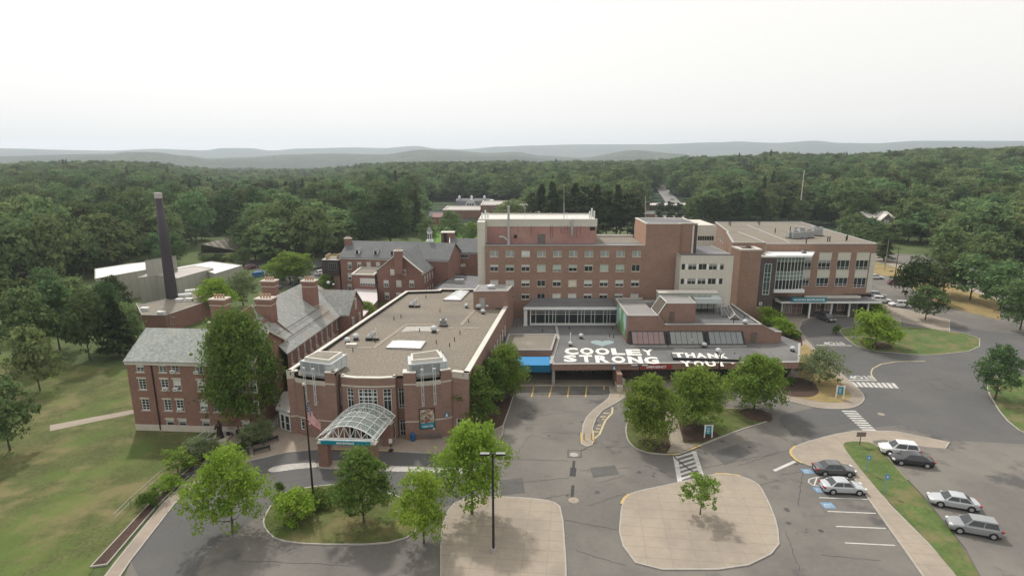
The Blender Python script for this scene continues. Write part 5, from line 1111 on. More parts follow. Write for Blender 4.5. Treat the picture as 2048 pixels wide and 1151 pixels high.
# raised emergency storey
bR = empty('upper_emergency', (33, 105, ZE), 'stepped brick upper storey with sloping glazed panels on the emergency roof', 'building')
y_ = 101.6; x0, x1, x2, x3, x4 = 21.2, 26.7, 28.2, 46.0, 49.8
z1_, z2_, z3_ = 9.3, 7.6, 6.2
Wf = Wall((x0, y_), (x4, y_)); mb = MB()
prof = [(x0, ZE), (x3 + 0.0, ZE), (x4, ZE), (x4, z3_), (x4 - 1.2, z3_), (x3, z2_), (x2, z2_), (x1, z1_), (x0, z1_)]
mb.face([(x, y_, z) for x, z in prof]); mb.face([(x0, 117, ZE), (x0, y_, ZE), (x0, y_, z1_), (x0, 117, z1_)]); mb.face([(x4, y_, ZE), (x4, 105, ZE), (x4, 105, z3_), (x4, y_, z3_)]); mb.face([(x3, y_, z3_ - .2), (x3, 117, z3_ - .2), (x3, 117, z2_), (x3, y_, z2_)])
mb.build('wall', M_brick, bR)
mb = MB(); mb.face([(x0, y_ + .2, z1_ - .15), (x1, y_ + .2, z1_ - .15), (x1, 114, z1_ - .15), (x0, 114, z1_ - .15)], 0); mb.face([(x2, y_ + .2, z2_ - .15), (x3, y_ + .2, z2_ - .15), (x3, 117, z2_ - .15), (x2 - 1.5, 117, z2_ - .15)], 1); mb.face([(x1, y_ + .2, z1_ - .15), (x2, y_ + .2, z2_ - .15), (x2, 114, z2_ - .15), (x1, 114, z1_ - .15)], 1); mb.face([(x3, y_ + .2, z3_ - .1), (x4, y_ + .2, z3_ - .1), (x4, 105, z3_ - .1), (x3, 105, z3_ - .1)], 1)
mb.build('roof', [M_membrane3, M_membrane], bR)
mb = MB()
for a, b in (((x0, z1_), (x1, z1_)), ((x1, z1_), (x2, z2_)), ((x2, z2_), (x3, z2_)), ((x3, z2_), (x4 - 1.2, z3_)), ((x4 - 1.2, z3_), (x4, z3_))):
    mb.obox(((a[0] + b[0]) / 2, y_ + .12, (a[1] + b[1]) / 2 + .05), ((b[0] - a[0]) / 2, 0, (b[1] - a[1]) / 2), (0, .22, 0), (0, 0, .06))
mb.obox((x3 - .1, 109.3, z2_ + .05), (.2, 0, 0), (0, 7.5, 0), (0, 0, .06)); mb.obox((x0 + .12, 108, z1_ + .05), (.2, 0, 0), (0, 6.2, 0), (0, 0, .06)); mb.obox(((x0 + x1) / 2, 114.1, z1_ + .1), ((x1 - x0) / 2, 0, 0), (0, .2, 0), (0, 0, .2)); mb.build('parapet_cap', M_coping, bR)
mb = MB(); mb.box(x0 - .06, x0 - .003, y_ + 1, 112, ZE + .6, z1_ - .3); mb.build('side_mural', patches(mat('green_mural', (.12, .25, .10), .7, var=.3, scale=.5), (.35, .52, .50), .22, .45, .55, 1), bR)
fx = [(1260, 1335), (1337, 1413), (1415, 1492)]
for i, (a, b) in enumerate(fx):
    ax_, bx_ = atY(a, 690, 99.6)[0], atY(b, 690, 99.6)[0]; fr = MB(); m_ = [mat('pink_glazing', (.27, .19, .185), .3, var=.08), mat('grey_glazing', (.24, .25, .235), .3, var=.08), mat('blue_grey_glazing', (.21, .225, .225), .3, var=.08)][i]
    fr.face([(ax_, 99.6, ZE + .1), (bx_, 99.6, ZE + .1), (bx_, 101.58, z3_ + .2), (ax_, 101.58, z3_ + .2)]); fo = fr.build('sloped_glazing', M_dark, bR)
    n = 6; g = MB()
    for k in range(n):
        u0 = ax_ + .5 + (bx_ - ax_ - .9) * k / n + .04; u1 = ax_ + .5 + (bx_ - ax_ - .9) * (k + 1) / n - .04; g.face([(u0, 99.7, ZE + .42), (u1, 99.7, ZE + .42), (u1, 101.3, z3_ + .12), (u0, 101.3, z3_ + .12)])
    g.build('pane', m_, fo); g = MB(); g.box(ax_, bx_, 99.3, 99.6, ZE, ZE + .22); g.build('sill_flashing', M_coping, fo)
Wf2 = Wall((x2, y_), (x4, y_)); s_ = Wf2.px(1508, 672)[0]; dd = MB(); dd.wbox(Wf2, s_ - .5, s_ + .5, ZE + .05, ZE + 2, .004, .07); dd.build('door', mat('brown_door', (.13, .115, .09), .6), bR)
# small roof house with slanted skylight on it
rh = empty('roof_house', (32, 105, z2_), 'small brick roof house with slanted skylight on the upper emergency roof', 'roof house')
ry = 103.6; a = atY(1333, 630, ry)[0]; b = atY(1390.5, 630, ry)[0]; zt = atY(1360, 607, ry)[1]; P4 = [(a, ry), (b, ry), (b + .3, ry + 5.5), (a, ry + 5.5)]; mb = MB(); mb.prism(P4, z2_ - .2, zt); mb.face([(a - 1.6, ry, z2_ - .1), (a - .003, ry, z2_ - .1), (a - .003, ry, zt), (a - 1.3, ry, z2_ + 1.5)]); mb.build('wall', M_brick, rh)
mb = MB(); coping(mb, P4, zt, .25, .12); mb.mi = 1; flat_roof(mb, P4, zt + .02, .25); mb.build('roof', [M_coping, M_membrane3], rh)
mb = MB(); pA, pB, pC, pD = Vector((a - 1.7, ry, z2_ + 1.2)), Vector((a - .1, ry, zt + .3)), Vector((a - .1, ry + 5, zt + .3)), Vector((a - 1.7, ry + 5, z2_ + 1.2)); mb.face([pA, pB, pC, pD]); so = mb.build('skylight_glass', mat('brown_skylight', (.14, .12, .10), .2), rh)
mb = MB()
for u, v in ((pA, pB), (pB, pC), (pC, pD), (pD, pA)): mb.tube([u, v], .09, 6)
mb.build('skylight_frame', M_white, rh)
dd = MB(); Wq = Wall((a, ry), (b, ry)); dd.wbox(Wq, .5, 1.5, z2_, z2_ + 1.95, .004, .06); dd.build('door', mat('brick_toned_door', (.15, .11, .09), .6), rh)
# plant on that roof
bU = empty('air_handler', (38, 111, z2_), 'long pale green rooftop air handling unit', 'roof plant'); a = atY(1318, 590, 111)[0]; b = atY(1437, 590, 111)[0]; z0 = z2_; z1 = atY(1380, 586, 111)[1]
mb = MB(); mb.box(a, b, 111, 113.2, z0 + .6, z1); mb.mi = 1
for k in range(1, 9): mb.box(a + (b - a) * k / 9 - .03, a + (b - a) * k / 9 + .03, 110.96, 110.998, z0 + .7, z1 - .1)
mb.build('casing', [mat('pale_green_metal', (.37, .40, .35), .6, var=.12), M_grey_unit], bU); mb = MB(); mb.box(a - .1, b + .1, 110.9, 113.3, z1 + .003, z1 + .12); mb.build('lid', M_coping_lt, bU)
mb = MB(); 
for k in range(6): mb.box(a + (b - a) * (k + .5) / 6 - .08, a + (b - a) * (k + .5) / 6 + .08, 111, 111.2, z0 - .15, z0 + .6)
mb.build('leg', M_dark, bU) if False else None
mb = MB(); a = atY(1262, 600, 113)[0]; b = atY(1322, 600, 113)[0]; mb.box(a, b, 112.5, 114.2, z2_ + .3, z2_ + 1.5); mb.box(a + .5, a + 2.5, 111.8, 112.49, z2_ + .4, z2_ + 1.2); mb.build('galvanised_duct', M_galv, None, 'boxy shiny galvanised duct at the foot of the blank brick block', 'duct', loc=(a, 113, z2_))
mb = MB(); a = atY(1390, 600, 109.4)[0]; b = atY(1443, 600, 109.4)[0]; z1 = atY(1400, 597, 109.4)[1]; mb.box(a, b, 109.4, 110.6, z1 - 1.0, z1); mb.box(b - 1.6, b, 110.61, 112.2, z1 - .9, z1 + .25); wd = mb.build('white_duct', M_white_metal, None, 'white boxed duct on struts in front of the green air handler', 'duct', loc=(a, 109.4, z2_)); mb = MB()
for k in range(5): mb.box(a + (b - a) * k / 4.2 + .1, a + (b - a) * k / 4.2 + .2, 109.5, 109.6, z2_ - .15, z1 - 1.002)
mb.build('duct_strut', M_dark, wd)
stp = empty('steel_stair', (45, 109, z2_), 'short steel stair with rails beside the white boxed duct', 'stair'); a = atY(1440, 620, 108.5)[0]; mb = MB()
for k in range(8): mb.obox((a + .6, 107.6 + .3 * k, z2_ + .1 + .26 * k), (.55, 0, 0), (0, .13, 0), (0, 0, .03))
mb.build('treads', M_grey_unit, stp); mb = MB()
for s in (0, 1.2): mb.tube([(a + s, 107.4, z2_ - .1), (a + s, 107.4, z2_ + 1.0), (a + s, 110, z2_ + 3.2), (a + s, 110, z2_)], .035, 5)
mb.build('handrail', M_galv, stp)
r = empty('ridge_skylight', (45, 106, z2_), 'small ridge skylight with white end gable near the right parapet', 'skylight'); p = [Vector((*G(x, y, z2_), z2_)) for x, y in ((1459, 637), (1480, 637), (1467, 618), (1448, 618))]
rf_, rb_ = (p[0] + p[1]) / 2 + Vector((0, 0, .9)), (p[2] + p[3]) / 2 + Vector((0, 0, .9)); mb = MB(); mb.face([p[0], rf_, rb_, p[3]]); mb.face([p[1], p[2], rb_, rf_]); mb.face([p[0], p[1], rf_]); mb.face([p[2], p[3], rb_]); mb.build('glazing', mat('dusty_glass', (.2, .18, .17), .25), r)
mb = MB(); mb.tube([p[0], rf_, p[1]], .08, 6); mb.tube([rf_, rb_], .05, 5); mb.tube([p[0], p[3]], .05, 5); mb.build('skylight_frame', M_white, r)
mushroom(1380, 688, ZE, 1.1, 'big white mushroom fan in front of the grey sloping glazing')
mushroom(1408, 694, ZE, .8, 'small grey fan right of the big white mushroom fan')
mushroom(1162, 676, ZE, .8, 'white mushroom fan left of the blue roof heart')
mushroom(1140.5, 691, ZE, .7, 'small white fan with tall flue above the letter C')
mushroom(1585, 702, ZE, .8, 'white turbine fan near the right end of the emergency roof')
mushroom(1490, 648, z2_, .8, 'white fan on the upper roof near its right front corner')
mushroom(1436, 706, ZD, .8, 'white and grey fan standing over THANK on the deck')
mushroom(1428, 615, z2_, .9, 'low white fan under the white boxed duct')
mb = MB(); x, y = G(1140.5, 688, ZE); mb.cyl((x, y, ZE), (x, y, ZE + 2.2), .09, n=8); mb.build('flue_pipe', M_white, None, 'thin white flue pipe left of the blue heart', 'vent pipe', loc=(x, y, ZE))
for q in [(1303,684,ZE),(1219,673,ZE),(1227,675,ZE),(1085,664,ZE),(1139,658,ZE),(1225,658,ZE),(1033,653,ZE),(1467,645,z2_),(1488,637,z2_),(1469,712,ZE)]:
    x, y = G(*q); o = copy_tree(p0 if False else bpy.data.objects['vent_pipe']); o.location = (x, y, q[2]); o['group'] = 'vent pipes on the grey emergency roofs'; o['label'] = 'thin black vent pipe on the grey membrane emergency roof'
# ------------------------------------------------------------------ north wing
bN = empty('north_wing', (70, 150, 0), 'large brick north wing with big cream-framed windows and gravel roof', 'building')
YN = 136.0; ZN = 17.3; nx0, nx1 = atY(1534, 488, YN)[0], atY(1755, 488, YN)[0]
NP = [(nx0, YN), (nx1, YN), (91.5, 182), (64.2, 182), (58.6, 153.5)]
WN = Wall((nx0, YN), (nx1, YN)); mb = MB(); opN = []
bays = [(1608, 1622.5), (1636, 1661), (1673.5, 1699), (1711, 1736)]
for (y0, y1, dy) in ((520, 539, 0), (555, 572, 0)):
    for i, (a, b) in enumerate(bays):
        o = WN.op(a - (y0 - 520) * .11, y0, b - (y0 - 520) * .12, y1 if not (y0 > 540 and i == 3) else 574.5); opN.append(o)
mb.wall(WN, 0, ZN, opN, .15); mb.face([(nx1, YN, 0), (91.5, 182, 0), (91.5, 182, ZN), (nx1, YN, ZN)]); mb.build('wall', M_brick_tower, bN)
for o in opN: window(bN, WN, o, xs=[.3, .66] if o[1] - o[0] > 2 else [.5], zs=[.25], fr=.08, depth=.15, mull=.07, blind=(.3, gy) if rA.random() < .4 else None)
for i in range(4):
    mb = MB(); u, l = opN[i], opN[i + 4]; mb.wbox(WN, u[0], u[1], u[3] + .02, u[3] + 1.75, .004, .06); mb.build('bay_panel', M_panel2, bN); mb = MB(); mb.wbox(WN, l[0], l[1], l[3] + .02, u[2] - .1, .004, .06); mb.build('bay_panel', M_panel2, bN); mb = MB(); mb.wbox(WN, u[0] - .1, u[1] + .1, u[3] + 1.76, u[3] + 1.9, .004, .12); mb.build('bay_lintel', M_stone, bN)
mb = MB(); mb.wbox(WN, WN.L - 1.2, WN.L + .02, 5.5, 15.1, .004, .1); mb.build('corner_panel', M_panel2, bN)
mb = MB(); mb.wbox(WN, 20, WN.L + .1, 4.4, 5.1, .004, .2); mb.build('stone_band', M_dark, bN)
# left return wall (sunlit) with its windows
Wn2 = Wall((64.2, 182), (58.6, 153.5)); mb = MB(); on2 = [(s, s + 1.7, z, z + 2.2) for s in (9, 12.6, 16.2) for z in (9.5, 13.2)]; mb.wall(Wn2, 0, ZN, on2, .12); mb.build('wall', M_brick_tower, bN)
for o in on2: window(bN, Wn2, o, nx=3, fr=.1, depth=.12)
q1 = [atY(1466, 471, 134)[0], atY(1534, 471, 134)[0]]; ZB = atY(1500, 471, 134)[1]; P5 = [(q1[0], 134), (q1[1], 134), (q1[1] + 1, 153.4), (q1[0] + 5.6, 153.4)]
mb = MB(); plain_walls(mb, P5, 0, 17.9); mb.build('block_wall', M_brick_tower, bN)
ZB = 17.9
mb = MB(); coping(mb, P5, ZB, .4, .15); mb.mi = 1; flat_roof(mb, P5, ZB + .02, .35); mb.mi = 2; flat_roof(mb, NP, ZN + .02, .3); mb.mi = 0; coping(mb, NP, ZN, .45, .16); mb.build('roof', [M_coping, M_gravel, M_gravel], bN)
mb = MB(); P = [Vector((*G(x, y, ZN + .05), ZN + .05)) for x, y in ((1494, 450), (1580, 485))]
d = (P[1] - P[0]); mb.obox((P[0] + P[1]) / 2, d / 2, Vector((-d.y, d.x, 0)).normalized() * .2, (0, 0, .1)); mb.build('expansion_joint', M_coping, bN)
# stair tower and dark brick bay
bS = empty('stair_tower', (57, 131, 0), 'square brown brick stair tower with pale cap in front of the north wing', 'building')
YS = 129.2; a, b = atY(1476.6, 560, YS)[0], atY(1518, 560, YS)[0]; ZS_ = atY(1500, 501, YS)[1]; P6 = [(a, YS), (b, YS), (b, YS + 6), (a - .3, YS + 4.9)]
mb = MB(); plain_walls(mb, P6, 0, ZS_); mb.build('wall', M_brick_tower, bS); mb = MB(); coping(mb, P6, ZS_, .8, .35); mb.mi = 1; flat_roof(mb, P6, ZS_ - .3, .3); mb.build('cap', [M_coping_lt, M_membrane2], bS)
bD = empty('dark_brick_bay', (61, 131, 0), 'charcoal brick bay with one tall narrow white-framed window', 'building')
a2, b2 = b + .01, atY(1550, 560, YS)[0]; ZD2 = atY(1530, 515, YS)[1]; Wd = Wall((a2, YS + .1), (b2, YS + .1)); od = Wd.op(1527, 527, 1541, 589); mb = MB(); mb.wall(Wd, 3.6, ZD2, [od], .12); mb.mi = 1; mb.wall(Wd, 0, 3.4); mb.mi = 0; mb.face([(b2, YS + .1, 0), (b2, YS + 5, 0), (b2, YS + 5, ZD2), (b2, YS + .1, ZD2)]); mb.build('wall', [M_brick_dark, M_brick_tower], bD)
window(bD, Wd, od, nx=2, zs=[.13, .42, .56, .70], fr=.1, depth=.12, mg=M_glass_green); mb = MB(); mb.wbox(Wd, 0, Wd.L, ZD2, ZD2 + .3, -.4, .06); mb.wbox(Wd, 0, Wd.L, 3.4, 3.6, -.1, .05); mb.face([Wd.p(0, ZD2 + .05, 0), Wd.p(Wd.L, ZD2 + .05, 0), Wd.p(Wd.L, ZD2 + .05, -5), Wd.p(0, ZD2 + .05, -5)], 0); mb.build('cap', M_coping_lt, bD)
s_, z_ = Wd.px(1521, 607); s_ = max(.4, s_); mb = MB(); mb.wbox(Wd, s_ - .35, s_ + .35, z_ - .4, z_ + .4, .02, .08); ao = mb.build('letter_sign', M_coping_lt, None, 'pale square sign with letter A on the charcoal brick bay', 'sign', loc=Wd.p(s_, z_)); text_mesh('lettering', 'A', Wd.p(s_ - .22, z_ - .3, .085), (.44, 0, 0), (0, 0, .6), MATS['blue_letter_sign'], ao, .05)
# glazed bay
bV = empty('glass_bay', (64, 133, 5), 'two-storey green curtain-glass bay under a thin white roof above the north entrance', 'building')
g0, g1 = b2 + .05, atY(1606, 560, 131)[0]; ZV0, ZV1 = atY(1580, 578, 131)[1], atY(1580, 513, 131)[1]; gpl = [(g0, 131), (g0 + (g1 - g0) * .33, 130.75), (g0 + (g1 - g0) * .66, 130.8), (g1, 131.3), (g1 + .2, 136)]
zs = [.10, .42, .55, .66]
zs = [.14, .29, .42, .56, .9]
for a_, b_2 in zip(gpl[:-1], gpl[1:]):
    Wv = Wall(a_, b_2); mb = MB(); mb.face([Wv.p(0, ZV0), Wv.p(Wv.L, ZV0), Wv.p(Wv.L, ZV1), Wv.p(0, ZV1)]); fo = mb.build('curtain_wall', M_glass, bV)
    sp = MB()
    for (u, v) in ((.30, .55), (.86, 1.0)): sp.wbox(Wv, 0, Wv.L, ZV0 + (ZV1 - ZV0) * u, ZV0 + (ZV1 - ZV0) * v, .004, .02)
    sp.build('spandrel_glass', mat('green_spandrel', (.14, .20, .18), .2, var=.12, spec=.5), fo); f2 = MB(); n = 3 if Wv.L < 3 else 4
    for k in range(n + 1): f2.wbox(Wv, max(0, Wv.L * k / n - .05), min(Wv.L, Wv.L * k / n + .05), ZV0, ZV1, .021, .1)
    for z in (0, .3, .42, .55, .86, 1): f2.wbox(Wv, 0, Wv.L, ZV0 + (ZV1 - ZV0) * z - .04, ZV0 + (ZV1 - ZV0) * z + .04, .022, .085)
    f2.build('mullions', M_white, fo)
mb = MB(); mb.prism([(g0 - .1, 130.5), (g1 + .4, 130.5), (g1 + .6, 136), (g0 - .1, 136)], ZV0 - .75, ZV0 - .003); mb.build('base_slab', M_white, bV); mb = MB(); mb.prism([(g0 - 2.0, 129.9), (g1 + .9, 129.9), (g1 + 4.6, 135.9), (g0 - 1.0, 135.9)], ZV1 + .003, ZV1 + .45); mb.build('roof_slab', M_white, bV)
condenser(1608, 506, ZV1 + .45, .6, 'small white unit on the thin roof above the glass bay')
# north entrance canopy
bX = empty('north_canopy', (73, 134, 0), 'dark low roof on white columns over the north entrance drive', 'canopy')
ZX = 3.9; f0, f1 = atY(1561, 606, 132)[0], atY(1761, 606, 132)[0]
mb = MB(); roof_slab(mb, [(f0, 132, ZX + .35), (f1, 132, ZX + .35), (f1 - 3.6, 141, ZX + 1.0), (f0 - 2.4, 141, ZX + 1.0)], .2); mb.build('roof', M_membrane2, bX)
mb = MB(); mb.obox(((f0 + f1) / 2, 131.9, ZX + .14), ((f1 - f0) / 2, 0, 0), (0, .1, 0), (0, 0, .22)); mb.obox((f1 - 1.7, 136.4, ZX + .46), (-1.8, 4.5, .32), (.1, 0, 0), (0, 0, .22))
swp = [Vector((f0, 131.9, ZX + .14)), Vector((f0 - .8, 133.2, ZX + .6)), Vector((f0 - 1.3, 135.4, ZX + 1.3)), Vector((f0 - 1.7, 138.5, ZX + 1.9))]
for u, v in zip(swp[:-1], swp[1:]): mb.face([u + Vector((0, 0, -.22)), u + Vector((0, 0, .22)), v + Vector((0, 0, .5)), v + Vector((0, 0, -.5))]); mb.face([u + Vector((.06, 0, .22)), u + Vector((.06, 0, -.22)), v + Vector((.06, 0, -.5)), v + Vector((.06, 0, .5))])
mb.build('fascia', M_white, bX)
for px, py in ((1562, 631), (1623, 640), (1660, 633), (1696, 633), (1733, 634)):
    x, y = G(px, py); y = max(y, 132.2); mb = MB(); mb.box(x - .17, x + .17, y - .17, y + .17, 0, ZX + .05); mb.build('column', M_white, bX)
mb = MB(); a, b = atY(1583, 600, 131.6)[0], atY(1653, 600, 131.6)[0]; z = ZX + .36; mb.box(a, b, 131.5, 131.62, z, z + 1.05); sg_ = mb.build('sign', M_teal, bX, 'teal sign board reading NORTH ENTRANCE'); text_mesh('lettering', 'NORTH ENTRANCE', (a + .5, 131.49, z + .26), (b - a - 1.0, 0, 0), (0, 0, .52), M_signtext, sg_, .03)
mb = MB(); mb.prism([(g1 - 1, 136.1), (nx1 - 3, 136.1), (nx1 - 3.5, 141.8), (g1 - 1, 141.8)], ZX + 1.02, ZX + 1.1) if False else None
# recessed entrance front under the canopy
We = Wall((f0 - 1.2, YN - .05), (nx1 - 1.5, YN - .05)); mb = MB(); oe = [We.op(1567, 607, 1580, 631), We.op(1582, 608, 1604, 632)] ; oe = [(o[0], o[1], .05, 3.3) for o in oe] + [(11 + 3.0 * k, 13 + 3.0 * k, .9, 3.2) for k in range(4)]
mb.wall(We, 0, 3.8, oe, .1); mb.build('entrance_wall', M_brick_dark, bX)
for i, o in enumerate(oe): window(bX, We, o, nx=4 if i == 0 else 2, zs=[.45] if i == 1 else None, nz=1, fr=.12, depth=.1, name='entrance_door' if i == 1 else 'window')
for x in (9.8, 19.5, 24.0):
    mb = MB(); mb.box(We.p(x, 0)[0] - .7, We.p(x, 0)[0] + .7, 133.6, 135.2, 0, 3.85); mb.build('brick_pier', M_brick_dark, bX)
mb = MB(); xx0, xx1 = atY(1612, 585, 134)[0], nx1 - 3.2; mb.box(xx0, xx1, 134.4, 134.75, ZX + .55, ZX + 1.1); mb.box(xx0 + .3, xx1 - .2, 134.76, 135.9, ZX + .95, ZX + 1.05, 1); mb.build('low_parapet', [M_coping_lt, M_gravel2], bX)
# plant on the north roof
for (x, y, s, l) in [(1582, 476, 1.5, 'leftmost grey unit of the rooftop plant on the north wing'), (1590, 477, 1.6, 'tall grey boxed unit with stack on the north wing roof'), (1603, 476, 1.8, 'largest silver unit in the middle of the north wing plant'), (1616, 475, 1.7, 'silver unit right of centre in the north wing plant'), (1632, 471, 2.0, 'rightmost silver unit with duct on the north wing roof')]:
    condenser(x, y, ZN, s, l, 'rooftop unit')
for (x, y0_, y1_, w, l) in ((1590, 470, 454, .75, 'wide galvanised stack rising from the north wing plant'), (1603, 470, 455, .95, 'second broad galvanised stack on the north wing roof'), (1624, 464, 452, .8, 'third galvanised stack at the back of the north wing plant')):
    Y = G(x, y0_, ZN)[1]; p = on_plane(x, y0_, Y); q = on_plane(x, y1_, Y); mb = MB(); mb.cyl((p.x, Y, ZN), (p.x, Y, q.z), w * .6, n=14); mb.cyl((p.x, Y, q.z), (p.x, Y, q.z + .2), w * .68, n=14); mb.build('roof_stack', M_galv, None, l, 'duct', loc=(p.x, Y, ZN))
hp = bpy.data.objects['vent_pipe']
for q in [(1458,450),(1461,452),(1516,448),(1519,450),(1550,466),(1655,483),(1659,483),(1694,480),(1692,482),(1580,462),(1612,488)]:
    x, y = G(*q, ZN); o = copy_tree(hp); o.location = (x, y, ZN); o.scale = (1.8, 1.8, 2.0); o['group'] = 'vent pipes on the north wing roof'; o['label'] = 'short dark vent pipe on the north wing gravel roof'
# ------------------------------------------------------------------ older brick complex behind
bF = empty('old_brick_hospital', (-30, 158, 0), 'long red brick building with dark shingle roof, dormers and white cupola behind the gravel roof', 'building')
F0, F1 = (-48.5, 160.0), (-17.5, 155.2); WF = Wall(F0, F1); oF = []
for x in (699.5, 718.5, 737.5, 756): oF.append(WF.op(x - 4, 525, x + 4, 538.5)); oF.append(WF.op(x - 4, 547, x + 4, 560.5)); oF.append(WF.op(x - 4, 569, x + 4, 582))
WFx, PF, _, _ = gable_block(bF, F0, F1, 14, 10.0, 13.5, M_brick_old, M_shingle, over=.4, trim=M_white, ops=oF)
for o in oF: window(bF, WF, o, nx=2, nz=2, fr=.12, blind=(rA.choice([.3, .5, .6]), M_blind), lintel=.05)
for x in (711, 748, 781):
    s, z = WF.px(x, 512); p = PF(WF.px(x, 519)[0], 1.3, 10.4); mb = MB(); e = Vector((*WF.e, 0)); n = -Vector((*WF.n, 0))
    mb.obox(p + Vector((0, 0, .75)) + n * .8, e * .6, n * .8, (0, 0, .75)); mb.mi = 1; mb.obox(p + Vector((0, 0, .75)) - n * .03, e * .38, n * .02, (0, 0, .6)); mb.mi = 2; mb.obox(p + Vector((0, 0, 1.56)) + n * .8, e * .72, n * .9, (0, 0, .06)); mb.build('dormer', [M_white, M_glass, M_shingle], bF)
G0, G1 = (-23.4, 146.2), (-20.7, 161.5); Wg2 = Wall(G0, G1); og = []
for k in range(6): s = 2.0 + 2.1 * k; og += [(s, s + 1.0, 5.0, 7.0), (s, s + 1.0, 1.5, 3.6)]
gable_block(bF, G0, G1, 12.3, 8.2, 12.9, M_brick_old, M_shingle, over=.3, ops=og, ridge_over=.15, trim=M_white)
for o in og: window(bF, Wg2, o, nx=2, nz=3, fr=.14, blind=(.5, M_blind))
f0 = Vector((*G0, 0)) - Vector((Wg2.n[0], Wg2.n[1], 0)) * 12.3; Wgf2 = Wall(tuple(f0[:2]), G0)
for (a, b, c, d) in [(781,538,789,549),(805,538,812,549),(768,560,777.5,573),(793,560,803,573),(819,560,828.5,573),(770,584,779,597),(793,585,803,598),(819,584,829,597)]:
    window(bF, Wgf2, Wgf2.op(a, b, c, d), nx=2, nz=3, depth=-.04, fr=.1, blind=(rA.choice([.3, .5, .9]), M_blind), sill=.08)
mb = MB(); L_ = Wgf2.L
for (s0, z0), (s1, z1) in (((-.4, 8.0), (L_ / 2, 13.1)), ((L_ / 2, 13.1), (L_ + .4, 8.0))): mb.obox(Wgf2.p((s0 + s1) / 2, (z0 + z1) / 2 + .25, 0), (Wgf2.p(s1, z1) - Wgf2.p(s0, z0)) / 2, Vector((*Wgf2.n, 0)) * .28, (0, 0, .12))
mb.build('verge_board', M_coping_lt, bF)
def small_chimney(px, y0, Y, w, h, root, pots=True):
    X, z = atY(px, y0, Y); mb = MB(); mb.box(X - w / 2, X + w / 2, Y - w * .35, Y + w * .35, z - h - 3, z); mb.mi = 1; mb.box(X - w / 2 - .12, X + w / 2 + .12, Y - w * .35 - .12, Y + w * .35 + .12, z + .002, z + .22)
    if pots:
        for k in (-1, 0, 1): mb.cyl((X + k * w * .25, Y, z + .2), (X + k * w * .25, Y, z + .7), .14, n=8)
    mb.build('chimney', [M_brick_old, M_stone], root)
small_chimney(796.5, 502, 146.0, 2.0, 3, bF); small_chimney(696, 477, 165.5, 1.9, 3, bF)
X, z = atY(896, 465, 178); mb = MB(); mb.box(X - 2, X + 2, 176.5, 179.5, 8, z); mb.mi = 1; mb.box(X - 2.1, X + 2.1, 176.4, 179.6, z + .002, z + .3); mb.mi = 2; mb.box(X - 1.2, X - .2, 175.9, 176.49, z - 3, z + .1); mb.build('boiler_stack', [M_brick_old, M_coping_lt, M_dark], bF)
cu = empty('cupola', (0, 0, 0)); cu.parent = bF; cu.location = (0, 0, 0); LOC[cu] = LOC[bF]; X, Y = atY(860, 486, 164.5)[0], 164.5; zc_ = 13.2
mb = MB(); mb.box(X - .95, X + .95, Y - .95, Y + .95, zc_, zc_ + 1.0); mb.lathe((X, Y, zc_ + 1.0), [(.75, 0), (.72, 2.2), (.85, 2.25), (.85, 2.4)], 8); mb.build('cupola_body', M_white, cu); mb = MB(); mb.lathe((X, Y, zc_ + 3.4), [(.82, 0), (.5, .7), (.12, 1.35), (.03, 2.2)], 8); mb.build('cupola_roof', M_grey_unit, cu)
mb = MB()
for k in range(8):
    t = math.pi / 8 + k * math.pi / 4; mb.obox((X + .68 * math.cos(t), Y + .68 * math.sin(t), zc_ + 2.1), (.16 * -math.sin(t), .16 * math.cos(t), 0), (.02 * math.cos(t), .02 * math.sin(t), 0), (0, 0, .75))
mb.build('cupola_louvres', M_glass, cu)
# annexes
A_l, A_r = atY(707, 570, 148.5)[0], atY(752, 570, 148.5)[0]; WAn = Wall((A_l, 148.6), (A_r, 147.6)); zt = atY(730, 550, 148)[1]; oa = WAn.op(720, 556, 750, 571); mb = MB(); mb.wall(WAn, 0, zt, [oa], .12); mb.face([(A_l, 158, 0), (A_l, 148.6, 0), (A_l, 148.6, zt), (A_l, 158, zt)]); mb.build('annex_wall', M_brick_old, bF); window(bF, WAn, oa, nx=6, nz=3, fr=.08, blind=(.75, M_blind), mull=.09)
mb = MB(); P7 = [(A_l - .3, 148.3), (A_r, 147.3), (A_r, 157), (A_l - .3, 158)]; coping(mb, P7, zt, .4, .35); mb.mi = 1; flat_roof(mb, P7, zt + .05, .3); mb.mi = 2; mb.wbox(WAn, 1, 5.6, 1.9, 2.2, 0.01, 1.4); mb.build('annex_roof', [M_coping_lt, M_gravel2, M_grey_unit], bF)
X0, X1 = atY(649, 530, 163)[0], atY(683, 530, 163)[0]; mb = MB(); mb.prism([(X0, 161.5), (X1, 160.6), (X1, 168), (X0, 168)], 0, 4.6, 0); mb.prism([(X0 - .2, 161.2), (X1, 160.3), (X1, 168.1), (X0 - .2, 168.2)], 4.603, 9.0, 1, 2); mb.build('side_bay', [M_brick_old, mat('dark_brown_cladding', (.055, .04, .04), .8), M_coping], bF)
Ws = Wall((X0 - .2, 161.2), (X1, 160.3)); window(bF, Ws, Ws.op(657, 526, 674, 539), nx=4, nz=2, depth=-.05, mf=M_grey_unit); window(bF, Wall((X0, 161.5), (X1, 160.6)), (2.0, 3.6, 2.2, 3.3), nx=3, depth=-.05)
mb = MB(); M_wood = mat('raw_wood', (.42, .33, .18), .8, var=.2)
for k in range(4): mb.box(X0 + .8, X1 - .6, 162 + k * 1.2, 162.2 + k * 1.2, 9.4 + .25 * (k % 2), 9.65 + .25 * (k % 2))
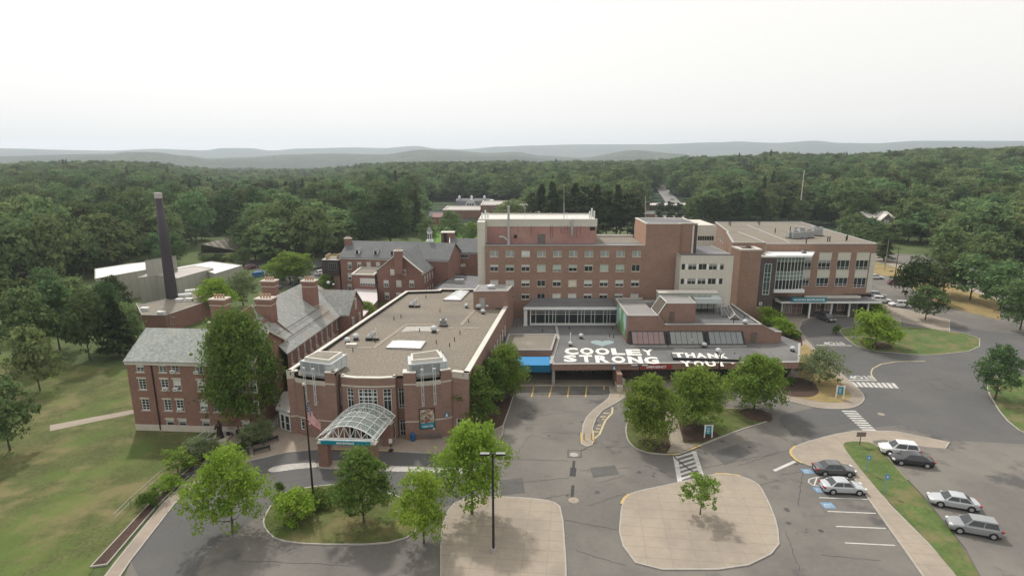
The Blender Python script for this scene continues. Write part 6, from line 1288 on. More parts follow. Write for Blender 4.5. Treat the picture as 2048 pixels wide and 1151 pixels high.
mb.box(X0 + .8, X0 + 1, 161.9, 166, 9.02, 10.2); mb.box(X1 - .9, X1 - .7, 161.9, 166, 9.02, 10.2); mb.build('timber_frame', M_wood, bF)
# right-hand section
YR = 170.0; xa, xb = atY(901, 530, YR)[0], atY(944, 530, YR)[0]; zre = atY(920, 505, YR)[1]; WR = Wall((xa, YR), (xb + 6, YR)); orr = [WR.op(906, 508.5, 916, 516), WR.op(917, 508.5, 938, 516), WR.op(913, 527, 931, 533), WR.op(906, 548, 914, 559), WR.op(931, 548, 939, 559)]
gable_block(bF, (xa, YR), (xb + 6, YR), 13, zre, zre + 3.2, M_brick_old, M_shingle, over=.3, ops=orr, trim=M_coping)
for i, o in enumerate(orr): window(bF, WR, o, nx=[1, 5, 4, 2, 2][i], fr=.1, blind=(.9 if i != 1 else 0, M_blind))
mb = MB(); xg = atY(901, 500, YR)[0]; mb.obox(((xg + atY(893.5, 516, 164)[0]) / 2, 170, zre + 1.5), (.15, 0, 0), (-.6, 6.4, 2.1), (0, 0, .22)); mb.build('fire_wall', M_coping_lt, bF)
lo = empty('low_service_block', (-14, 135, 0), 'low flat dark-roofed service block between the gravel roof and the old brick hospital', 'building'); LP_ = [(-22.2, 130), (-8.2, 127), (-7, 160), (-17, 163)]; mb = MB(); mb.prism(LP_, 0, 4.4, 0, 1); mb.build('wall', [M_brick_old, M_membrane2], lo); mb = MB(); coping(mb, LP_, 4.4, .3, .25); mb.build('parapet_cap', M_dark, lo)
mb = MB(); a_ = Vector((*G(919, 566, 4.4), 4.4)); mb.box(a_.x - 1.2, a_.x + 1.2, a_.y - .6, a_.y + .6, 4.4, 5.5); mb.box(a_.x - .7, a_.x + .5, a_.y - .65, a_.y - .601, 4.7, 5.3); mb.build('roof_plant', M_galv, None, 'small silver plant unit on the dark low roof behind the gravel roof', 'rooftop unit', loc=a_)
mb = MB(); sp_ = Gs([(590,610),(640,583),(705,590),(716,562),(752,545),(755,600),(720,640)], 3.5); mb.prism(sp_, 0, 3.5, 0, 1); mb.build('connecting_block', [M_brick_old, mat('pink_white_membrane', (.52, .48, .47), .7, var=.06)], None, 'low block with pale membrane roof behind the cross gable', 'building', loc=(*sp_[0], 0))
mushroom(657, 569, 5, .8, 'round white fan on the low roof left of the old brick hospital'); mushroom(667, 571, 5, .5, 'small white fan beside the round one behind the slate roof')
# ------------------------------------------------------------------ warehouses, boiler house and stack on the left
M_ware = lines(mat('beige_metal_siding', (.37, .36, .31), .6, var=.07, scale=.3), 1.2, (.25, .24, .21), .10, (1, .3, 0), amount=.6)
M_wroof = mat('white_shed_roof', (.66, .65, .61), .6, var=.07, scale=.2)
M_wroof2 = mat('pinkish_shed_roof', (.40, .37, .34), .7, var=.07, scale=.2)
def shed(name, pts, z, label, m=M_ware, mr=M_wroof, z0=0, cap=True):
    P = Gs(pts, z); r = empty(name, (*P[0], 0), label, 'building'); mb = MB(); mb.prism(P, z0, z, 0); mb.build('wall', m, r)
    mb = MB(); flat_roof(mb, P, z + .03, 0, ); 
    if cap: mb.mi = 1; coping(mb, P, z + .035, .2, .12)
    mb.build('roof', [mr, M_coping], r); return r, P
shed('boiler_house', [(276,556),(313,551),(338,553),(355,557),(427,537),(389,532),(360,537),(300,545)], 7.4, 'beige windowless boiler house standing behind the dark smokestack', mr=M_wroof2)
shed('boiler_tower', [(290,522),(334,515),(352,512),(310,519)], 11.4, 'taller beige box rising from the boiler house left of the smokestack')
shed('warehouse', [(190,558),(292,540),(292,524),(256,528),(190,538)], 7.0, 'long beige warehouse with white roof running off to the left edge')
shed('loading_shed', [(430,548),(485,531),(422,523),(352,535),(355,540),(400,538)], 7.0, 'wide beige shed with bright white roof beyond the boiler house')
shed('brick_workshop', [(272,607),(283,630),(331,631),(402,607),(430,596),(407,582),(357,590),(340,597),(284,609)], 4.0, 'low brown brick workshop with flat tan roof beside the smokestack', m=M_brick_old, mr=M_gravel2)
SX, SY = G(345, 600, 3.5); s_top = atY(321, 386, SY)[1]; stk = empty('smokestack', (SX, SY, 0), 'tall dark tapering smokestack with pale cap at the far left', 'smokestack')
mb = MB(); mb.lathe((SX, SY, 0), [(1.45, 0), (1.3, 5), (1.05, s_top * .6), (.78, s_top - 1.2)], 20); mb.build('shaft', mat('dark_stack_paint', (.055, .045, .055), .6, var=.12, scale=.5), stk, smooth=True); mb = MB(); mb.lathe((SX, SY, s_top - 1.2), [(.82, 0), (.85, 1.0), (.78, 1.3)], 20); mb.build('cap', mat('pale_stack_cap', (.45, .42, .4), .7), stk)
for q, s, l in [((316, 601), 1, 'white barrel skylight nearer the smokestack on the workshop roof'), ((335, 592), 1, 'second white barrel skylight further along the workshop roof')]:
    x, y = G(q[0] + 52, q[1] - 9, 4.1); mb = MB(); mb.cyl((x - 1.6, y - .9, 4.3), (x + 1.6, y + .7, 4.3), .55, n=14); mb.box(x - 1.2, x + 1.2, y - .5, y + .5, 4.05, 4.3); mb.build('barrel_vent', M_white, None, l, 'roof vent', loc=(x, y, 4.1))
for q, l in [((290,620), 'white box unit at the left end of the workshop roof'), ((359,602), 'white flat box vent on the workshop roof'), ((323,628), 'white flat hatch at the near edge of the workshop roof'), ((379,601), 'white domed vent near the right end of the workshop roof')]:
    x, y = G(*q, 4.1); mb = MB(); mb.prism([(x - .7, y - .4), (x + .7, y - .4), (x + .7, y + .4), (x - .7, y + .4)], 4.05, 4.6); mb.prism([(x - .85, y - .5), (x + .85, y - .5), (x + .85, y + .5), (x - .85, y + .5)], 4.603, 4.75); mb.build('box_vent', M_white, None, l, 'roof vent', loc=(x, y, 4.1))
# ------------------------------------------------------------------ far brick school, barn, houses
def far_block(name, px0, px1, ytop, Y, dep, label, m=M_brick_old, mr=M_wroof2, rows=0, cols=0, z0=-4):
    x0, x1 = atY(px0, ytop, Y)[0], atY(px1, ytop, Y)[0]; z = atY(px0, ytop, Y)[1]; r = empty(name, ((x0 + x1) / 2, Y, 0), label, 'building'); W = Wall((x0, Y), (x1, Y)); mb = MB(); ops = []
    for i in range(cols):
        s = W.L * (i + .5) / cols; ops.append((s - .9, s + .9, z - 3.0, z - 1.3))
    mb.wall(W, z0, z, ops, .15); mb.face([(x1, Y, z0), (x1, Y + dep, z0), (x1, Y + dep, z), (x1, Y, z)]); mb.face([(x0, Y + dep, z0), (x0, Y, z0), (x0, Y, z), (x0, Y + dep, z)]); mb.build('wall', m, r)
    for o in ops: window(r, W, o, nx=2, depth=.15, fr=.12, mull=.12)
    mb = MB(); P = [(x0, Y), (x1, Y), (x1, Y + dep), (x0, Y + dep)]; flat_roof(mb, P, z - .05); mb.mi = 1; coping(mb, P, z, .5, .5); mb.build('roof', [mr, M_coping_lt], r); return r, x0, x1, z
far_block('school_block', 885, 960, 421, 352, 30, 'long low red brick school block below the white-trimmed barn', cols=0)
far_block('school_hall', 961, 1060, 411, 356, 34, 'taller red brick school block to the right of the low one', cols=5)
far_block('flat_brick_block', 1057, 1106, 433, 300, 24, 'small flat-roofed brick block just above the penthouse roof', cols=0, mr=M_gravel2)
far_block('long_brick_store', 1275, 1300, 406, 400, 14, 'low brick block with white band behind the right pines', cols=0)
far_block('roadside_store', 1300, 1402, 411, 402, 18, 'long flat-roofed building with bright white fascia below the highway', m=M_brick_dark, mr=M_wroof, cols=0)
far_block('small_brick_office', 1281, 1319, 428, 345, 16, 'small brick office with grey roof at the right of the pines', mr=mat('grey_metal_roof', (.33, .35, .35), .6), cols=3)
far_block('grey_depot', 1320, 1392, 437, 330, 12, 'low grey depot half hidden by thin pines', m=M_grey_unit, mr=M_coping, cols=6)
Yb = 430; bb = empty('gambrel_barn', (atY(940, 410, Yb)[0], Yb, 0), 'grey gambrel-roofed barn with three white cupolas beyond the school', 'barn'); x0, x1 = atY(911, 405, Yb)[0], atY(980, 405, Yb)[0]; zt = atY(940, 397.5, Yb)[1]
mb = MB()
for a, b in (((0, zt - 5.2), (1.6, zt - 1.6)), ((1.6, zt - 1.6), (5, zt))): mb.face([(x0, Yb + a[0], a[1]), (x1, Yb + a[0], a[1]), (x1 - .3, Yb + b[0], b[1]), (x0 + .3, Yb + b[0], b[1])]); mb.face([(x1, Yb + 10 - a[0], a[1]), (x0, Yb + 10 - a[0], a[1]), (x0 + .3, Yb + 10 - b[0], b[1]), (x1 - .3, Yb + 10 - b[0], b[1])])
mb.build('roof', mat('slate_blue_shingle', (.16, .16, .175), .8, var=.1), bb); mb = MB(); mb.prism([(x0 + .3, Yb + .3), (x1 - .3, Yb + .3), (x1 - .3, Yb + 9.7), (x0 + .3, Yb + 9.7)], -4, zt - 5.1); mb.face([(x1 - .2, Yb, zt - 5.2), (x1 - .2, Yb + 10, zt - 5.2), (x1 - .2, Yb + 8.4, zt - 1.6), (x1 - .2, Yb + 5, zt), (x1 - .2, Yb + 1.6, zt - 1.6)]); mb.build('wall', M_white, bb)
for px in (919, 943.5, 969): X = atY(px, 397, Yb + 5)[0]; mb = MB(); mb.box(X - .8, X + .8, Yb + 4.2, Yb + 5.8, zt - .6, zt + 1.2); mb.lathe((X, Yb + 5, zt + 1.2), [(1.1, 0), (.1, 1.1)], 8); mb.build('cupola', M_white, bb)
X = atY(941, 405, Yb)[0]; mb = MB(); mb.face([(X - 4, Yb - 1, zt - 8), (X + 4, Yb - 1, zt - 8), (X + 4, Yb - 1, zt - 4.5), (X + 2.8, Yb - 1, zt - 1.9), (X, Yb - 1, zt - .3), (X - 2.8, Yb - 1, zt - 1.9), (X - 4, Yb - 1, zt - 4.5)]); mb.mi = 1
for a, b in (((-4.2, -4.6), (-3, -1.8)), ((-3, -1.8), (0, -.1)), ((0, -.1), (3, -1.8)), ((3, -1.8), (4.2, -4.6))): mb.face([(X + a[0], Yb - 1.3, zt + a[1]), (X + b[0], Yb - 1.3, zt + b[1]), (X + b[0] * .9, Yb + 4, zt + b[1]), (X + a[0] * .9, Yb + 4, zt + a[1])])
mb.mi = 2; 
for k in (-1, 0, 1): mb.box(X + k * 1.9 - .6, X + k * 1.9 + .6, Yb - 1.06, Yb - 1.01, zt - 5.2, zt - 3.4)
mb.build('centre_gable', [M_white, M_white, M_glass], bb)
X = atY(983.5, 410, Yb)[0]; mb = MB(); mb.lathe((X, Yb + 3, 0), [(2.3, 0), (2.3, zt - 2.6), (1.9, zt - 1.4), (.9, zt - .7), (.1, zt - .5)], 16); mb.build('silo', M_white, None, 'small white domed silo at the right end of the barn', 'silo', loc=(X, Yb, 0))
def house(px0, px1, yr, ye, Y, label, mw, mroof, rz=0, dep=9, z0=-3):
    x0, x1 = atY(px0, ye, Y)[0], atY(px1, ye, Y)[0]; ze = atY(px0, ye, Y)[1]; zr = atY(px0, yr, Y + dep / 2)[1]; r = empty('house', ((x0 + x1) / 2, Y, 0), label, 'house'); W = Wall((x0, Y), (x1, Y)); n = max(2, int(W.L / 3)); ops = [(W.L * (i + .5) / n - .5, W.L * (i + .5) / n + .5, ze - 2.4, ze - .9) for i in range(n)]
    gable_block(r, (x0, Y), (x1, Y), dep, ze, zr, mw, mroof, over=.4, ops=ops, z0=z0)
    for o in ops: window(r, W, o, nx=2, nz=2, fr=.12)
    return r
house(858, 884, 424, 432, 330, 'small grey-roofed house at the left end of the far school lawn', M_white, M_shingle)
house(866, 884, 427, 434, 322, 'little red gabled shed beside the small grey-roofed house', mat('barn_red', (.32, .12, .1), .8), mat('faded_red_roof', (.34, .2, .19), .8), dep=6)
house(1738, 1790, 423, 436, 262, 'large tan-roofed house with gabled bay among the trees at right', mat('mauve_siding', (.25, .2, .19), .8), mat('tan_shingle', (.42, .39, .36), .9, var=.1), dep=14)
house(1712, 1728, 412, 420, 330, 'white gabled house half hidden in the trees at right', M_white, M_coping, dep=8)
mb = MB(); xh, zh = atY(1775, 428, 259); mb.face([(xh - 3, 259, -1), (xh + 3, 259, -1), (xh + 3, 259, zh - 3), (xh, 259, zh), (xh - 3, 259, zh - 3)]); mb.mi = 1
for sgn in (-1, 1): mb.obox((xh + sgn * 1.6, 260, zh - 1.4), (1.8, 0, -1.75 * sgn), (0, 1.6, 0), (0, 0, .12))
mb.mi = 2; mb.box(xh - 1, xh - .2, 258.9, 258.98, zh - 4.5, zh - 2.6); mb.box(xh + .2, xh + 1, 258.9, 258.98, zh - 4.5, zh - 2.6); mb.build('gabled_bay', [mat('mauve_siding', (.25, .2, .19)), M_coping_lt, M_white], bpy.data.objects['house.002'])
# terraces and board fence on the slope
m_t = lines(mat('terraced_rows', (.30, .27, .24), .95, var=.18, scale=.3, fine=(1.2, .35)), 3.2, (.12, .12, .08), 1.2, (.25, 1, 0))
mb = MB(); T = [G(402, 508), G(492, 506), G(492, 468, 6), G(402, 488, 6)]; mb.face([(*T[0], .3), (*T[1], .3), (*T[2], 6), (*T[3], 6)]); mb.build('terraced_slope', m_t, kind='structure')
fr_ = empty('board_fence', (*G(445, 516), 0), 'grey board fence at the foot of the terraced slope', 'fence'); mb = MB(); a, b = Vector((*G(398, 519), 0)), Vector((*G(492, 520), 0)); d = b - a; n = 26
for k in range(n): c = a + d * (k + .5) / n; mb.obox(c + Vector((0, 0, 1.3)), d / n * .47, (0, .05, 0), (0, 0, 1.3))
mb.build('boards', mat('weathered_board', (.15, .125, .105), .9, var=.2, scale=2), fr_)
mb = MB(); a, b = G(508, 554), G(531, 551); mb.obox(((a[0] + b[0]) / 2, (a[1] + b[1]) / 2, .8), ((b[0] - a[0]) / 2, (b[1] - a[1]) / 2, 0), (0, 1.1, 0), (0, 0, .8))
for k in range(7): t = k / 6; mb.obox((a[0] + (b[0] - a[0]) * t, a[1] + (b[1] - a[1]) * t - 1.15, .8), (.06, 0, 0), (0, .06, 0), (0, 0, .8))
mb.build('dumpster', mat('royal_blue_paint', (.03, .13, .33), .5, var=.1), None, 'long bright blue open container in the rear lot', 'container', loc=(*a, 0))
# ------------------------------------------------------------------ trees
def leaf_mat(name, c1, c2, c3, trans=.25, rnd=.35):
    m = bpy.data.materials.new(name); m.use_nodes = True; N = m.node_tree.nodes; L = m.node_tree.links; N.clear()
    out = N.new('ShaderNodeOutputMaterial'); df = N.new('ShaderNodeBsdfDiffuse'); tr = N.new('ShaderNodeBsdfTranslucent'); mx = N.new('ShaderNodeMixShader'); mx.inputs[0].default_value = trans
    tc = N.new('ShaderNodeTexCoord'); nz = N.new('ShaderNodeTexNoise'); nz.inputs['Scale'].default_value = .55; nz.inputs['Detail'].default_value = 3; cr = N.new('ShaderNodeValToRGB')
    cr.color_ramp.elements[0].position = .36; cr.color_ramp.elements[1].position = .64; cr.color_ramp.elements[0].color = (*c1, 1); cr.color_ramp.elements[1].color = (*c2, 1)
    oi = N.new('ShaderNodeObjectInfo'); hs = N.new('ShaderNodeHueSaturation'); mr = N.new('ShaderNodeMapRange'); mr.inputs['To Min'].default_value = 1 - rnd; mr.inputs['To Max'].default_value = 1 + rnd
    mr2 = N.new('ShaderNodeMapRange'); mr2.inputs['To Min'].default_value = .5 - rnd * .085; mr2.inputs['To Max'].default_value = .5 + rnd * .05
    ge = N.new('ShaderNodeNewGeometry'); mi = N.new('ShaderNodeMix'); mi.data_type = 'RGBA'; mi.inputs[7].default_value = (*c3, 1); mm = N.new('ShaderNodeMath'); mm.operation = 'MULTIPLY'; mm.inputs[1].default_value = .55
    wn_ = N.new('ShaderNodeTexWhiteNoise'); wn_.noise_dimensions = '1D'
    L.new(tc.outputs['Object'], nz.inputs['Vector']); L.new(nz.outputs['Fac'], cr.inputs['Fac']); L.new(ge.outputs['Random Per Island'], mm.inputs[0]); L.new(mm.outputs[0], mi.inputs[0]); L.new(cr.outputs[0], mi.inputs[6])
    L.new(oi.outputs['Random'], mr.inputs['Value']); L.new(oi.outputs['Random'], wn_.inputs['W']); L.new(wn_.outputs['Value'], mr2.inputs['Value']); L.new(mr.outputs[0], hs.inputs['Value']); L.new(mr2.outputs[0], hs.inputs['Hue']); L.new(mi.outputs[2], hs.inputs['Color'])
    L.new(hs.outputs[0], df.inputs['Color']); L.new(hs.outputs[0], tr.inputs['Color']); L.new(df.outputs[0], mx.inputs[1]); L.new(tr.outputs[0], mx.inputs[2]); L.new(mx.outputs[0], out.inputs['Surface'])
    return m
L_forest = leaf_mat('forest_leaf', (.052, .104, .052), (.118, .182, .072), (.20, .26, .10), .32, .52)
L_pine = leaf_mat('pine_needle', (.050, .080, .040), (.085, .12, .05), (.12, .155, .065), .2, .25)
L_bright = leaf_mat('bright_leaf', (.17, .28, .035), (.27, .40, .055), (.36, .48, .09), .45, .08)
L_mid = leaf_mat('mid_green_leaf', (.135, .215, .04), (.21, .305, .06), (.28, .37, .09), .42, .1)
L_deep = leaf_mat('deep_green_leaf', (.075, .14, .035), (.125, .20, .045), (.17, .25, .065), .4, .12)
L_olive = leaf_mat('olive_grey_leaf', (.14, .185, .085), (.20, .25, .12), (.29, .33, .18), .4, .08)
def quads_mesh(name, V, m):
    n = len(V) // 4; me = bpy.data.meshes.new(name); me.vertices.add(4 * n); me.vertices.foreach_set('co', V.astype(np.float32).ravel()); me.loops.add(4 * n); me.loops.foreach_set('vertex_index', np.arange(4 * n, dtype=np.int32))
    me.polygons.add(n); me.polygons.foreach_set('loop_start', np.arange(0, 4 * n, 4, dtype=np.int32)); me.update(calc_edges=True); me.materials.append(m); return me
def leaf_quads(P, D, size, rs, jit=.8):
    n = len(P); N_ = D + rs.normal(0, jit, (n, 3)); N_ /= np.linalg.norm(N_, axis=1)[:, None] + 1e-9; T = np.cross(N_, rs.normal(0, 1, (n, 3))); T /= np.linalg.norm(T, axis=1)[:, None] + 1e-9; B = np.cross(N_, T)
    s = size * np.clip(rs.lognormal(-.12, .42, n), .35, 2.2)[:, None]; V = np.stack([P - T * s * .5, P - B * s * .32, P + T * s * .5, P + B * s * .32], 1); return V.reshape(-1, 3)
def crown_points(lobes, n, rs, clump=.16, per=26, shell=.22, gap=1.0):
    lobes = np.array(lobes); a = (lobes[:, 3] * lobes[:, 5]) ** 1.0; a /= a.sum(); K = max(4, n // per); li = rs.choice(len(lobes), K, p=a); d = rs.normal(0, 1, (K, 3)); d /= np.linalg.norm(d, axis=1)[:, None]; d[:, 2] = np.where(d[:, 2] < -.5, -d[:, 2], d[:, 2])
    r = 1 - np.abs(rs.normal(0, shell, K)); r = np.clip(r, .25, 1.08); c = lobes[li, :3] + d * r[:, None] * lobes[li, 3:6]
    ci = rs.integers(0, K, n); sc_ = lobes[li[ci], 3:6] * clump; P = c[ci] + rs.normal(0, 1, (n, 3)) * sc_ * np.array([1, 1, .65]); return P, d[ci]
def make_lobes(rs, Hh, Wd, zb, n, top=.0, irr=.25, low=.9, rr0=(.5, .78), lr=(.15, .25)):
    out = [(0, 0, (zb + Hh) / 2, Wd * .33, Wd * .33, (Hh - zb) * .42)]
    for k in range(n):
        t = (k + .5) / n; z = zb + (Hh - zb) * (.12 + .8 * t); prof = math.sin(math.pi * min(1, max(.02, (t * low + (1 - low) * .5 + .08)))) ** .7; prof = prof if t < .5 else prof * (1 - top * (t - .5)); a = k * 2.4 + rs.uniform(-.5, .5); rr = Wd * .5 * prof * rs.uniform(*rr0)
        rad = Wd * rs.uniform(*lr) * (1 + irr * rs.uniform(-1, 1)); out.append((rr * math.cos(a), rr * math.sin(a), z + rs.uniform(-.4, .4), rad, rad, rad * rs.uniform(.7, .95)))
    return out
def trunk_mesh(name, Hh, zb, r, rs, lobes, limbs=6):
    mb = MB(); lean = rs.uniform(-.2, .2, 2); top = Vector((lean[0], lean[1], zb + (Hh - zb) * .65)); mid = Vector((lean[0] * .3, lean[1] * .3, zb * .9)); mb.cyl((0, 0, -.3), (0, 0, .3), r * 1.35, r * 1.05, 8, caps=False); mb.cyl((0, 0, .3), mid, r * 1.05, r * .75, 8, caps=False); mb.cyl(mid, top, r * .75, r * .2, 8)
    for l in lobes[1:limbs + 1]:
        t = rs.uniform(.0, .5); s = mid.lerp(top, t); e = Vector(l[:3]); q = s.lerp(e, .5) + Vector((0, 0, -.2)); mb.cyl(s, q, r * .38, r * .24, 6, caps=False); mb.cyl(q, e, r * .24, r * .07, 6)
    me = bpy.data.meshes.new(name); me.from_pydata(mb.v, [], mb.f); me.materials.append(M_bark); me.polygons.foreach_set('use_smooth', [True] * len(mb.f)); return me
def proto(kind, seed, Hh, Wd, zb, nl, ls, m, nlobe=14, jit=.8, tr=.25, top=0.0, clump=.17, per=26, low=.9, limbs=7, shell=.22, irr=.25, rr0=(.5, .8), lr=(.16, .26)):
    rs = np.random.default_rng(seed); lobes = make_lobes(rs, Hh, Wd, zb, nlobe, top, low=low, irr=irr, rr0=rr0, lr=lr); P, D = crown_points(lobes, nl, rs, clump, per, shell); return (quads_mesh(kind + '_crown', leaf_quads(P, D, ls, rs, jit), m), trunk_mesh(kind + '_trunk', Hh, zb, tr, rs, lobes, limbs), Hh, Wd)
def pine_proto(seed, Hh, Wd, zb, nl, ls, m, conic=True, tr=.28, flat=.25):
    rs = np.random.default_rng(seed); Ps, Ds = [], []; mb = MB(); mb.cyl((0, 0, -.3), (0, 0, Hh * .95), tr, .05, 8); lv = int((Hh - zb) / .95)
    for i in range(lv):
        t = i / lv; z = zb + (Hh - zb) * t; rad = Wd * .5 * ((1 - t) ** .85 + .07 if conic else (math.sin(math.pi * (.18 + .78 * t)) ** .8) * rs.uniform(.6, 1.1)); nb = 6 if conic else 4
        for b in range(nb):
            a = rs.uniform(0, 6.28); L_ = rad * rs.uniform(.6, 1.1); n = int(nl / lv / nb); u = rs.uniform(.15, 1, n) ** .7; px = L_ * u; w = rs.normal(0, .16 * L_, n) * (1.1 - u * .5); zz = z + (-.12 if conic else .16) * px + rs.normal(0, flat, n)
            Ps.append(np.stack([px * math.cos(a) - w * math.sin(a), px * math.sin(a) + w * math.cos(a), zz], 1)); Ds.append(np.tile([0, 0, 1.2], (n, 1)))
            mb.cyl((0, 0, z - .1), (L_ * .8 * math.cos(a), L_ * .8 * math.sin(a), z + (-.1 if conic else .13) * L_), .06, .02, 4, caps=False)
    me = bpy.data.meshes.new('pine_trunk'); me.from_pydata(mb.v, [], mb.f); me.materials.append(M_bark); return (quads_mesh('pine_crown', leaf_quads(np.concatenate(Ps), np.concatenate(Ds), ls, rs, .7), m), me, Hh, Wd)
def plant(name, pr, x, y, Hh, Wd, label, cat='tree', group=None, rz=None, z=0.0):
    cme, tme, h0, w0 = pr; r = empty(name, (x, y, z), label, cat, group, rz=rng.uniform(0, 6.28) if rz is None else rz); r.scale = (Wd / w0, Wd / w0, Hh / h0)
    for n_, me in (('crown', cme), ('trunk', tme)):
        o = bpy.data.objects.new(n_, me); C.link(o); o.parent = r
    return r
def tree_px(name, pr, bx, by, ytop, wpx, label, cat='tree', z=0.0, group=None, rz=None):
    x, y = G(bx, by, z); t = y * _c + (CAM_H - z) * _s; zt = atY(bx, ytop, y)[1]; return plant(name, pr, x, y, zt - z, wpx * t / FPX, label, cat, group, z=z, rz=rz)
P_big = proto('oak', 11, 16, 11.5, 1.2, 44000, .38, L_deep, 46, shell=.25, tr=.35, top=.5, clump=.29, irr=.12, low=.8, rr0=(.55, .85), lr=(.2, .27))
P_h1 = proto('linden', 12, 9, 8, .9, 15000, .30, L_mid, 24, tr=.16, clump=.22, low=.85)
P_h2 = proto('linden', 13, 9, 8, .9, 15000, .30, L_mid, 26, tr=.16, clump=.22, low=.85)
P_b1 = proto('maple', 14, 10, 7, 1.5, 13000, .27, L_bright, 26, tr=.16, top=.5, clump=.19, low=.8)
P_b2 = proto('maple', 15, 8, 8, 1.2, 11000, .27, L_bright, 20, tr=.16, top=.3, clump=.2, low=.85)
P_d1 = proto('pear', 16, 10, 6.5, 1.2, 13000, .25, L_deep, 22, tr=.15, top=.6, clump=.2, low=.8)
P_s1 = proto('young_tree', 17, 4, 3.2, .9, 2600, .18, L_mid, 12, tr=.06, clump=.2, low=.85)
P_bush = proto('bush', 18, 3, 4, .1, 5000, .2, L_bright, 14, tr=.06, clump=.25, low=.75)
P_ol = proto('olive_tree', 19, 5, 6, 1.0, 6500, .22, L_olive, 18, tr=.12, clump=.22, low=.85)
P_hedge = proto('hedge', 20, 1.5, 2.5, .05, 3500, .12, L_deep, 10, tr=.04, clump=.3, low=.7)
tree_px('maple_tree', P_big, 490, 852, 636, 122, 'largest leafy tree, in front of the left brick building', rz=3.4)
tree_px('linden_tree', P_h1, 1298, 884, 751, 98, 'leftmost of the three round street trees on the central island')
tree_px('linden_tree', P_h2, 1391, 853, 734, 106, 'middle one of the three round street trees on the island')
tree_px('linden_tree', P_h1, 1508, 822, 711, 108, 'rightmost round street tree in its mulch mound on the island')
tree_px('maple_tree', P_b1, 944, 1028, 840, 128, 'bright lime-green tree behind the nearest lamp post')
tree_px('maple_tree', P_b2, 466, 1062, 918, 138, 'bright spreading tree at the bottom left by the path')
tree_px('pear_tree', P_d1, 728, 1046, 905, 112, 'dark dense tree at the bottom beside the flagpole lawn')
tree_px('maple_tree', P_b2, 848, 1085, 958, 106, 'low lime-green tree at the bottom between dark and tall trees')
tree_px('pear_tree', P_d1, 950, 858, 744, 92, 'dark tree hugging the right corner of the bowed brick front')
tree_px('pear_tree', P_h2, 1010, 795, 688, 78, 'green tree beside the blue awning along the long brick wall')
tree_px('pear_tree', P_d1, 985, 815, 722, 66, 'darker tree between the corner tree and the awning tree')
tree_px('crab_apple_tree', P_ol, 1638, 766, 704, 90, 'grey-green spreading tree on the right grass peninsula')
tree_px('young_tree', P_s1, 1400, 1030, 949, 74, 'sparse young tree standing on the central bottom pavement')
for q in [(356,944,900,62,P_s1,'bright young tree in the mulch bed above the lower benches'), (403,918,878,70,P_ol,'grey-green small tree at the bend of the mulch bed'), (320,1000,965,40,P_s1,'thin sapling at the lower end of the mulch bed'), (505,895,850,55,P_ol,'round small tree in the black planting bed with benches'), (529,885,842,42,P_ol,'smaller tree at the back of the black planting bed'), (382,934,912,34,P_bush,'shrub in the mulch bed between the two path benches'), (342,978,952,40,P_bush,'shrub in the mulch bed below the lower path bench'), (298,1016,985,44,P_hedge,'shrub at the lower tip of the mulch bed'), (588,1040,985,90,P_bush,'lime-green shrub at the bottom beside the flagpole')]:
    tree_px('small_tree', q[4], q[0], q[1], q[2], q[3], q[5])
for q in [(1540,654,620,54,P_bush,'yellow-green bush at the foot of the stair tower'), (1566,672,641,48,P_bush,'yellow-green bush right above the clipped round shrub'), (1748,694,632,92,P_bush,'large bright bush on the round lawn of the north drive'), (1748,632,606,44,P_bush,'green bush beside the last north canopy column'), (1590,676,662,26,P_hedge,'clipped dark round shrub beside the north walk'), (440,925,905,40,P_hedge,'low shrub at the top of the mulch bed by the path'), (560,985,965,20,P_hedge,'little round shrub left on the flagpole lawn'), (640,1010,985,60,P_hedge,'dark rounded hedge just left of the flagpole foot'), (690,1000,975,44,P_hedge,'dark hedge between the flagpole and the dark tree'), (1672,668,650,16,P_hedge,'tiny shrub near the tip of the round lawn'), (480,905,888,30,P_hedge,'shrub at the left tip of the black planting bed'), (1580,770,755,20,P_hedge,'small dark shrub in the mulch by the emergency corner')]:
    tree_px('shrub', q[4], q[0], q[1], q[2], q[3], q[5], 'shrub')
# behind the left buildings
EXTRA = [(352,531,470,62),(414,529,508,34),(438,530,509,34),(463,530,506,34),(488,531,498,36),(300,520,470,60),(330,524,466,60),(404,480,452,40),(428,470,440,40),(455,466,436,40),(480,464,430,44),(262,705,610,60),(225,690,575,80),(180,720,590,90),(120,700,570,95),(60,730,590,100),(235,650,560,70),(150,650,560,90),(40,670,560,100),(80,780,660,90),(100,640,545,90),(20,900,760,110),(1704,486,430,60),(1735,488,436,56),(1752,492,446,46),(1720,500,450,50),(1790,486,444,54),(1830,600,520,80),(1885,590,510,84),(1940,600,515,90),(2000,620,530,95),(1850,640,575,70),(1990,800,700,90),(2040,660,560,90),(1965,560,470,90),(1890,540,455,84)]
P_f = [proto('forest_tree', 30 + k, 17, 16, 2.5, 3600, .95, L_forest, 18, tr=.3, top=[.2, 0, .35, .1, 0][k], clump=.22, per=20, low=[.85, .92, .85, .9, .95][k], limbs=5, shell=.09, jit=.38) for k in range(5)]
P_p = [pine_proto(50, 22, 8, 3, 5200, .7, L_pine), pine_proto(51, 24, 10, 8, 5200, .7, L_pine, conic=False)]
P_wall = proto('wide_tree', 60, 15, 14, 2, 9000, .5, L_forest, 24, tr=.3, clump=.18)
tree_px('poplar_tree', P_b1, 436, 628, 556, 74, 'bright feathery tree behind the leftmost chimney'); tree_px('smoke_tree', P_ol, 487, 612, 548, 62, 'silvery grey-green tree right of the bright feathery tree')
tree_px('round_tree', P_h1, 581, 567, 505, 86, 'round spreading tree standing alone in the rear lot'); tree_px('small_tree', P_h2, 735, 645, 603, 40, 'small tree in the court left of the gravel roof parapet')
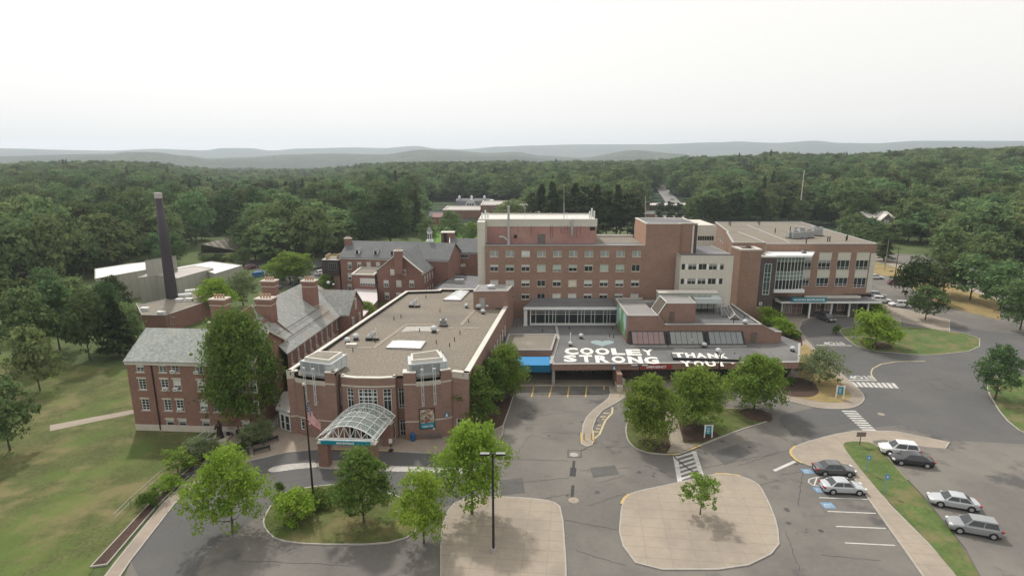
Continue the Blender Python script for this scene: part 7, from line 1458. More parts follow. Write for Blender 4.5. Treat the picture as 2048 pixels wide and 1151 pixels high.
tree_px('spruce_tree', P_p[0], 240, 716, 590, 74, 'dark spruce at the left edge beside the workshop'); tree_px('small_tree', P_h1, 653, 582, 548, 38, 'bright little tree beside the dark-clad side bay')
tree_px('oak_tree', P_wall, 782, 494, 388, 108, 'largest dark oak behind the old brick hospital'); tree_px('oak_tree', P_wall, 728, 498, 408, 74, 'dark oak left of the largest one behind the brick hospital')
tree_px('small_tree', P_wall, 902, 490, 427, 64, 'broad tree beside the cupola chimney in front of the school lawn'); tree_px('small_tree', P_h1, 941, 484, 444, 30, 'small dark tree on the bright lawn beside the tower'); tree_px('small_tree', P_wall, 855, 492, 438, 46, 'green tree just left of the white cupola')
tree_px('spruce_tree', P_p[0], 1767, 522, 470, 40, 'blue-grey spruce on the dry verge at the right'); tree_px('small_tree', P_wall, 1025, 455, 404, 88, 'tree between the school and the penthouse duct')
pines = [(1082,366,50,0),(1104,362,52,0),(1062,384,34,1),(1125,378,50,1),(1148,364,54,0),(1170,372,54,1),(1192,366,50,0),(1212,380,46,1),(1232,368,50,0),(1255,384,54,1),(1274,396,44,0),(1240,400,52,1)]
gp_ = 'tall dark pines behind the brick tower'
for i, (x, yt, w, k) in enumerate(pines): tree_px('pine_tree', P_p[k], x, 470 + (i * 7) % 9, yt, w * 1.15, 'tall dark pine in the row rising behind the penthouse', 'tree', group=gp_)
for i in range(16):
    x = 1388 + i * 17 + rng.uniform(-4, 4); tree_px('pine_tree', P_p[1] if i % 3 else P_f[i % 5], x, 452 + rng.uniform(-2, 3), 398 - 6 * math.sin(i * 1.3) - (14 if 3 < i < 10 else 0), 46, 'tall thin-trunked tree in the row above the north wing roof', 'tree', group='thin-trunked trees above the north wing roof')
for i, (x, yt) in enumerate([(1320,404),(1338,402),(1356,405),(1374,402)]): tree_px('pine_tree', P_p[1], x, 450, yt, 30, 'sparse low pine in front of the white-fascia store', 'tree', group='sparse pines before the far store')
for i, (x, yb, yt, w) in enumerate(EXTRA): tree_px('forest_tree', P_f[i % 5] if i % 4 else P_wall, x, yb, yt, w, 'leafy green tree at the edge of the hospital grounds', 'tree', group='leafy trees round the edge of the grounds')
# ------------------------------------------------------------------ woods: nearest 300 as trees, the rest one body
BND = [(-400,640),(0,590),(150,566),(235,535),(256,514),(300,508),(398,505),(400,468),(492,464),(494,531),(560,533),(640,524),(690,500),(760,481),(835,478),(836,404),(1060,404),(1062,440),(1285,438),(1290,400),(1410,402),(1412,442),(1645,438),(1690,470),(1722,478),(1726,460),(1752,458),(1796,462),(1800,486),(1900,505),(2100,540),(2500,610)]
def bnd(x): 
    for (a, b), (c, d) in zip(BND[:-1], BND[1:]):
        if x <= c: return b + (d - b) * (x - a) / (c - a)
    return 530
def to_px(x, y, z):
    yc = (y * _c + (CAM_H - z) * _s); v = (y * _s - (CAM_H - z) * _c); return 1024 + FPX * x / yc, 575.5 - FPX * v / yc
def in_poly(x, y, P):
    c = False; n = len(P)
    for i in range(n):
        (x1, y1), (x2, y2) = P[i], P[i - 1]
        if (y1 > y) != (y2 > y) and x < (x2 - x1) * (y - y1) / (y2 - y1) + x1: c = not c
    return c
HOLE = [[(1282,425),(1284,392),(1312,380),(1318,362),(1328,360),(1336,372),(1354,392),(1372,412),(1360,425)]]
pts = []; r2 = random.Random(77); step = 11.0
yy = 150.0
while yy < 1750:
    st = step if yy < 900 else step * 1.12; lim = yy * 1.02 + 30; xx_ = -lim
    while xx_ < lim:
        x = xx_ + r2.uniform(-.4, .4) * st; y = yy + r2.uniform(-.4, .4) * st; z = terrain(x, y); px, py = to_px(x, y, z)
        if -120 < px < 2170 and py < bnd(px) - 1 and not any(in_poly(px, py, h) for h in HOLE): pts.append((x, y, z))
        xx_ += st
    yy += st
pts.sort(key=lambda p: math.hypot(p[0], p[1]))
def big_noise(x, y): return math.sin(x * .021 + 2) * math.sin(y * .017 + 1) + .6 * math.sin(x * .05 - y * .043)
near, far_ = pts[:240], pts[240:]
gl_ = 'trees of the wood beyond the hospital grounds'; gp2 = 'dark conifers in the wood beyond the hospital grounds'
for x, y, z in near:
    nzv = big_noise(x, y); hh = (16.5 + r2.uniform(-5, 5) + 1.5 * nzv)
    if px_small := (to_px(x, y, z)[0] < 700 and r2.random() < .1): hh *= .6
    if nzv < -1.0 or r2.random() < .02: plant('forest_conifer', P_p[0], x, y, hh * 1.12, hh * .42, 'dark green conifer among the broadleaf trees of the wood', 'tree', gp2, z=z)
    else: plant('forest_tree', P_f[r2.randrange(5)], x, y, hh, r2.uniform(14, 21), 'green broadleaf tree in the wood beyond the hospital grounds', 'tree', gl_, z=z)
crowns = [[o for o in bpy.data.objects if o.data == p[0]][0] for p in P_f + P_p[:1]]
me = bpy.data.meshes.new('woods'); me.from_pydata([(p[0], p[1], p[2]) for p in far_], [], []); n = len(far_)
S = np.zeros((n, 3), np.float32); Rz = np.zeros((n, 3), np.float32); K = np.zeros(n, np.int32)
for i, (x, y, z) in enumerate(far_):
    nv = big_noise(x, y); con = nv < -1.1 or r2.random() < .015; h = r2.uniform(.7, 1.28) * (1 + .06 * nv); w = r2.uniform(.85, 1.3); S[i] = (w, w, h if not con else h * .95); Rz[i, 2] = r2.uniform(0, 6.28); K[i] = 5 if con else r2.randrange(5)
for nm, ty, ar in (('siz', 'FLOAT_VECTOR', S), ('rot', 'FLOAT_VECTOR', Rz)): at = me.attributes.new(nm, ty, 'POINT'); at.data.foreach_set('vector', ar.ravel())
at = me.attributes.new('kin', 'INT', 'POINT'); at.data.foreach_set('value', K)
wd = bpy.data.objects.new('woodland', me); C.link(wd); tag(wd, 'unbroken green woodland stretching back to the hazy hills', 'woodland', kind='stuff')
ng = bpy.data.node_groups.new('woods_nodes', 'GeometryNodeTree'); ng.interface.new_socket('Geometry', in_out='INPUT', socket_type='NodeSocketGeometry'); ng.interface.new_socket('Geometry', in_out='OUTPUT', socket_type='NodeSocketGeometry'); gn = ng.nodes; gk = ng.links
gi, go = gn.new('NodeGroupInput'), gn.new('NodeGroupOutput'); iop = gn.new('GeometryNodeInstanceOnPoints'); jn = gn.new('GeometryNodeJoinGeometry')
for o in reversed(crowns):
    oi = gn.new('GeometryNodeObjectInfo'); oi.inputs['Object'].default_value = o; oi.inputs['As Instance'].default_value = True; oi.transform_space = 'ORIGINAL'; gk.new(oi.outputs['Geometry'], jn.inputs[0])
def na(nm, ty): a = gn.new('GeometryNodeInputNamedAttribute'); a.data_type = ty; a.inputs['Name'].default_value = nm; return a.outputs['Attribute']
iop.inputs['Pick Instance'].default_value = True; gk.new(gi.outputs[0], iop.inputs['Points']); gk.new(jn.outputs[0], iop.inputs['Instance']); gk.new(na('kin', 'INT'), iop.inputs['Instance Index']); gk.new(na('rot', 'FLOAT_VECTOR'), iop.inputs['Rotation']); gk.new(na('siz', 'FLOAT_VECTOR'), iop.inputs['Scale']); gk.new(iop.outputs[0], go.inputs[0])
md = wd.modifiers.new('woods', 'NODES'); md.node_group = ng
# ------------------------------------------------------------------ cars
def car_paint(name, col, metal=.0): 
    m = mat(name, col, .28, metal=metal, var=.03, spec=.5); m.node_tree.nodes['Principled BSDF'].inputs['Coat Weight'].default_value = .5; return m
M_tyre = mat('tyre_rubber', (.02, .02, .02), .9, var=.1); M_rim = mat('alloy_rim', (.45, .46, .47), .35, metal=.5, var=.1); M_cglass = mat('car_glass', (.03, .035, .04), .05, spec=.7, var=.1); M_lampr = mat('red_lamp', (.35, .02, .02), .3); M_lampw = mat('clear_lamp', (.7, .7, .68), .2); M_trim = mat('black_trim', (.02, .02, .022), .6); M_plate = mat('number_plate', (.6, .6, .6), .5)
def car_meshes(kind, paint):
    """returns list of (name, mesh MB, material, parent key)"""
    suv = kind == 'suv'; Lh = 2.38 if not suv else 2.32; Wh = .91 if not suv else .94
    st = [(-Lh, .42, .70, .62), (-Lh + .10, .26, .86, .80), (-Lh + .35, .22, .98 if not suv else 1.02, .88), (-1.55, .22, 1.0 if not suv else 1.06, 1), (-.6, .22, .97 if not suv else 1.06, 1), (.5, .22, .95 if not suv else 1.04, 1), (1.05, .22, .93 if not suv else 1.03, .99), (1.6, .22, .84 if not suv else .97, .97), (Lh - .3, .24, .74 if not suv else .88, .9), (Lh - .08, .28, .64 if not suv else .76, .8), (Lh, .38, .56 if not suv else .62, .66)]
    b = MB(); ring = []
    for x, zb, zt, w in st:
        W = Wh * w; k = len(b.v); pr = [(-W * .86, zb), (-W * .98, zb + .12), (-W, (zb + zt) / 2), (-W * .985, zt - .12), (-W * .9, zt - .02), (-W * .45, zt + .025), (0, zt + .035), (W * .45, zt + .025), (W * .9, zt - .02), (W * .985, zt - .12), (W, (zb + zt) / 2), (W * .98, zb + .12), (W * .86, zb)]
        b.v += [(x, y, z) for y, z in pr]; ring.append((k, len(pr)))
    for (a, n), (c, _) in zip(ring[:-1], ring[1:]):
        for i in range(n): j = (i + 1) % n; b.f.append((a + i, a + j, c + j, c + i)); b.m.append(0)
    b.f.append(tuple(range(ring[0][0], ring[0][0] + 13))[::-1]); b.m.append(0); b.f.append(tuple(range(ring[-1][0], ring[-1][0] + 13))); b.m.append(0)
    b.f = [f[::-1] for f in b.f]
    zr = 1.44 if not suv else 1.68; zb = .93 if not suv else 1.03
    if not suv: bx = [-1.72, -.95, .38, 1.12]
    else: bx = [-2.12, -1.75, .35, 1.12]
    rw, bw = .60, .84
    F = lambda x, y, z: (x, y, z)
    cb = [(bx[0], -bw), (bx[3], -bw), (bx[3], bw), (bx[0], bw)]; rt = [(bx[1], -rw), (bx[2], -rw), (bx[2], rw), (bx[1], rw)]
    k = len(b.v); mid = [((bx[1] + bx[2]) / 2, -rw, zr + .04), ((bx[1] + bx[2]) / 2, rw, zr + .04)]
    b.v += [(x, y, zb) for x, y in cb] + [(x, y, zr) for x, y in rt] + mid
    for q in ((0, 1, 5, 8, 4), (1, 2, 6, 5), (2, 3, 7, 9, 6), (3, 0, 4, 7), (4, 8, 9, 7), (8, 5, 6, 9)): b.f.append(tuple(k + i for i in q)); b.m.append(0)
    for sx in (-1.42, 1.42):
        for sy in (-1, 1): b.cyl((sx, sy * (Wh - .02), .36), (sx, sy * (Wh + .012), .36), .41, n=18, mi=1)
    b.box(-Lh + .2, Lh - .2, -Wh * .9, Wh * .9, .16, .24, 1)
    b.box(Lh - .06, Lh + .012, -.45, .45, .42, .56, 1); b.box(-Lh - .006, -Lh + .06, -.5, .5, .36, .46, 1); b.box(-Lh - .012, -Lh + .02, -.26, .26, .56, .68, 2)
    for sy in (-1, 1): b.obox((.92, sy * .98, 1.0), (.07, 0, 0), (0, .1, 0), (0, 0, .06), 0)
    out = [('body', b, [paint, M_trim, M_plate], True)]
    def gl(pts, off): 
        m_ = MB(); m_.face([tuple(Vector(p) + Vector(off)) for p in pts]); return m_
    def lerp(a, c, t): return tuple(a[i] + (c[i] - a[i]) * t for i in range(3))
    def quad(i, j, k2, l, mx, my, off):
        A, B, D, E = [(cb + rt)[q] + ((zb,) if q < 4 else (zr,)) for q in (i, j, k2, l)]
        p = lambda u, v: lerp(lerp(A, B, u), lerp(E, D, u), v)
        return gl([p(mx, my), p(1 - mx, my), p(1 - mx, 1 - my), p(mx, 1 - my)], off)
    out.append(('windscreen', quad(1, 2, 6, 5, .04, .06, (.012, 0, .012)), M_cglass, False)); out.append(('rear_window', quad(3, 0, 4, 7, .05, .08, (-.012, 0, .012)), M_cglass, False))
    for sy, (i, j, k2, l) in ((-1, (0, 1, 5, 4)), (1, (2, 3, 7, 6))):
        A, B, D, E = [(cb + rt)[q] + ((zb,) if q < 4 else (zr,)) for q in (i, j, k2, l)]; p = lambda u, v: lerp(lerp(A, B, u), lerp(E, D, u), v)
        for u0, u1 in ((.08, .49), (.52, .93)): out.append(('side_window', gl([p(u0, .1), p(u1, .1), p(u1 if u1 < .9 else .96, .88), p(u0 if u0 > .1 else .04, .88)], (0, sy * .012, .004)), M_cglass, False))
    for sx in (-1.42, 1.42):
        for sy in (-1, 1): w = MB(); y0 = sy * (Wh - .2); w.cyl((sx, y0, .34), (sx, sy * (Wh + .02), .34), .335, n=18); w.cyl((sx, sy * (Wh + .021), .34), (sx, sy * (Wh + .03), .34), .22, .2, 10, mi=1); out.append(('wheel', w, [M_tyre, M_rim], False))
    zl = .68 if not suv else .8
    for sy in (-1, 1): h = MB(); h.obox((Lh - .16, sy * .62, zl - .02), (.13, -.07 * sy, 0), (.02, .15, 0), (0, 0, .075)); out.append(('headlight', h, M_lampw, False)); h = MB(); h.obox((-Lh + .09, sy * .66, zl + .1), (.1, .05 * sy, 0), (0, .15, 0), (0, 0, .09)); out.append(('taillight', h, M_lampr, False))
    return out
CARP = {}
def car(px, py, ang, kind, paint, label, z=0.02, name=None, scale=1.0, xy=None):
    x, y = xy or G(px, py, z); r = bpy.data.objects.new(name or ('parked_suv' if kind == 'suv' else 'parked_sedan'), None); C.link(r); r.location = (x, y, z); r.rotation_euler = (0, 0, R(ang)); r.scale = (scale,) * 3; tag(r, label, 'car'); key = (kind, paint.name)
    if key not in CARP: CARP[key] = [(n, b, m, s) for n, b, m, s in car_meshes(kind, paint)]; CARP[key] = [(n, build_me(n, b, m, s)) for n, b, m, s in CARP[key]]
    for n, me in CARP[key]: o = bpy.data.objects.new(n, me); C.link(o); o.parent = r
    return r
def build_me(n, b, m, sm):
    me = bpy.data.meshes.new(n); me.from_pydata(b.v, [], b.f)
    for q in (m if isinstance(m, list) else [m]): me.materials.append(q)
    me.polygons.foreach_set('material_index', b.m)
    if sm: me.polygons.foreach_set('use_smooth', [True] * len(b.f)); me.set_sharp_from_angle(angle=R(32))
    return me
c_sil = car_paint('silver_paint', (.46, .48, .50), .2); c_gry = car_paint('dark_grey_paint', (.10, .10, .108), .2); c_wht = car_paint('white_car_paint', (.72, .72, .72)); c_blk = car_paint('black_car_paint', (.02, .02, .024)); c_red = car_paint('dark_red_paint', (.12, .02, .03)); c_mid = car_paint('mid_grey_paint', (.28, .29, .3), .2)
car(1684, 981, -4, 'sedan', c_sil, 'silver sedan parked in the accessible bay at the lower right', scale=1.02)
car(1667, 945, -4, 'sedan', c_gry, 'dark grey sedan parked beyond the silver one at lower right')
car(1797, 906, -14 + 180, 'suv', c_wht, 'white SUV nosing up to the green verge at the right', z=.17); car(1905, 1010, 160, 'sedan', c_sil, 'silver sedan parked further down the upper right lot', z=.17); car(1945, 1062, 160, 'suv', c_mid, 'mid grey SUV parked lowest in the upper right lot', z=.17); car(1822, 926, 165, 'sedan', c_blk, 'black car half hidden behind the white SUV at the right', z=.17)
car(1652, 640, -78, 'suv', c_gry, 'dark SUV with open tailgate stopped under the north canopy', z=.03)
tg = MB(); x, y = G(1652, 632); tg.obox((x - .3, y + 1.7, 2.0), (.6, 0, 0), (.1, .35, .2), (0, 0, .03)); tg.build('tailgate', c_gry, None)
bpy.data.objects['tailgate'].parent = [o for o in bpy.data.objects if o.get('label', '').startswith('dark SUV')][0]; bpy.data.objects['tailgate'].matrix_parent_inverse = Matrix.LocRotScale((*G(1652, 640, .03), .03), Matrix.Rotation(R(-78), 3, 'Z'), None).inverted()
car(1750, 557, -12, 'sedan', c_wht, 'white sedan in the far lot next to the dry verge'); car(1792, 569, -6, 'suv', c_red, 'dark red SUV at the right of the far lot'); car(1752, 594, -20, 'suv', c_mid, 'grey hatchback directly behind the north wing corner'); car(1762, 604, -16, 'suv', c_wht, 'white SUV in front of the grey hatchback by the north wing'); car(1797, 613, 172, 'suv', c_wht, 'white SUV facing left beside the north walk railing')
for q in [(503, 537, 60, 'suv', c_red, 'dark red SUV at the left end of the rear lot'), (541, 550, 40, 'suv', c_wht, 'white SUV beside the blue container in the rear lot'), (598, 568, 10, 'sedan', c_gry, 'dark sedan under the round tree in the rear lot'), (556, 561, 20, 'sedan', c_mid, 'grey sedan left of the round tree in the rear lot'), (644, 549, 55, 'suv', c_wht, 'white SUV near the dark-clad side bay'), (636, 538, 55, 'sedan', c_blk, 'black car at the shaded edge of the rear lot'), (545, 577, 8, 'sedan', c_blk, 'black sedan behind the slate roof chimneys'), (1757, 468, 80, 'suv', c_mid, 'grey SUV parked before the tan-roofed house'), (1772, 468, 80, 'suv', c_wht, 'white SUV parked before the tan-roofed house')]: car(*q)
for (px, py, p, l) in [(1341, 386, c_blk, 'dark car on the distant highway'), (1344, 396, c_wht, 'white car on the distant highway')]:
    x, y = G(px, py, 5); car(0, 0, 100, 'suv', p, l, z=terrain(x, y) + .8, xy=(x, y), name='highway_car')
# ------------------------------------------------------------------ poles, lamps, flag
def lamp(px, py, ytop, label, w=2.6, ang=0, twin=False, r=.11):
    x, y = G(px, py, 0); zt = atY(px, ytop, y)[1]; t = empty('street_lamp', (x, y, 0), label, 'street lamp'); mb = MB(); mb.cyl((x, y, 0), (x, y, .6), .28, .28, 12); mb.build('footing', M_kerb, t); mb = MB(); mb.cyl((x, y, .6), (x, y, zt), r * 1.2, r * .8, 8); mb.build('pole', M_dark, t)
    e = Vector((math.cos(R(ang)), math.sin(R(ang)), 0)); n = Vector((-e.y, e.x, 0)); c = Vector((x, y, zt))
    if w: 
        mb = MB(); mb.obox(c, e * w * .12, n * .05, (0, 0, .05)); mb.build('arm', M_dark, t)
        for s in (-1, 1): mb = MB(); mb.obox(c + e * s * w * .31, e * w * .19, n * .2, (0, 0, .07)); mb.mi = 1; mb.obox(c + e * s * w * .31 + Vector((0, 0, .076)), e * w * .18, n * .18, (0, 0, .006)); mb.build('lamp_head', [M_dark, M_grey_unit], t)
    else:
        mb = MB(); mb.obox(c + e * .45, e * .45, n * .16, (0, 0, .09)); mb.build('lamp_head', M_grey_unit, t)
    return t
lamp(987, 1105, 907, 'black lamp post with long twin head in front of the lime-green tree', 2.4); lamp(1275, 815, 731, 'black twin-head lamp post behind the leftmost island tree', 2.6); lamp(1432, 812, 706, 'black lamp post rising between the middle and right island trees', 1.2, 50); lamp(1705, 678, 644, 'small grey lamp post on the tip of the round lawn', 0, r=.06)
def pole(px, py, ytop, label, r=.14, m=None, arm=True, z=0, name='utility_pole'):
    x, y = G(px, py, z); zt = atY(px, ytop, y)[1]; t = empty(name, (x, y, z), label, 'pole'); mb = MB(); mb.cyl((x, y, z), (x, y, zt), r, r * .7, 7); mb.build('shaft', m or mat('weathered_pole', (.26, .24, .21), .9), t)
    if arm: mb = MB(); mb.box(x - 1.2, x + 1.2, y - .08, y + .08, zt - 1.0, zt - .8); mb.box(x - .9, x + .9, y - .08, y + .08, zt - 2.6, zt - 2.45); mb.build('crossarm', MATS['weathered_pole'] if 'weathered_pole' in MATS else M_bark, t)
pole(1677, 490, 447, 'weathered utility pole with crossarms behind the north wing roof'); pole(1769, 540, 478, 'tall wooden pole on the dry verge near the spruce', arm=False); pole(1789, 556, 495, 'dark thin pole at the right end of the dry verge', arm=False, m=M_bark); pole(343, 664, 626, 'utility pole with white insulators behind the left slate roof'); pole(1602, 400, 340, 'distant thin mast rising from the right-hand woods', r=.25, z=15, arm=False, m=M_coping_lt)
# flagpole
x, y = G(628, 1008); zt = atY(608, 771, y)[1]; fp = empty('flagpole', (x, y, 0), 'tall dark flagpole with white ball carrying the flag', 'flagpole'); mb = MB(); mb.cyl((x, y, 0), (x, y, .3), .35, .3, 14); mb.cyl((x, y, .3), (x, y, zt), .13, .06, 10); mb.build('shaft', mat('dark_bronze', (.035, .03, .028), .4, metal=.3), fp); mb = MB(); mb.lathe((x, y, zt), [(.04, 0), (.13, .06), (.17, .17), (.13, .28), (.03, .34)], 12); mb.build('finial', M_coping_lt, fp, smooth=True)
# draped flag hanging from the pole, stripes and canton as real colours
fl = MB(); ft = zt - 1.75; nu, nv = 26, 26; hoist, fly = 2.3, 3.3
def fpt(u, v):
    """u along fly 0..1, v from top 0..1: limp cloth sagging down"""
    xx = .10 + 1.35 * (u ** 1.15) + .05 * math.sin(9 * u + 3 * v); zz = ft - v * hoist * (1 - .30 * u) - 1.9 * (u ** 1.25) - .55 * u * (1 - v); yy = .22 * math.sin(7 * u + 1.5 * v) * (.3 + u) - .2 * u
    return (x + xx, y + yy, zz)
for i in range(nu):
    for j in range(nv):
        u0, u1, v0, v1 = i / nu, (i + 1) / nu, j / nv, (j + 1) / nv; stripe = int((j + .5) / nv * 13); can = i < nu * .4 and j < nv * 7 / 13
        mi = 2 if can else (0 if stripe % 2 == 0 else 1); fl.face([fpt(u0, v1), fpt(u1, v1), fpt(u1, v0), fpt(u0, v0)], mi)
fo = fl.build('flag', [mat('flag_red', (.5, .004, .03), .9, spec=.05), mat('flag_white', (.7, .7, .7), .9, spec=.05), mat('flag_blue', (.02, .03, .14), .9, spec=.05)], None, 'limp red, white and blue striped flag hanging on the flagpole', 'flag', loc=(x, y, ft), smooth=True)
sm = MB()
for a in range(5):
    for b in range(4):
        c = Vector(fpt(.04 + a * .08, .05 + b * .12)) + Vector((0, -.02, 0)); sm.obox(c, (.035, 0, 0), (0, .004, 0), (0, 0, .035))
sm.build('stars', MATS['flag_white'], fo)
# ------------------------------------------------------------------ signs
def post_sign(px, py, ytop, wpx, label, lines_=True, ang=0):
    x, y = G(px, py, .15); t = y * _c + CAM_H * _s; zt = atY(px, ytop, y)[1]; w = wpx * t / FPX; r = empty('direction_sign', (x, y, .15), label, 'sign'); e = Vector((math.cos(R(ang)), math.sin(R(ang)), 0)); n = Vector((e.y, -e.x, 0)); c = Vector((x, y, 0))
    for s in (-1, 1): mb = MB(); mb.obox(c + e * s * w / 2 + Vector((0, 0, (zt + .15) / 2)), e * .07, n * .07, (0, 0, (zt - .15) / 2)); mb.build('post', M_white, r)
    mb = MB(); mb.obox(c + Vector((0, 0, zt - .55)), e * (w / 2 - .08), n * .03, (0, 0, .55)); mb.mi = 1; mb.obox(c + n * .033 + Vector((0, 0, zt - .8)), e * (w / 2 - .14), n * .006, (0, 0, .6 - .0)); mb.mi = 2; mb.obox(c + n * .033 + Vector((0, 0, zt - .12)), e * (w / 2 - .14), n * .006, (0, 0, .06)); mb.build('panel', [M_white, M_teal, M_coping], r)
    tb = MB()
    for k in range(4): tb.obox(c + n * .042 + e * -.05 + Vector((0, 0, zt - .5 - k * .22)), e * (w / 2 - .32 - .06 * (k % 2)), n * .003, (0, 0, .035))
    tb.build('text_lines', M_signtext, r)
post_sign(1416, 874, 849, 15, 'white and teal direction sign on the central mulch bed'); post_sign(1679, 796, 771, 13, 'white and blue direction sign on the right grass peninsula', ang=-20)
def pole_sign(px, py, ytop, label, kind):
    x, y = G(px, py, .15); zt = atY(px, ytop, y)[1]; r = empty('parking_sign', (x, y, .15), label, 'sign')
    m = {'blue': mat('pale_blue_post', (.16, .30, .42), .6), 'brown': M_dark, 'round': M_grey_unit}[kind]; mb = MB(); mb.cyl((x, y, .15), (x, y, zt), .05, .05, 6); mb.build('post', m, r); mb = MB()
    if kind == 'blue': mb.box(x - .24, x + .24, y - .09, y - .055, zt - .5, zt + .1); mb.build('panel', mat('blue_panel', (.10, .28, .50), .5), r); q = MB(); q.lathe((x, y - .1, zt - .2), [(.1, -.01), (.1, .004)], 10, axis='y'); q.build('symbol', M_signtext, r)
    elif kind == 'brown': mb.box(x - .62, x + .62, y - .09, y - .055, zt - .65, zt); mb.build('panel', mat('brown_panel', (.19, .15, .13), .7), r)
    else: mb.lathe((x, y - .07, zt - .25), [(.38, -.01), (.38, .02)], 14, axis='y'); mb.build('panel', M_grey_unit, r)
pole_sign(1719, 889, 863, 'brown rectangular sign on thin post at the tip of the right verge', 'brown'); pole_sign(1733, 943, 911, 'upper pale blue parking sign post on the right verge', 'blue'); pole_sign(1769, 985, 949, 'lower pale blue parking sign post on the right verge', 'blue'); pole_sign(1714, 680, 663, 'grey round sign on post on the round lawn', 'round')
x, y = G(782, 900, .13); r = empty('stand_sign', (x, y, .13), 'small white notice on a black stand by the canopy pier', 'sign'); mb = MB(); mb.lathe((x, y, .13), [(.36, 0), (.36, .05), (.05, .09), (.03, 1.2)], 12); mb.build('stand', M_dark, r); mb = MB(); mb.obox((x, y - .04, 1.5), (.22, .05, 0), (0, .012, 0), (0, 0, .32)); mb.build('board', M_white, r)
# ------------------------------------------------------------------ benches, bins, railings, table
def bench(px, py, ang, label, m, L=1.9, z=.13):
    x, y = G(px, py, z); r = bpy.data.objects.new('bench', None); C.link(r); r.location = (x, y, z); r.rotation_euler = (0, 0, R(ang)); tag(r, label, 'bench')
    def part(n, mb, mm): me = build_me(n, mb, mm, False); o = bpy.data.objects.new(n, me); C.link(o); o.parent = r
    mb = MB(); [mb.box(-L / 2, L / 2, -.28 + k * .13, -.18 + k * .13, .42, .46) for k in range(4)]; part('seat', mb, m); mb = MB(); [mb.obox((0, .27 + .03 * k, .55 + k * .13), (L / 2, 0, 0), (0, .015, 0), (0, .01, .05)) for k in range(3)]; part('backrest', mb, m)
    for s in (-1, 1): mb = MB(); mb.box(s * L / 2 - .04, s * L / 2 + .04, -.28, -.22, 0, .62); mb.box(s * L / 2 - .04, s * L / 2 + .04, .22, .28, 0, .9); mb.box(s * L / 2 - .04, s * L / 2 + .04, -.219, .219, .58, .62); part('leg', mb, m)
M_bk = mat('black_slat', (.035, .04, .045), .5, var=.1); M_bg = mat('grey_slat', (.18, .17, .17), .7, var=.1)
for q in [(381, 954, 222, 'lower black bench along the sloping path at left', M_bk), (403, 938, 222, 'upper black bench along the sloping path at left', M_bk), (482, 911, 8, 'black bench at the left point of the black planting bed', M_bk), (524, 903, 212, 'black bench on the front side of the black planting bed', M_bk), (541, 884, 222, 'black bench at the back right of the black planting bed', M_bk), (850, 877, 183, 'grey bench against the right brick bay, left of its pair', M_bg), (869, 876, 184, 'grey bench against the right brick bay, right of its pair', M_bg), (632, 866, 150, 'grey bench against the left brick bay', M_bg)]: bench(*q)
def bin_(px, py, col, label):
    x, y = G(px, py, .13); r = empty('litter_bin', (x, y, .13), label, 'bin'); mb = MB(); mb.lathe((x, y, .13), [(.3, 0), (.34, .1), (.34, .85)], 14); mb.build('body', col, r); mb = MB(); mb.lathe((x, y, .985), [(.36, 0), (.34, .1), (.2, .24), (.05, .28)], 14); mb.build('lid', col, r)
bin_(826, 880, mat('blue_bin', (.02, .10, .25), .5), 'blue domed litter bin at the foot of the right brick bay'); bin_(573, 853, M_dark, 'black litter bin beside the glazed side lobby'); bin_(1245, 768, M_coping_lt, 'pale litter bin beside the emergency entrance pier')
def railing(pts, label, m=M_white, h=1.05, r=.035, step=1.5, bars=True, z=.13, name='railing'):
    P = [Vector((*p, z)) for p in pts]; t = empty(name, P[0], label, 'railing'); mb = MB()
    for a, b in zip(P[:-1], P[1:]):
        n = max(1, int((b - a).length / step))
        for k in range(n + 1): c = a.lerp(b, k / n); mb.cyl(c, c + Vector((0, 0, h)), r * 1.2, n=6)
        if bars:
            nb = int((b - a).length / .22)
            for k in range(nb): c = a.lerp(b, (k + .5) / nb); mb.cyl(c + Vector((0, 0, .12)), c + Vector((0, 0, h - .05)), .012, n=4, caps=False)
    mb.build('posts', m, t); mb = MB()
    for hh in ((h, .12) if bars else (h, h * .5)): mb.tube([p + Vector((0, 0, hh)) for p in P], r, 6)
    mb.build('rails', m, t)
railing(Gs([(438, 858), (377, 898), (417, 900)], .13), 'white picket railing round the plaza corner above the lawn'); railing(Gs([(374, 908), (345, 938), (262, 1012), (230, 1045)]), 'long pale railing between the lawn and the mulch bed', M_coping, z=.05, r=.025, bars=False, h=1.0)
railing(Gs([(505, 855), (556, 822)], .13), 'dark ramp railing leading up to the glazed side lobby', M_coping, z=.13); railing(Gs([(530, 855), (548, 861), (556, 849)], .13), 'short white rail in front of the glazed side lobby', z=.13, bars=False); railing(Gs([(1736, 637), (1760, 640), (1778, 641), (1800, 645)]), 'white post-and-chain rail beside the north walk', bars=False, h=.9, step=2.5, name='chain_rail'); railing(Gs([(1745, 622), (1792, 634), (1840, 650)]), 'second white rail at the back of the north bed', bars=False, h=.9, step=2.5, name='chain_rail')
railing(Gs([(1555, 788), (1580, 797)]), 'small grey hoop rail in the mulch by the peninsula', M_grey_unit, bars=False, h=.8, step=3)
mb = MB(); x, y = G(441, 878, .13); mb.box(x - 1.1, x + 1.1, y - 1.0, y + 1.0, .13, .4); mb.build('statue_plinth', M_stone, None, 'low pale square plinth under the dark statue', 'plinth', loc=(x, y, .13))
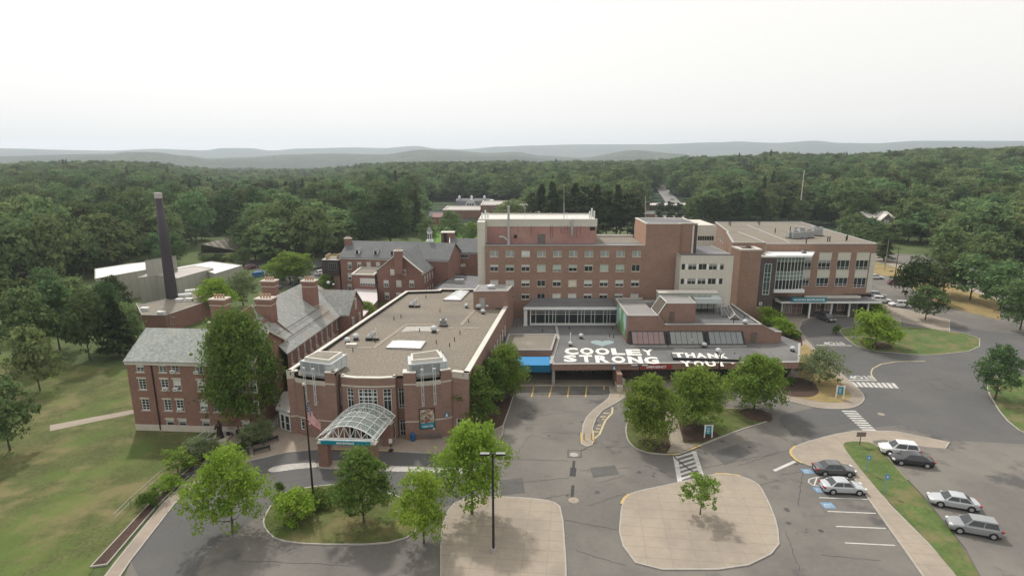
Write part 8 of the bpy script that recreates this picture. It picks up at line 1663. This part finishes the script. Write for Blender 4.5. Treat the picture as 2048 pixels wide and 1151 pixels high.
st_ = empty('statue', (x, y, .4), 'dark bronze robed figure standing on the pale plinth', 'statue'); mb = MB(); mb.lathe((x, y, .4), [(.5, 0), (.46, .3), (.36, .9), (.3, 1.3), (.36, 1.6), (.4, 1.85), (.3, 2.05), (.1, 2.12), (.09, 2.2), (.15, 2.28), (.17, 2.42), (.12, 2.55), (.02, 2.6)], 12); mb.cyl((x - .32, y, 2.3), (x - .5, y - .25, 1.75), .12, .1, 8); mb.cyl((x - .5, y - .25, 1.75), (x - .25, y - .5, 1.95), .1, .07, 8); mb.cyl((x + .32, y, 2.3), (x + .42, y - .3, 1.7), .12, .1, 8); mb.cyl((x + .42, y - .3, 1.7), (x + .1, y - .5, 1.85), .1, .07, 8); mb.build('figure', mat('dark_bronze_cast', (.04, .028, .022), .45, metal=.2, var=.3), st_, smooth=True)
x, y = G(468, 858, .13); um = empty('parasol', (x, y, .13), 'faded red striped parasol over the picnic table', 'parasol'); mb = MB(); n = 16
for k in range(n):
    a, b = 2 * math.pi * k / n, 2 * math.pi * (k + 1) / n; mb.face([(x + 1.55 * math.cos(a), y + 1.55 * math.sin(a), 2.15), (x + 1.55 * math.cos(b), y + 1.55 * math.sin(b), 2.15), (x, y, 2.85)], k % 2)
mb.build('canopy', [mat('faded_red_cloth', (.36, .10, .075), .8), mat('salmon_cloth', (.42, .21, .16), .8)], um); mb = MB(); mb.cyl((x, y, .13), (x, y, 2.9), .03, n=6); mb.build('pole', M_white, um)
def table(px, py, col, label, s=1.0):
    x, y = G(px, py, .13); r = empty('patio_table', (x, y, .13), label, 'table'); mb = MB(); mb.lathe((x, y, .83), [(.55 * s, 0), (.55 * s, .04)], 16); mb.build('table_top', col, r); mb = MB(); mb.lathe((x, y, .13), [(.3, 0), (.05, .06), (.05, .7)], 8); mb.build('pedestal', M_dark, r)
table(468, 861, M_bg, 'grey round table under the red parasol', 1.2); table(415, 888, mat('lilac_cloth', (.38, .36, .46), .7), 'lilac round table near the white picket railing')
def chair(px, py, ang, label, m):
    x, y = G(px, py, .13); r = bpy.data.objects.new('patio_chair', None); C.link(r); r.location = (x, y, .13); r.rotation_euler = (0, 0, R(ang)); tag(r, label, 'chair')
    def part(n, mb): o = bpy.data.objects.new(n, build_me(n, mb, m, False)); C.link(o); o.parent = r
    mb = MB(); mb.box(-.24, .24, -.24, .24, .42, .46); part('seat', mb); mb = MB(); mb.box(-.24, .24, .22, .26, .462, .92); part('backrest', mb)
    for a in (-1, 1):
        for b in (-1, 1): mb = MB(); mb.box(a * .2 - .02, a * .2 + .02, b * .2 - .02, b * .2 + .02, 0, .418); part('leg', mb)
chair(478, 871, 150, 'dark chair on the near side of the parasol table', M_dark); chair(458, 873, 200, 'dark chair on the left side of the parasol table', M_dark); chair(425, 893, 120, 'white chair beside the lilac table', M_white); chair(490, 848, 0, 'white chair behind the parasol table', M_white); chair(478, 898, 60, 'pale chair by the tall shrub in the plaza', M_coping_lt)
for px, py, l in [(1168, 878, 'left yellow bollard at the end of the curved walk'), (1183, 878, 'right yellow bollard at the end of the curved walk')]:
    x, y = G(px, py, .13); mb = MB(); mb.lathe((x, y, .13), [(.09, 0), (.09, .9), (.05, .98)], 10); mb.build('bollard', mat('bollard_yellow', (.5, .36, .08), .6), None, l, 'bollard', loc=(x, y, .13))
# closed brown umbrellas
for px, py, l in [(487, 896, 'closed brown parasol left of the small planting-bed trees'), (504, 868, 'closed brown parasol standing behind the planting-bed trees')]:
    x, y = G(px, py, .13); mb = MB(); mb.lathe((x, y, .13), [(.25, 0), (.25, .06), (.03, .08), (.03, .9), (.16, .95), (.13, 1.8), (.04, 2.4), (.01, 2.5)], 10); mb.build('closed_parasol', mat('rust_cloth', (.12, .05, .035), .8), None, l, 'parasol', loc=(x, y, .13))
# ------------------------------------------------------------------ people (one continuous skinned body each)
M_skin = mat('skin', (.42, .26, .19), .6, var=.03)
def person(px, py, z, pose, ang, shirt, pants, hair, label):
    x, y = G(px, py, z)
    if pose == 'stand': J = dict(pel=(0,0,.94), sp=(0,0,1.2), ch=(0,0,1.38), nk=(0,0,1.5), hd=(0,.01,1.6), ht=(0,0,1.74), ls=(-.18,0,1.42), le=(-.24,.02,1.14), lw=(-.24,.1,.9), lh=(-.24,.13,.8), rs=(.18,0,1.42), re=(.25,.05,1.15), rw=(.2,.2,.95), rh=(.18,.27,.88), lk=(-.1,.03,.5), la=(-.11,-.02,.09), lt=(-.11,.14,.04), rk=(.1,.02,.5), ra=(.11,-.02,.09), rt=(.12,.14,.04), lp=(-.1,0,.88), rp=(.1,0,.88))
    else: J = dict(pel=(0,0,.52), sp=(0,0,.76), ch=(0,.02,.94), nk=(0,.03,1.07), hd=(0,.05,1.17), ht=(0,.04,1.31), ls=(-.18,.02,.98), le=(-.24,.12,.74), lw=(-.18,.34,.76), lh=(-.15,.42,.77), rs=(.18,.02,.98), re=(.24,.12,.74), rw=(.18,.34,.76), rh=(.15,.42,.77), lk=(-.13,.45,.5), la=(-.13,.42,.09), lt=(-.13,.57,.04), rk=(.13,.45,.5), ra=(.13,.42,.09), rt=(.13,.57,.04), lp=(-.1,.04,.5), rp=(.1,.04,.5))
    rad = dict(pel=.15, sp=.13, ch=.155, nk=.06, hd=.1, ht=.075, ls=.07, le=.048, lw=.035, lh=.035, rs=.07, re=.048, rw=.035, rh=.035, lk=.062, la=.045, lt=.035, rk=.062, ra=.045, rt=.035, lp=.09, rp=.09)
    E = [('pel','sp'),('sp','ch'),('ch','nk'),('nk','hd'),('hd','ht'),('ch','ls'),('ls','le'),('le','lw'),('lw','lh'),('ch','rs'),('rs','re'),('re','rw'),('rw','rh'),('pel','lp'),('lp','lk'),('lk','la'),('la','lt'),('pel','rp'),('rp','rk'),('rk','ra'),('ra','rt')]
    K = list(J); me = bpy.data.meshes.new('b'); me.from_pydata([J[k] for k in K], [(K.index(a), K.index(b)) for a, b in E], []); o = bpy.data.objects.new('tmp', me); C.link(o); sk = o.modifiers.new('s', 'SKIN'); 
    if not me.skin_vertices: me.attributes  # layer is created with the modifier below
    bpy.context.view_layer.objects.active = o
    if not me.skin_vertices: bpy.ops.mesh.customdata_skin_add()
    for i, k in enumerate(K): me.skin_vertices[0].data[i].radius = (rad[k], rad[k] * (.75 if k in ('pel', 'sp', 'ch') else 1)); me.skin_vertices[0].data[i].use_root = (k == 'pel')
    o.modifiers.new('u', 'SUBSURF').levels = 1; bpy.context.view_layer.update(); bm = bpy.data.meshes.new_from_object(o.evaluated_get(bpy.context.evaluated_depsgraph_get())); bpy.data.objects.remove(o)
    bm.materials.clear(); [bm.materials.append(m) for m in (M_skin, shirt, pants, M_trim)]
    zh, zs, zl = J['nk'][2], J['pel'][2], .1
    for p in bm.polygons:
        c = p.center; d = min((Vector(J[k]) - c).length for k in ('lh', 'rh')); p.use_smooth = True
        p.material_index = 0 if (c.z > zh - .01 or d < .12) else (3 if c.z < zl else (1 if (c.z > zs + .03 or (pose != 'stand' and abs(c.x) > .19 and c.z > .6)) else 2))
    r = bpy.data.objects.new('person', bm); C.link(r); r.location = (x, y, z); r.rotation_euler = (0, 0, R(ang)); tag(r, label, 'person')
    h = MB(); hc = Vector(J['hd']); h.lathe((hc.x, hc.y - .025, hc.z + .02), [(.1, -.06), (.125, .02), (.12, .1), (.08, .165), (.02, .185)], 12); ho = bpy.data.objects.new('hair', build_me('hair', h, hair, True)); C.link(ho); ho.parent = r
    return r
M_hb = mat('brown_hair', (.06, .035, .02), .8); M_hg = mat('grey_hair', (.3, .29, .28), .8); M_nav = mat('navy_cloth', (.03, .04, .09), .9); M_shw = mat('white_cloth', (.62, .62, .62), .9); M_shp = mat('plum_cloth', (.14, .04, .07), .9); M_shg = mat('grey_cloth', (.2, .2, .21), .9)
person(478, 871, .13, 'sit', 25, M_shp, M_nav, M_hb, 'person in a plum top sitting on the near side of the parasol table'); person(458, 873, .13, 'sit', -40, M_shw, M_nav, M_hg, 'person in a white top sitting left of the parasol table'); person(490, 848, .13, 'sit', 180, M_shw, M_shg, M_hb, 'person in white sitting behind the parasol table'); person(1668, 641, .03, 'stand', 90, M_shg, M_nav, M_hb, 'person in grey standing by the dark SUV under the north canopy'); person(664, 900, .13, 'stand', 180, M_shw, M_shg, M_hg, 'person in a white top standing between the canopy piers')
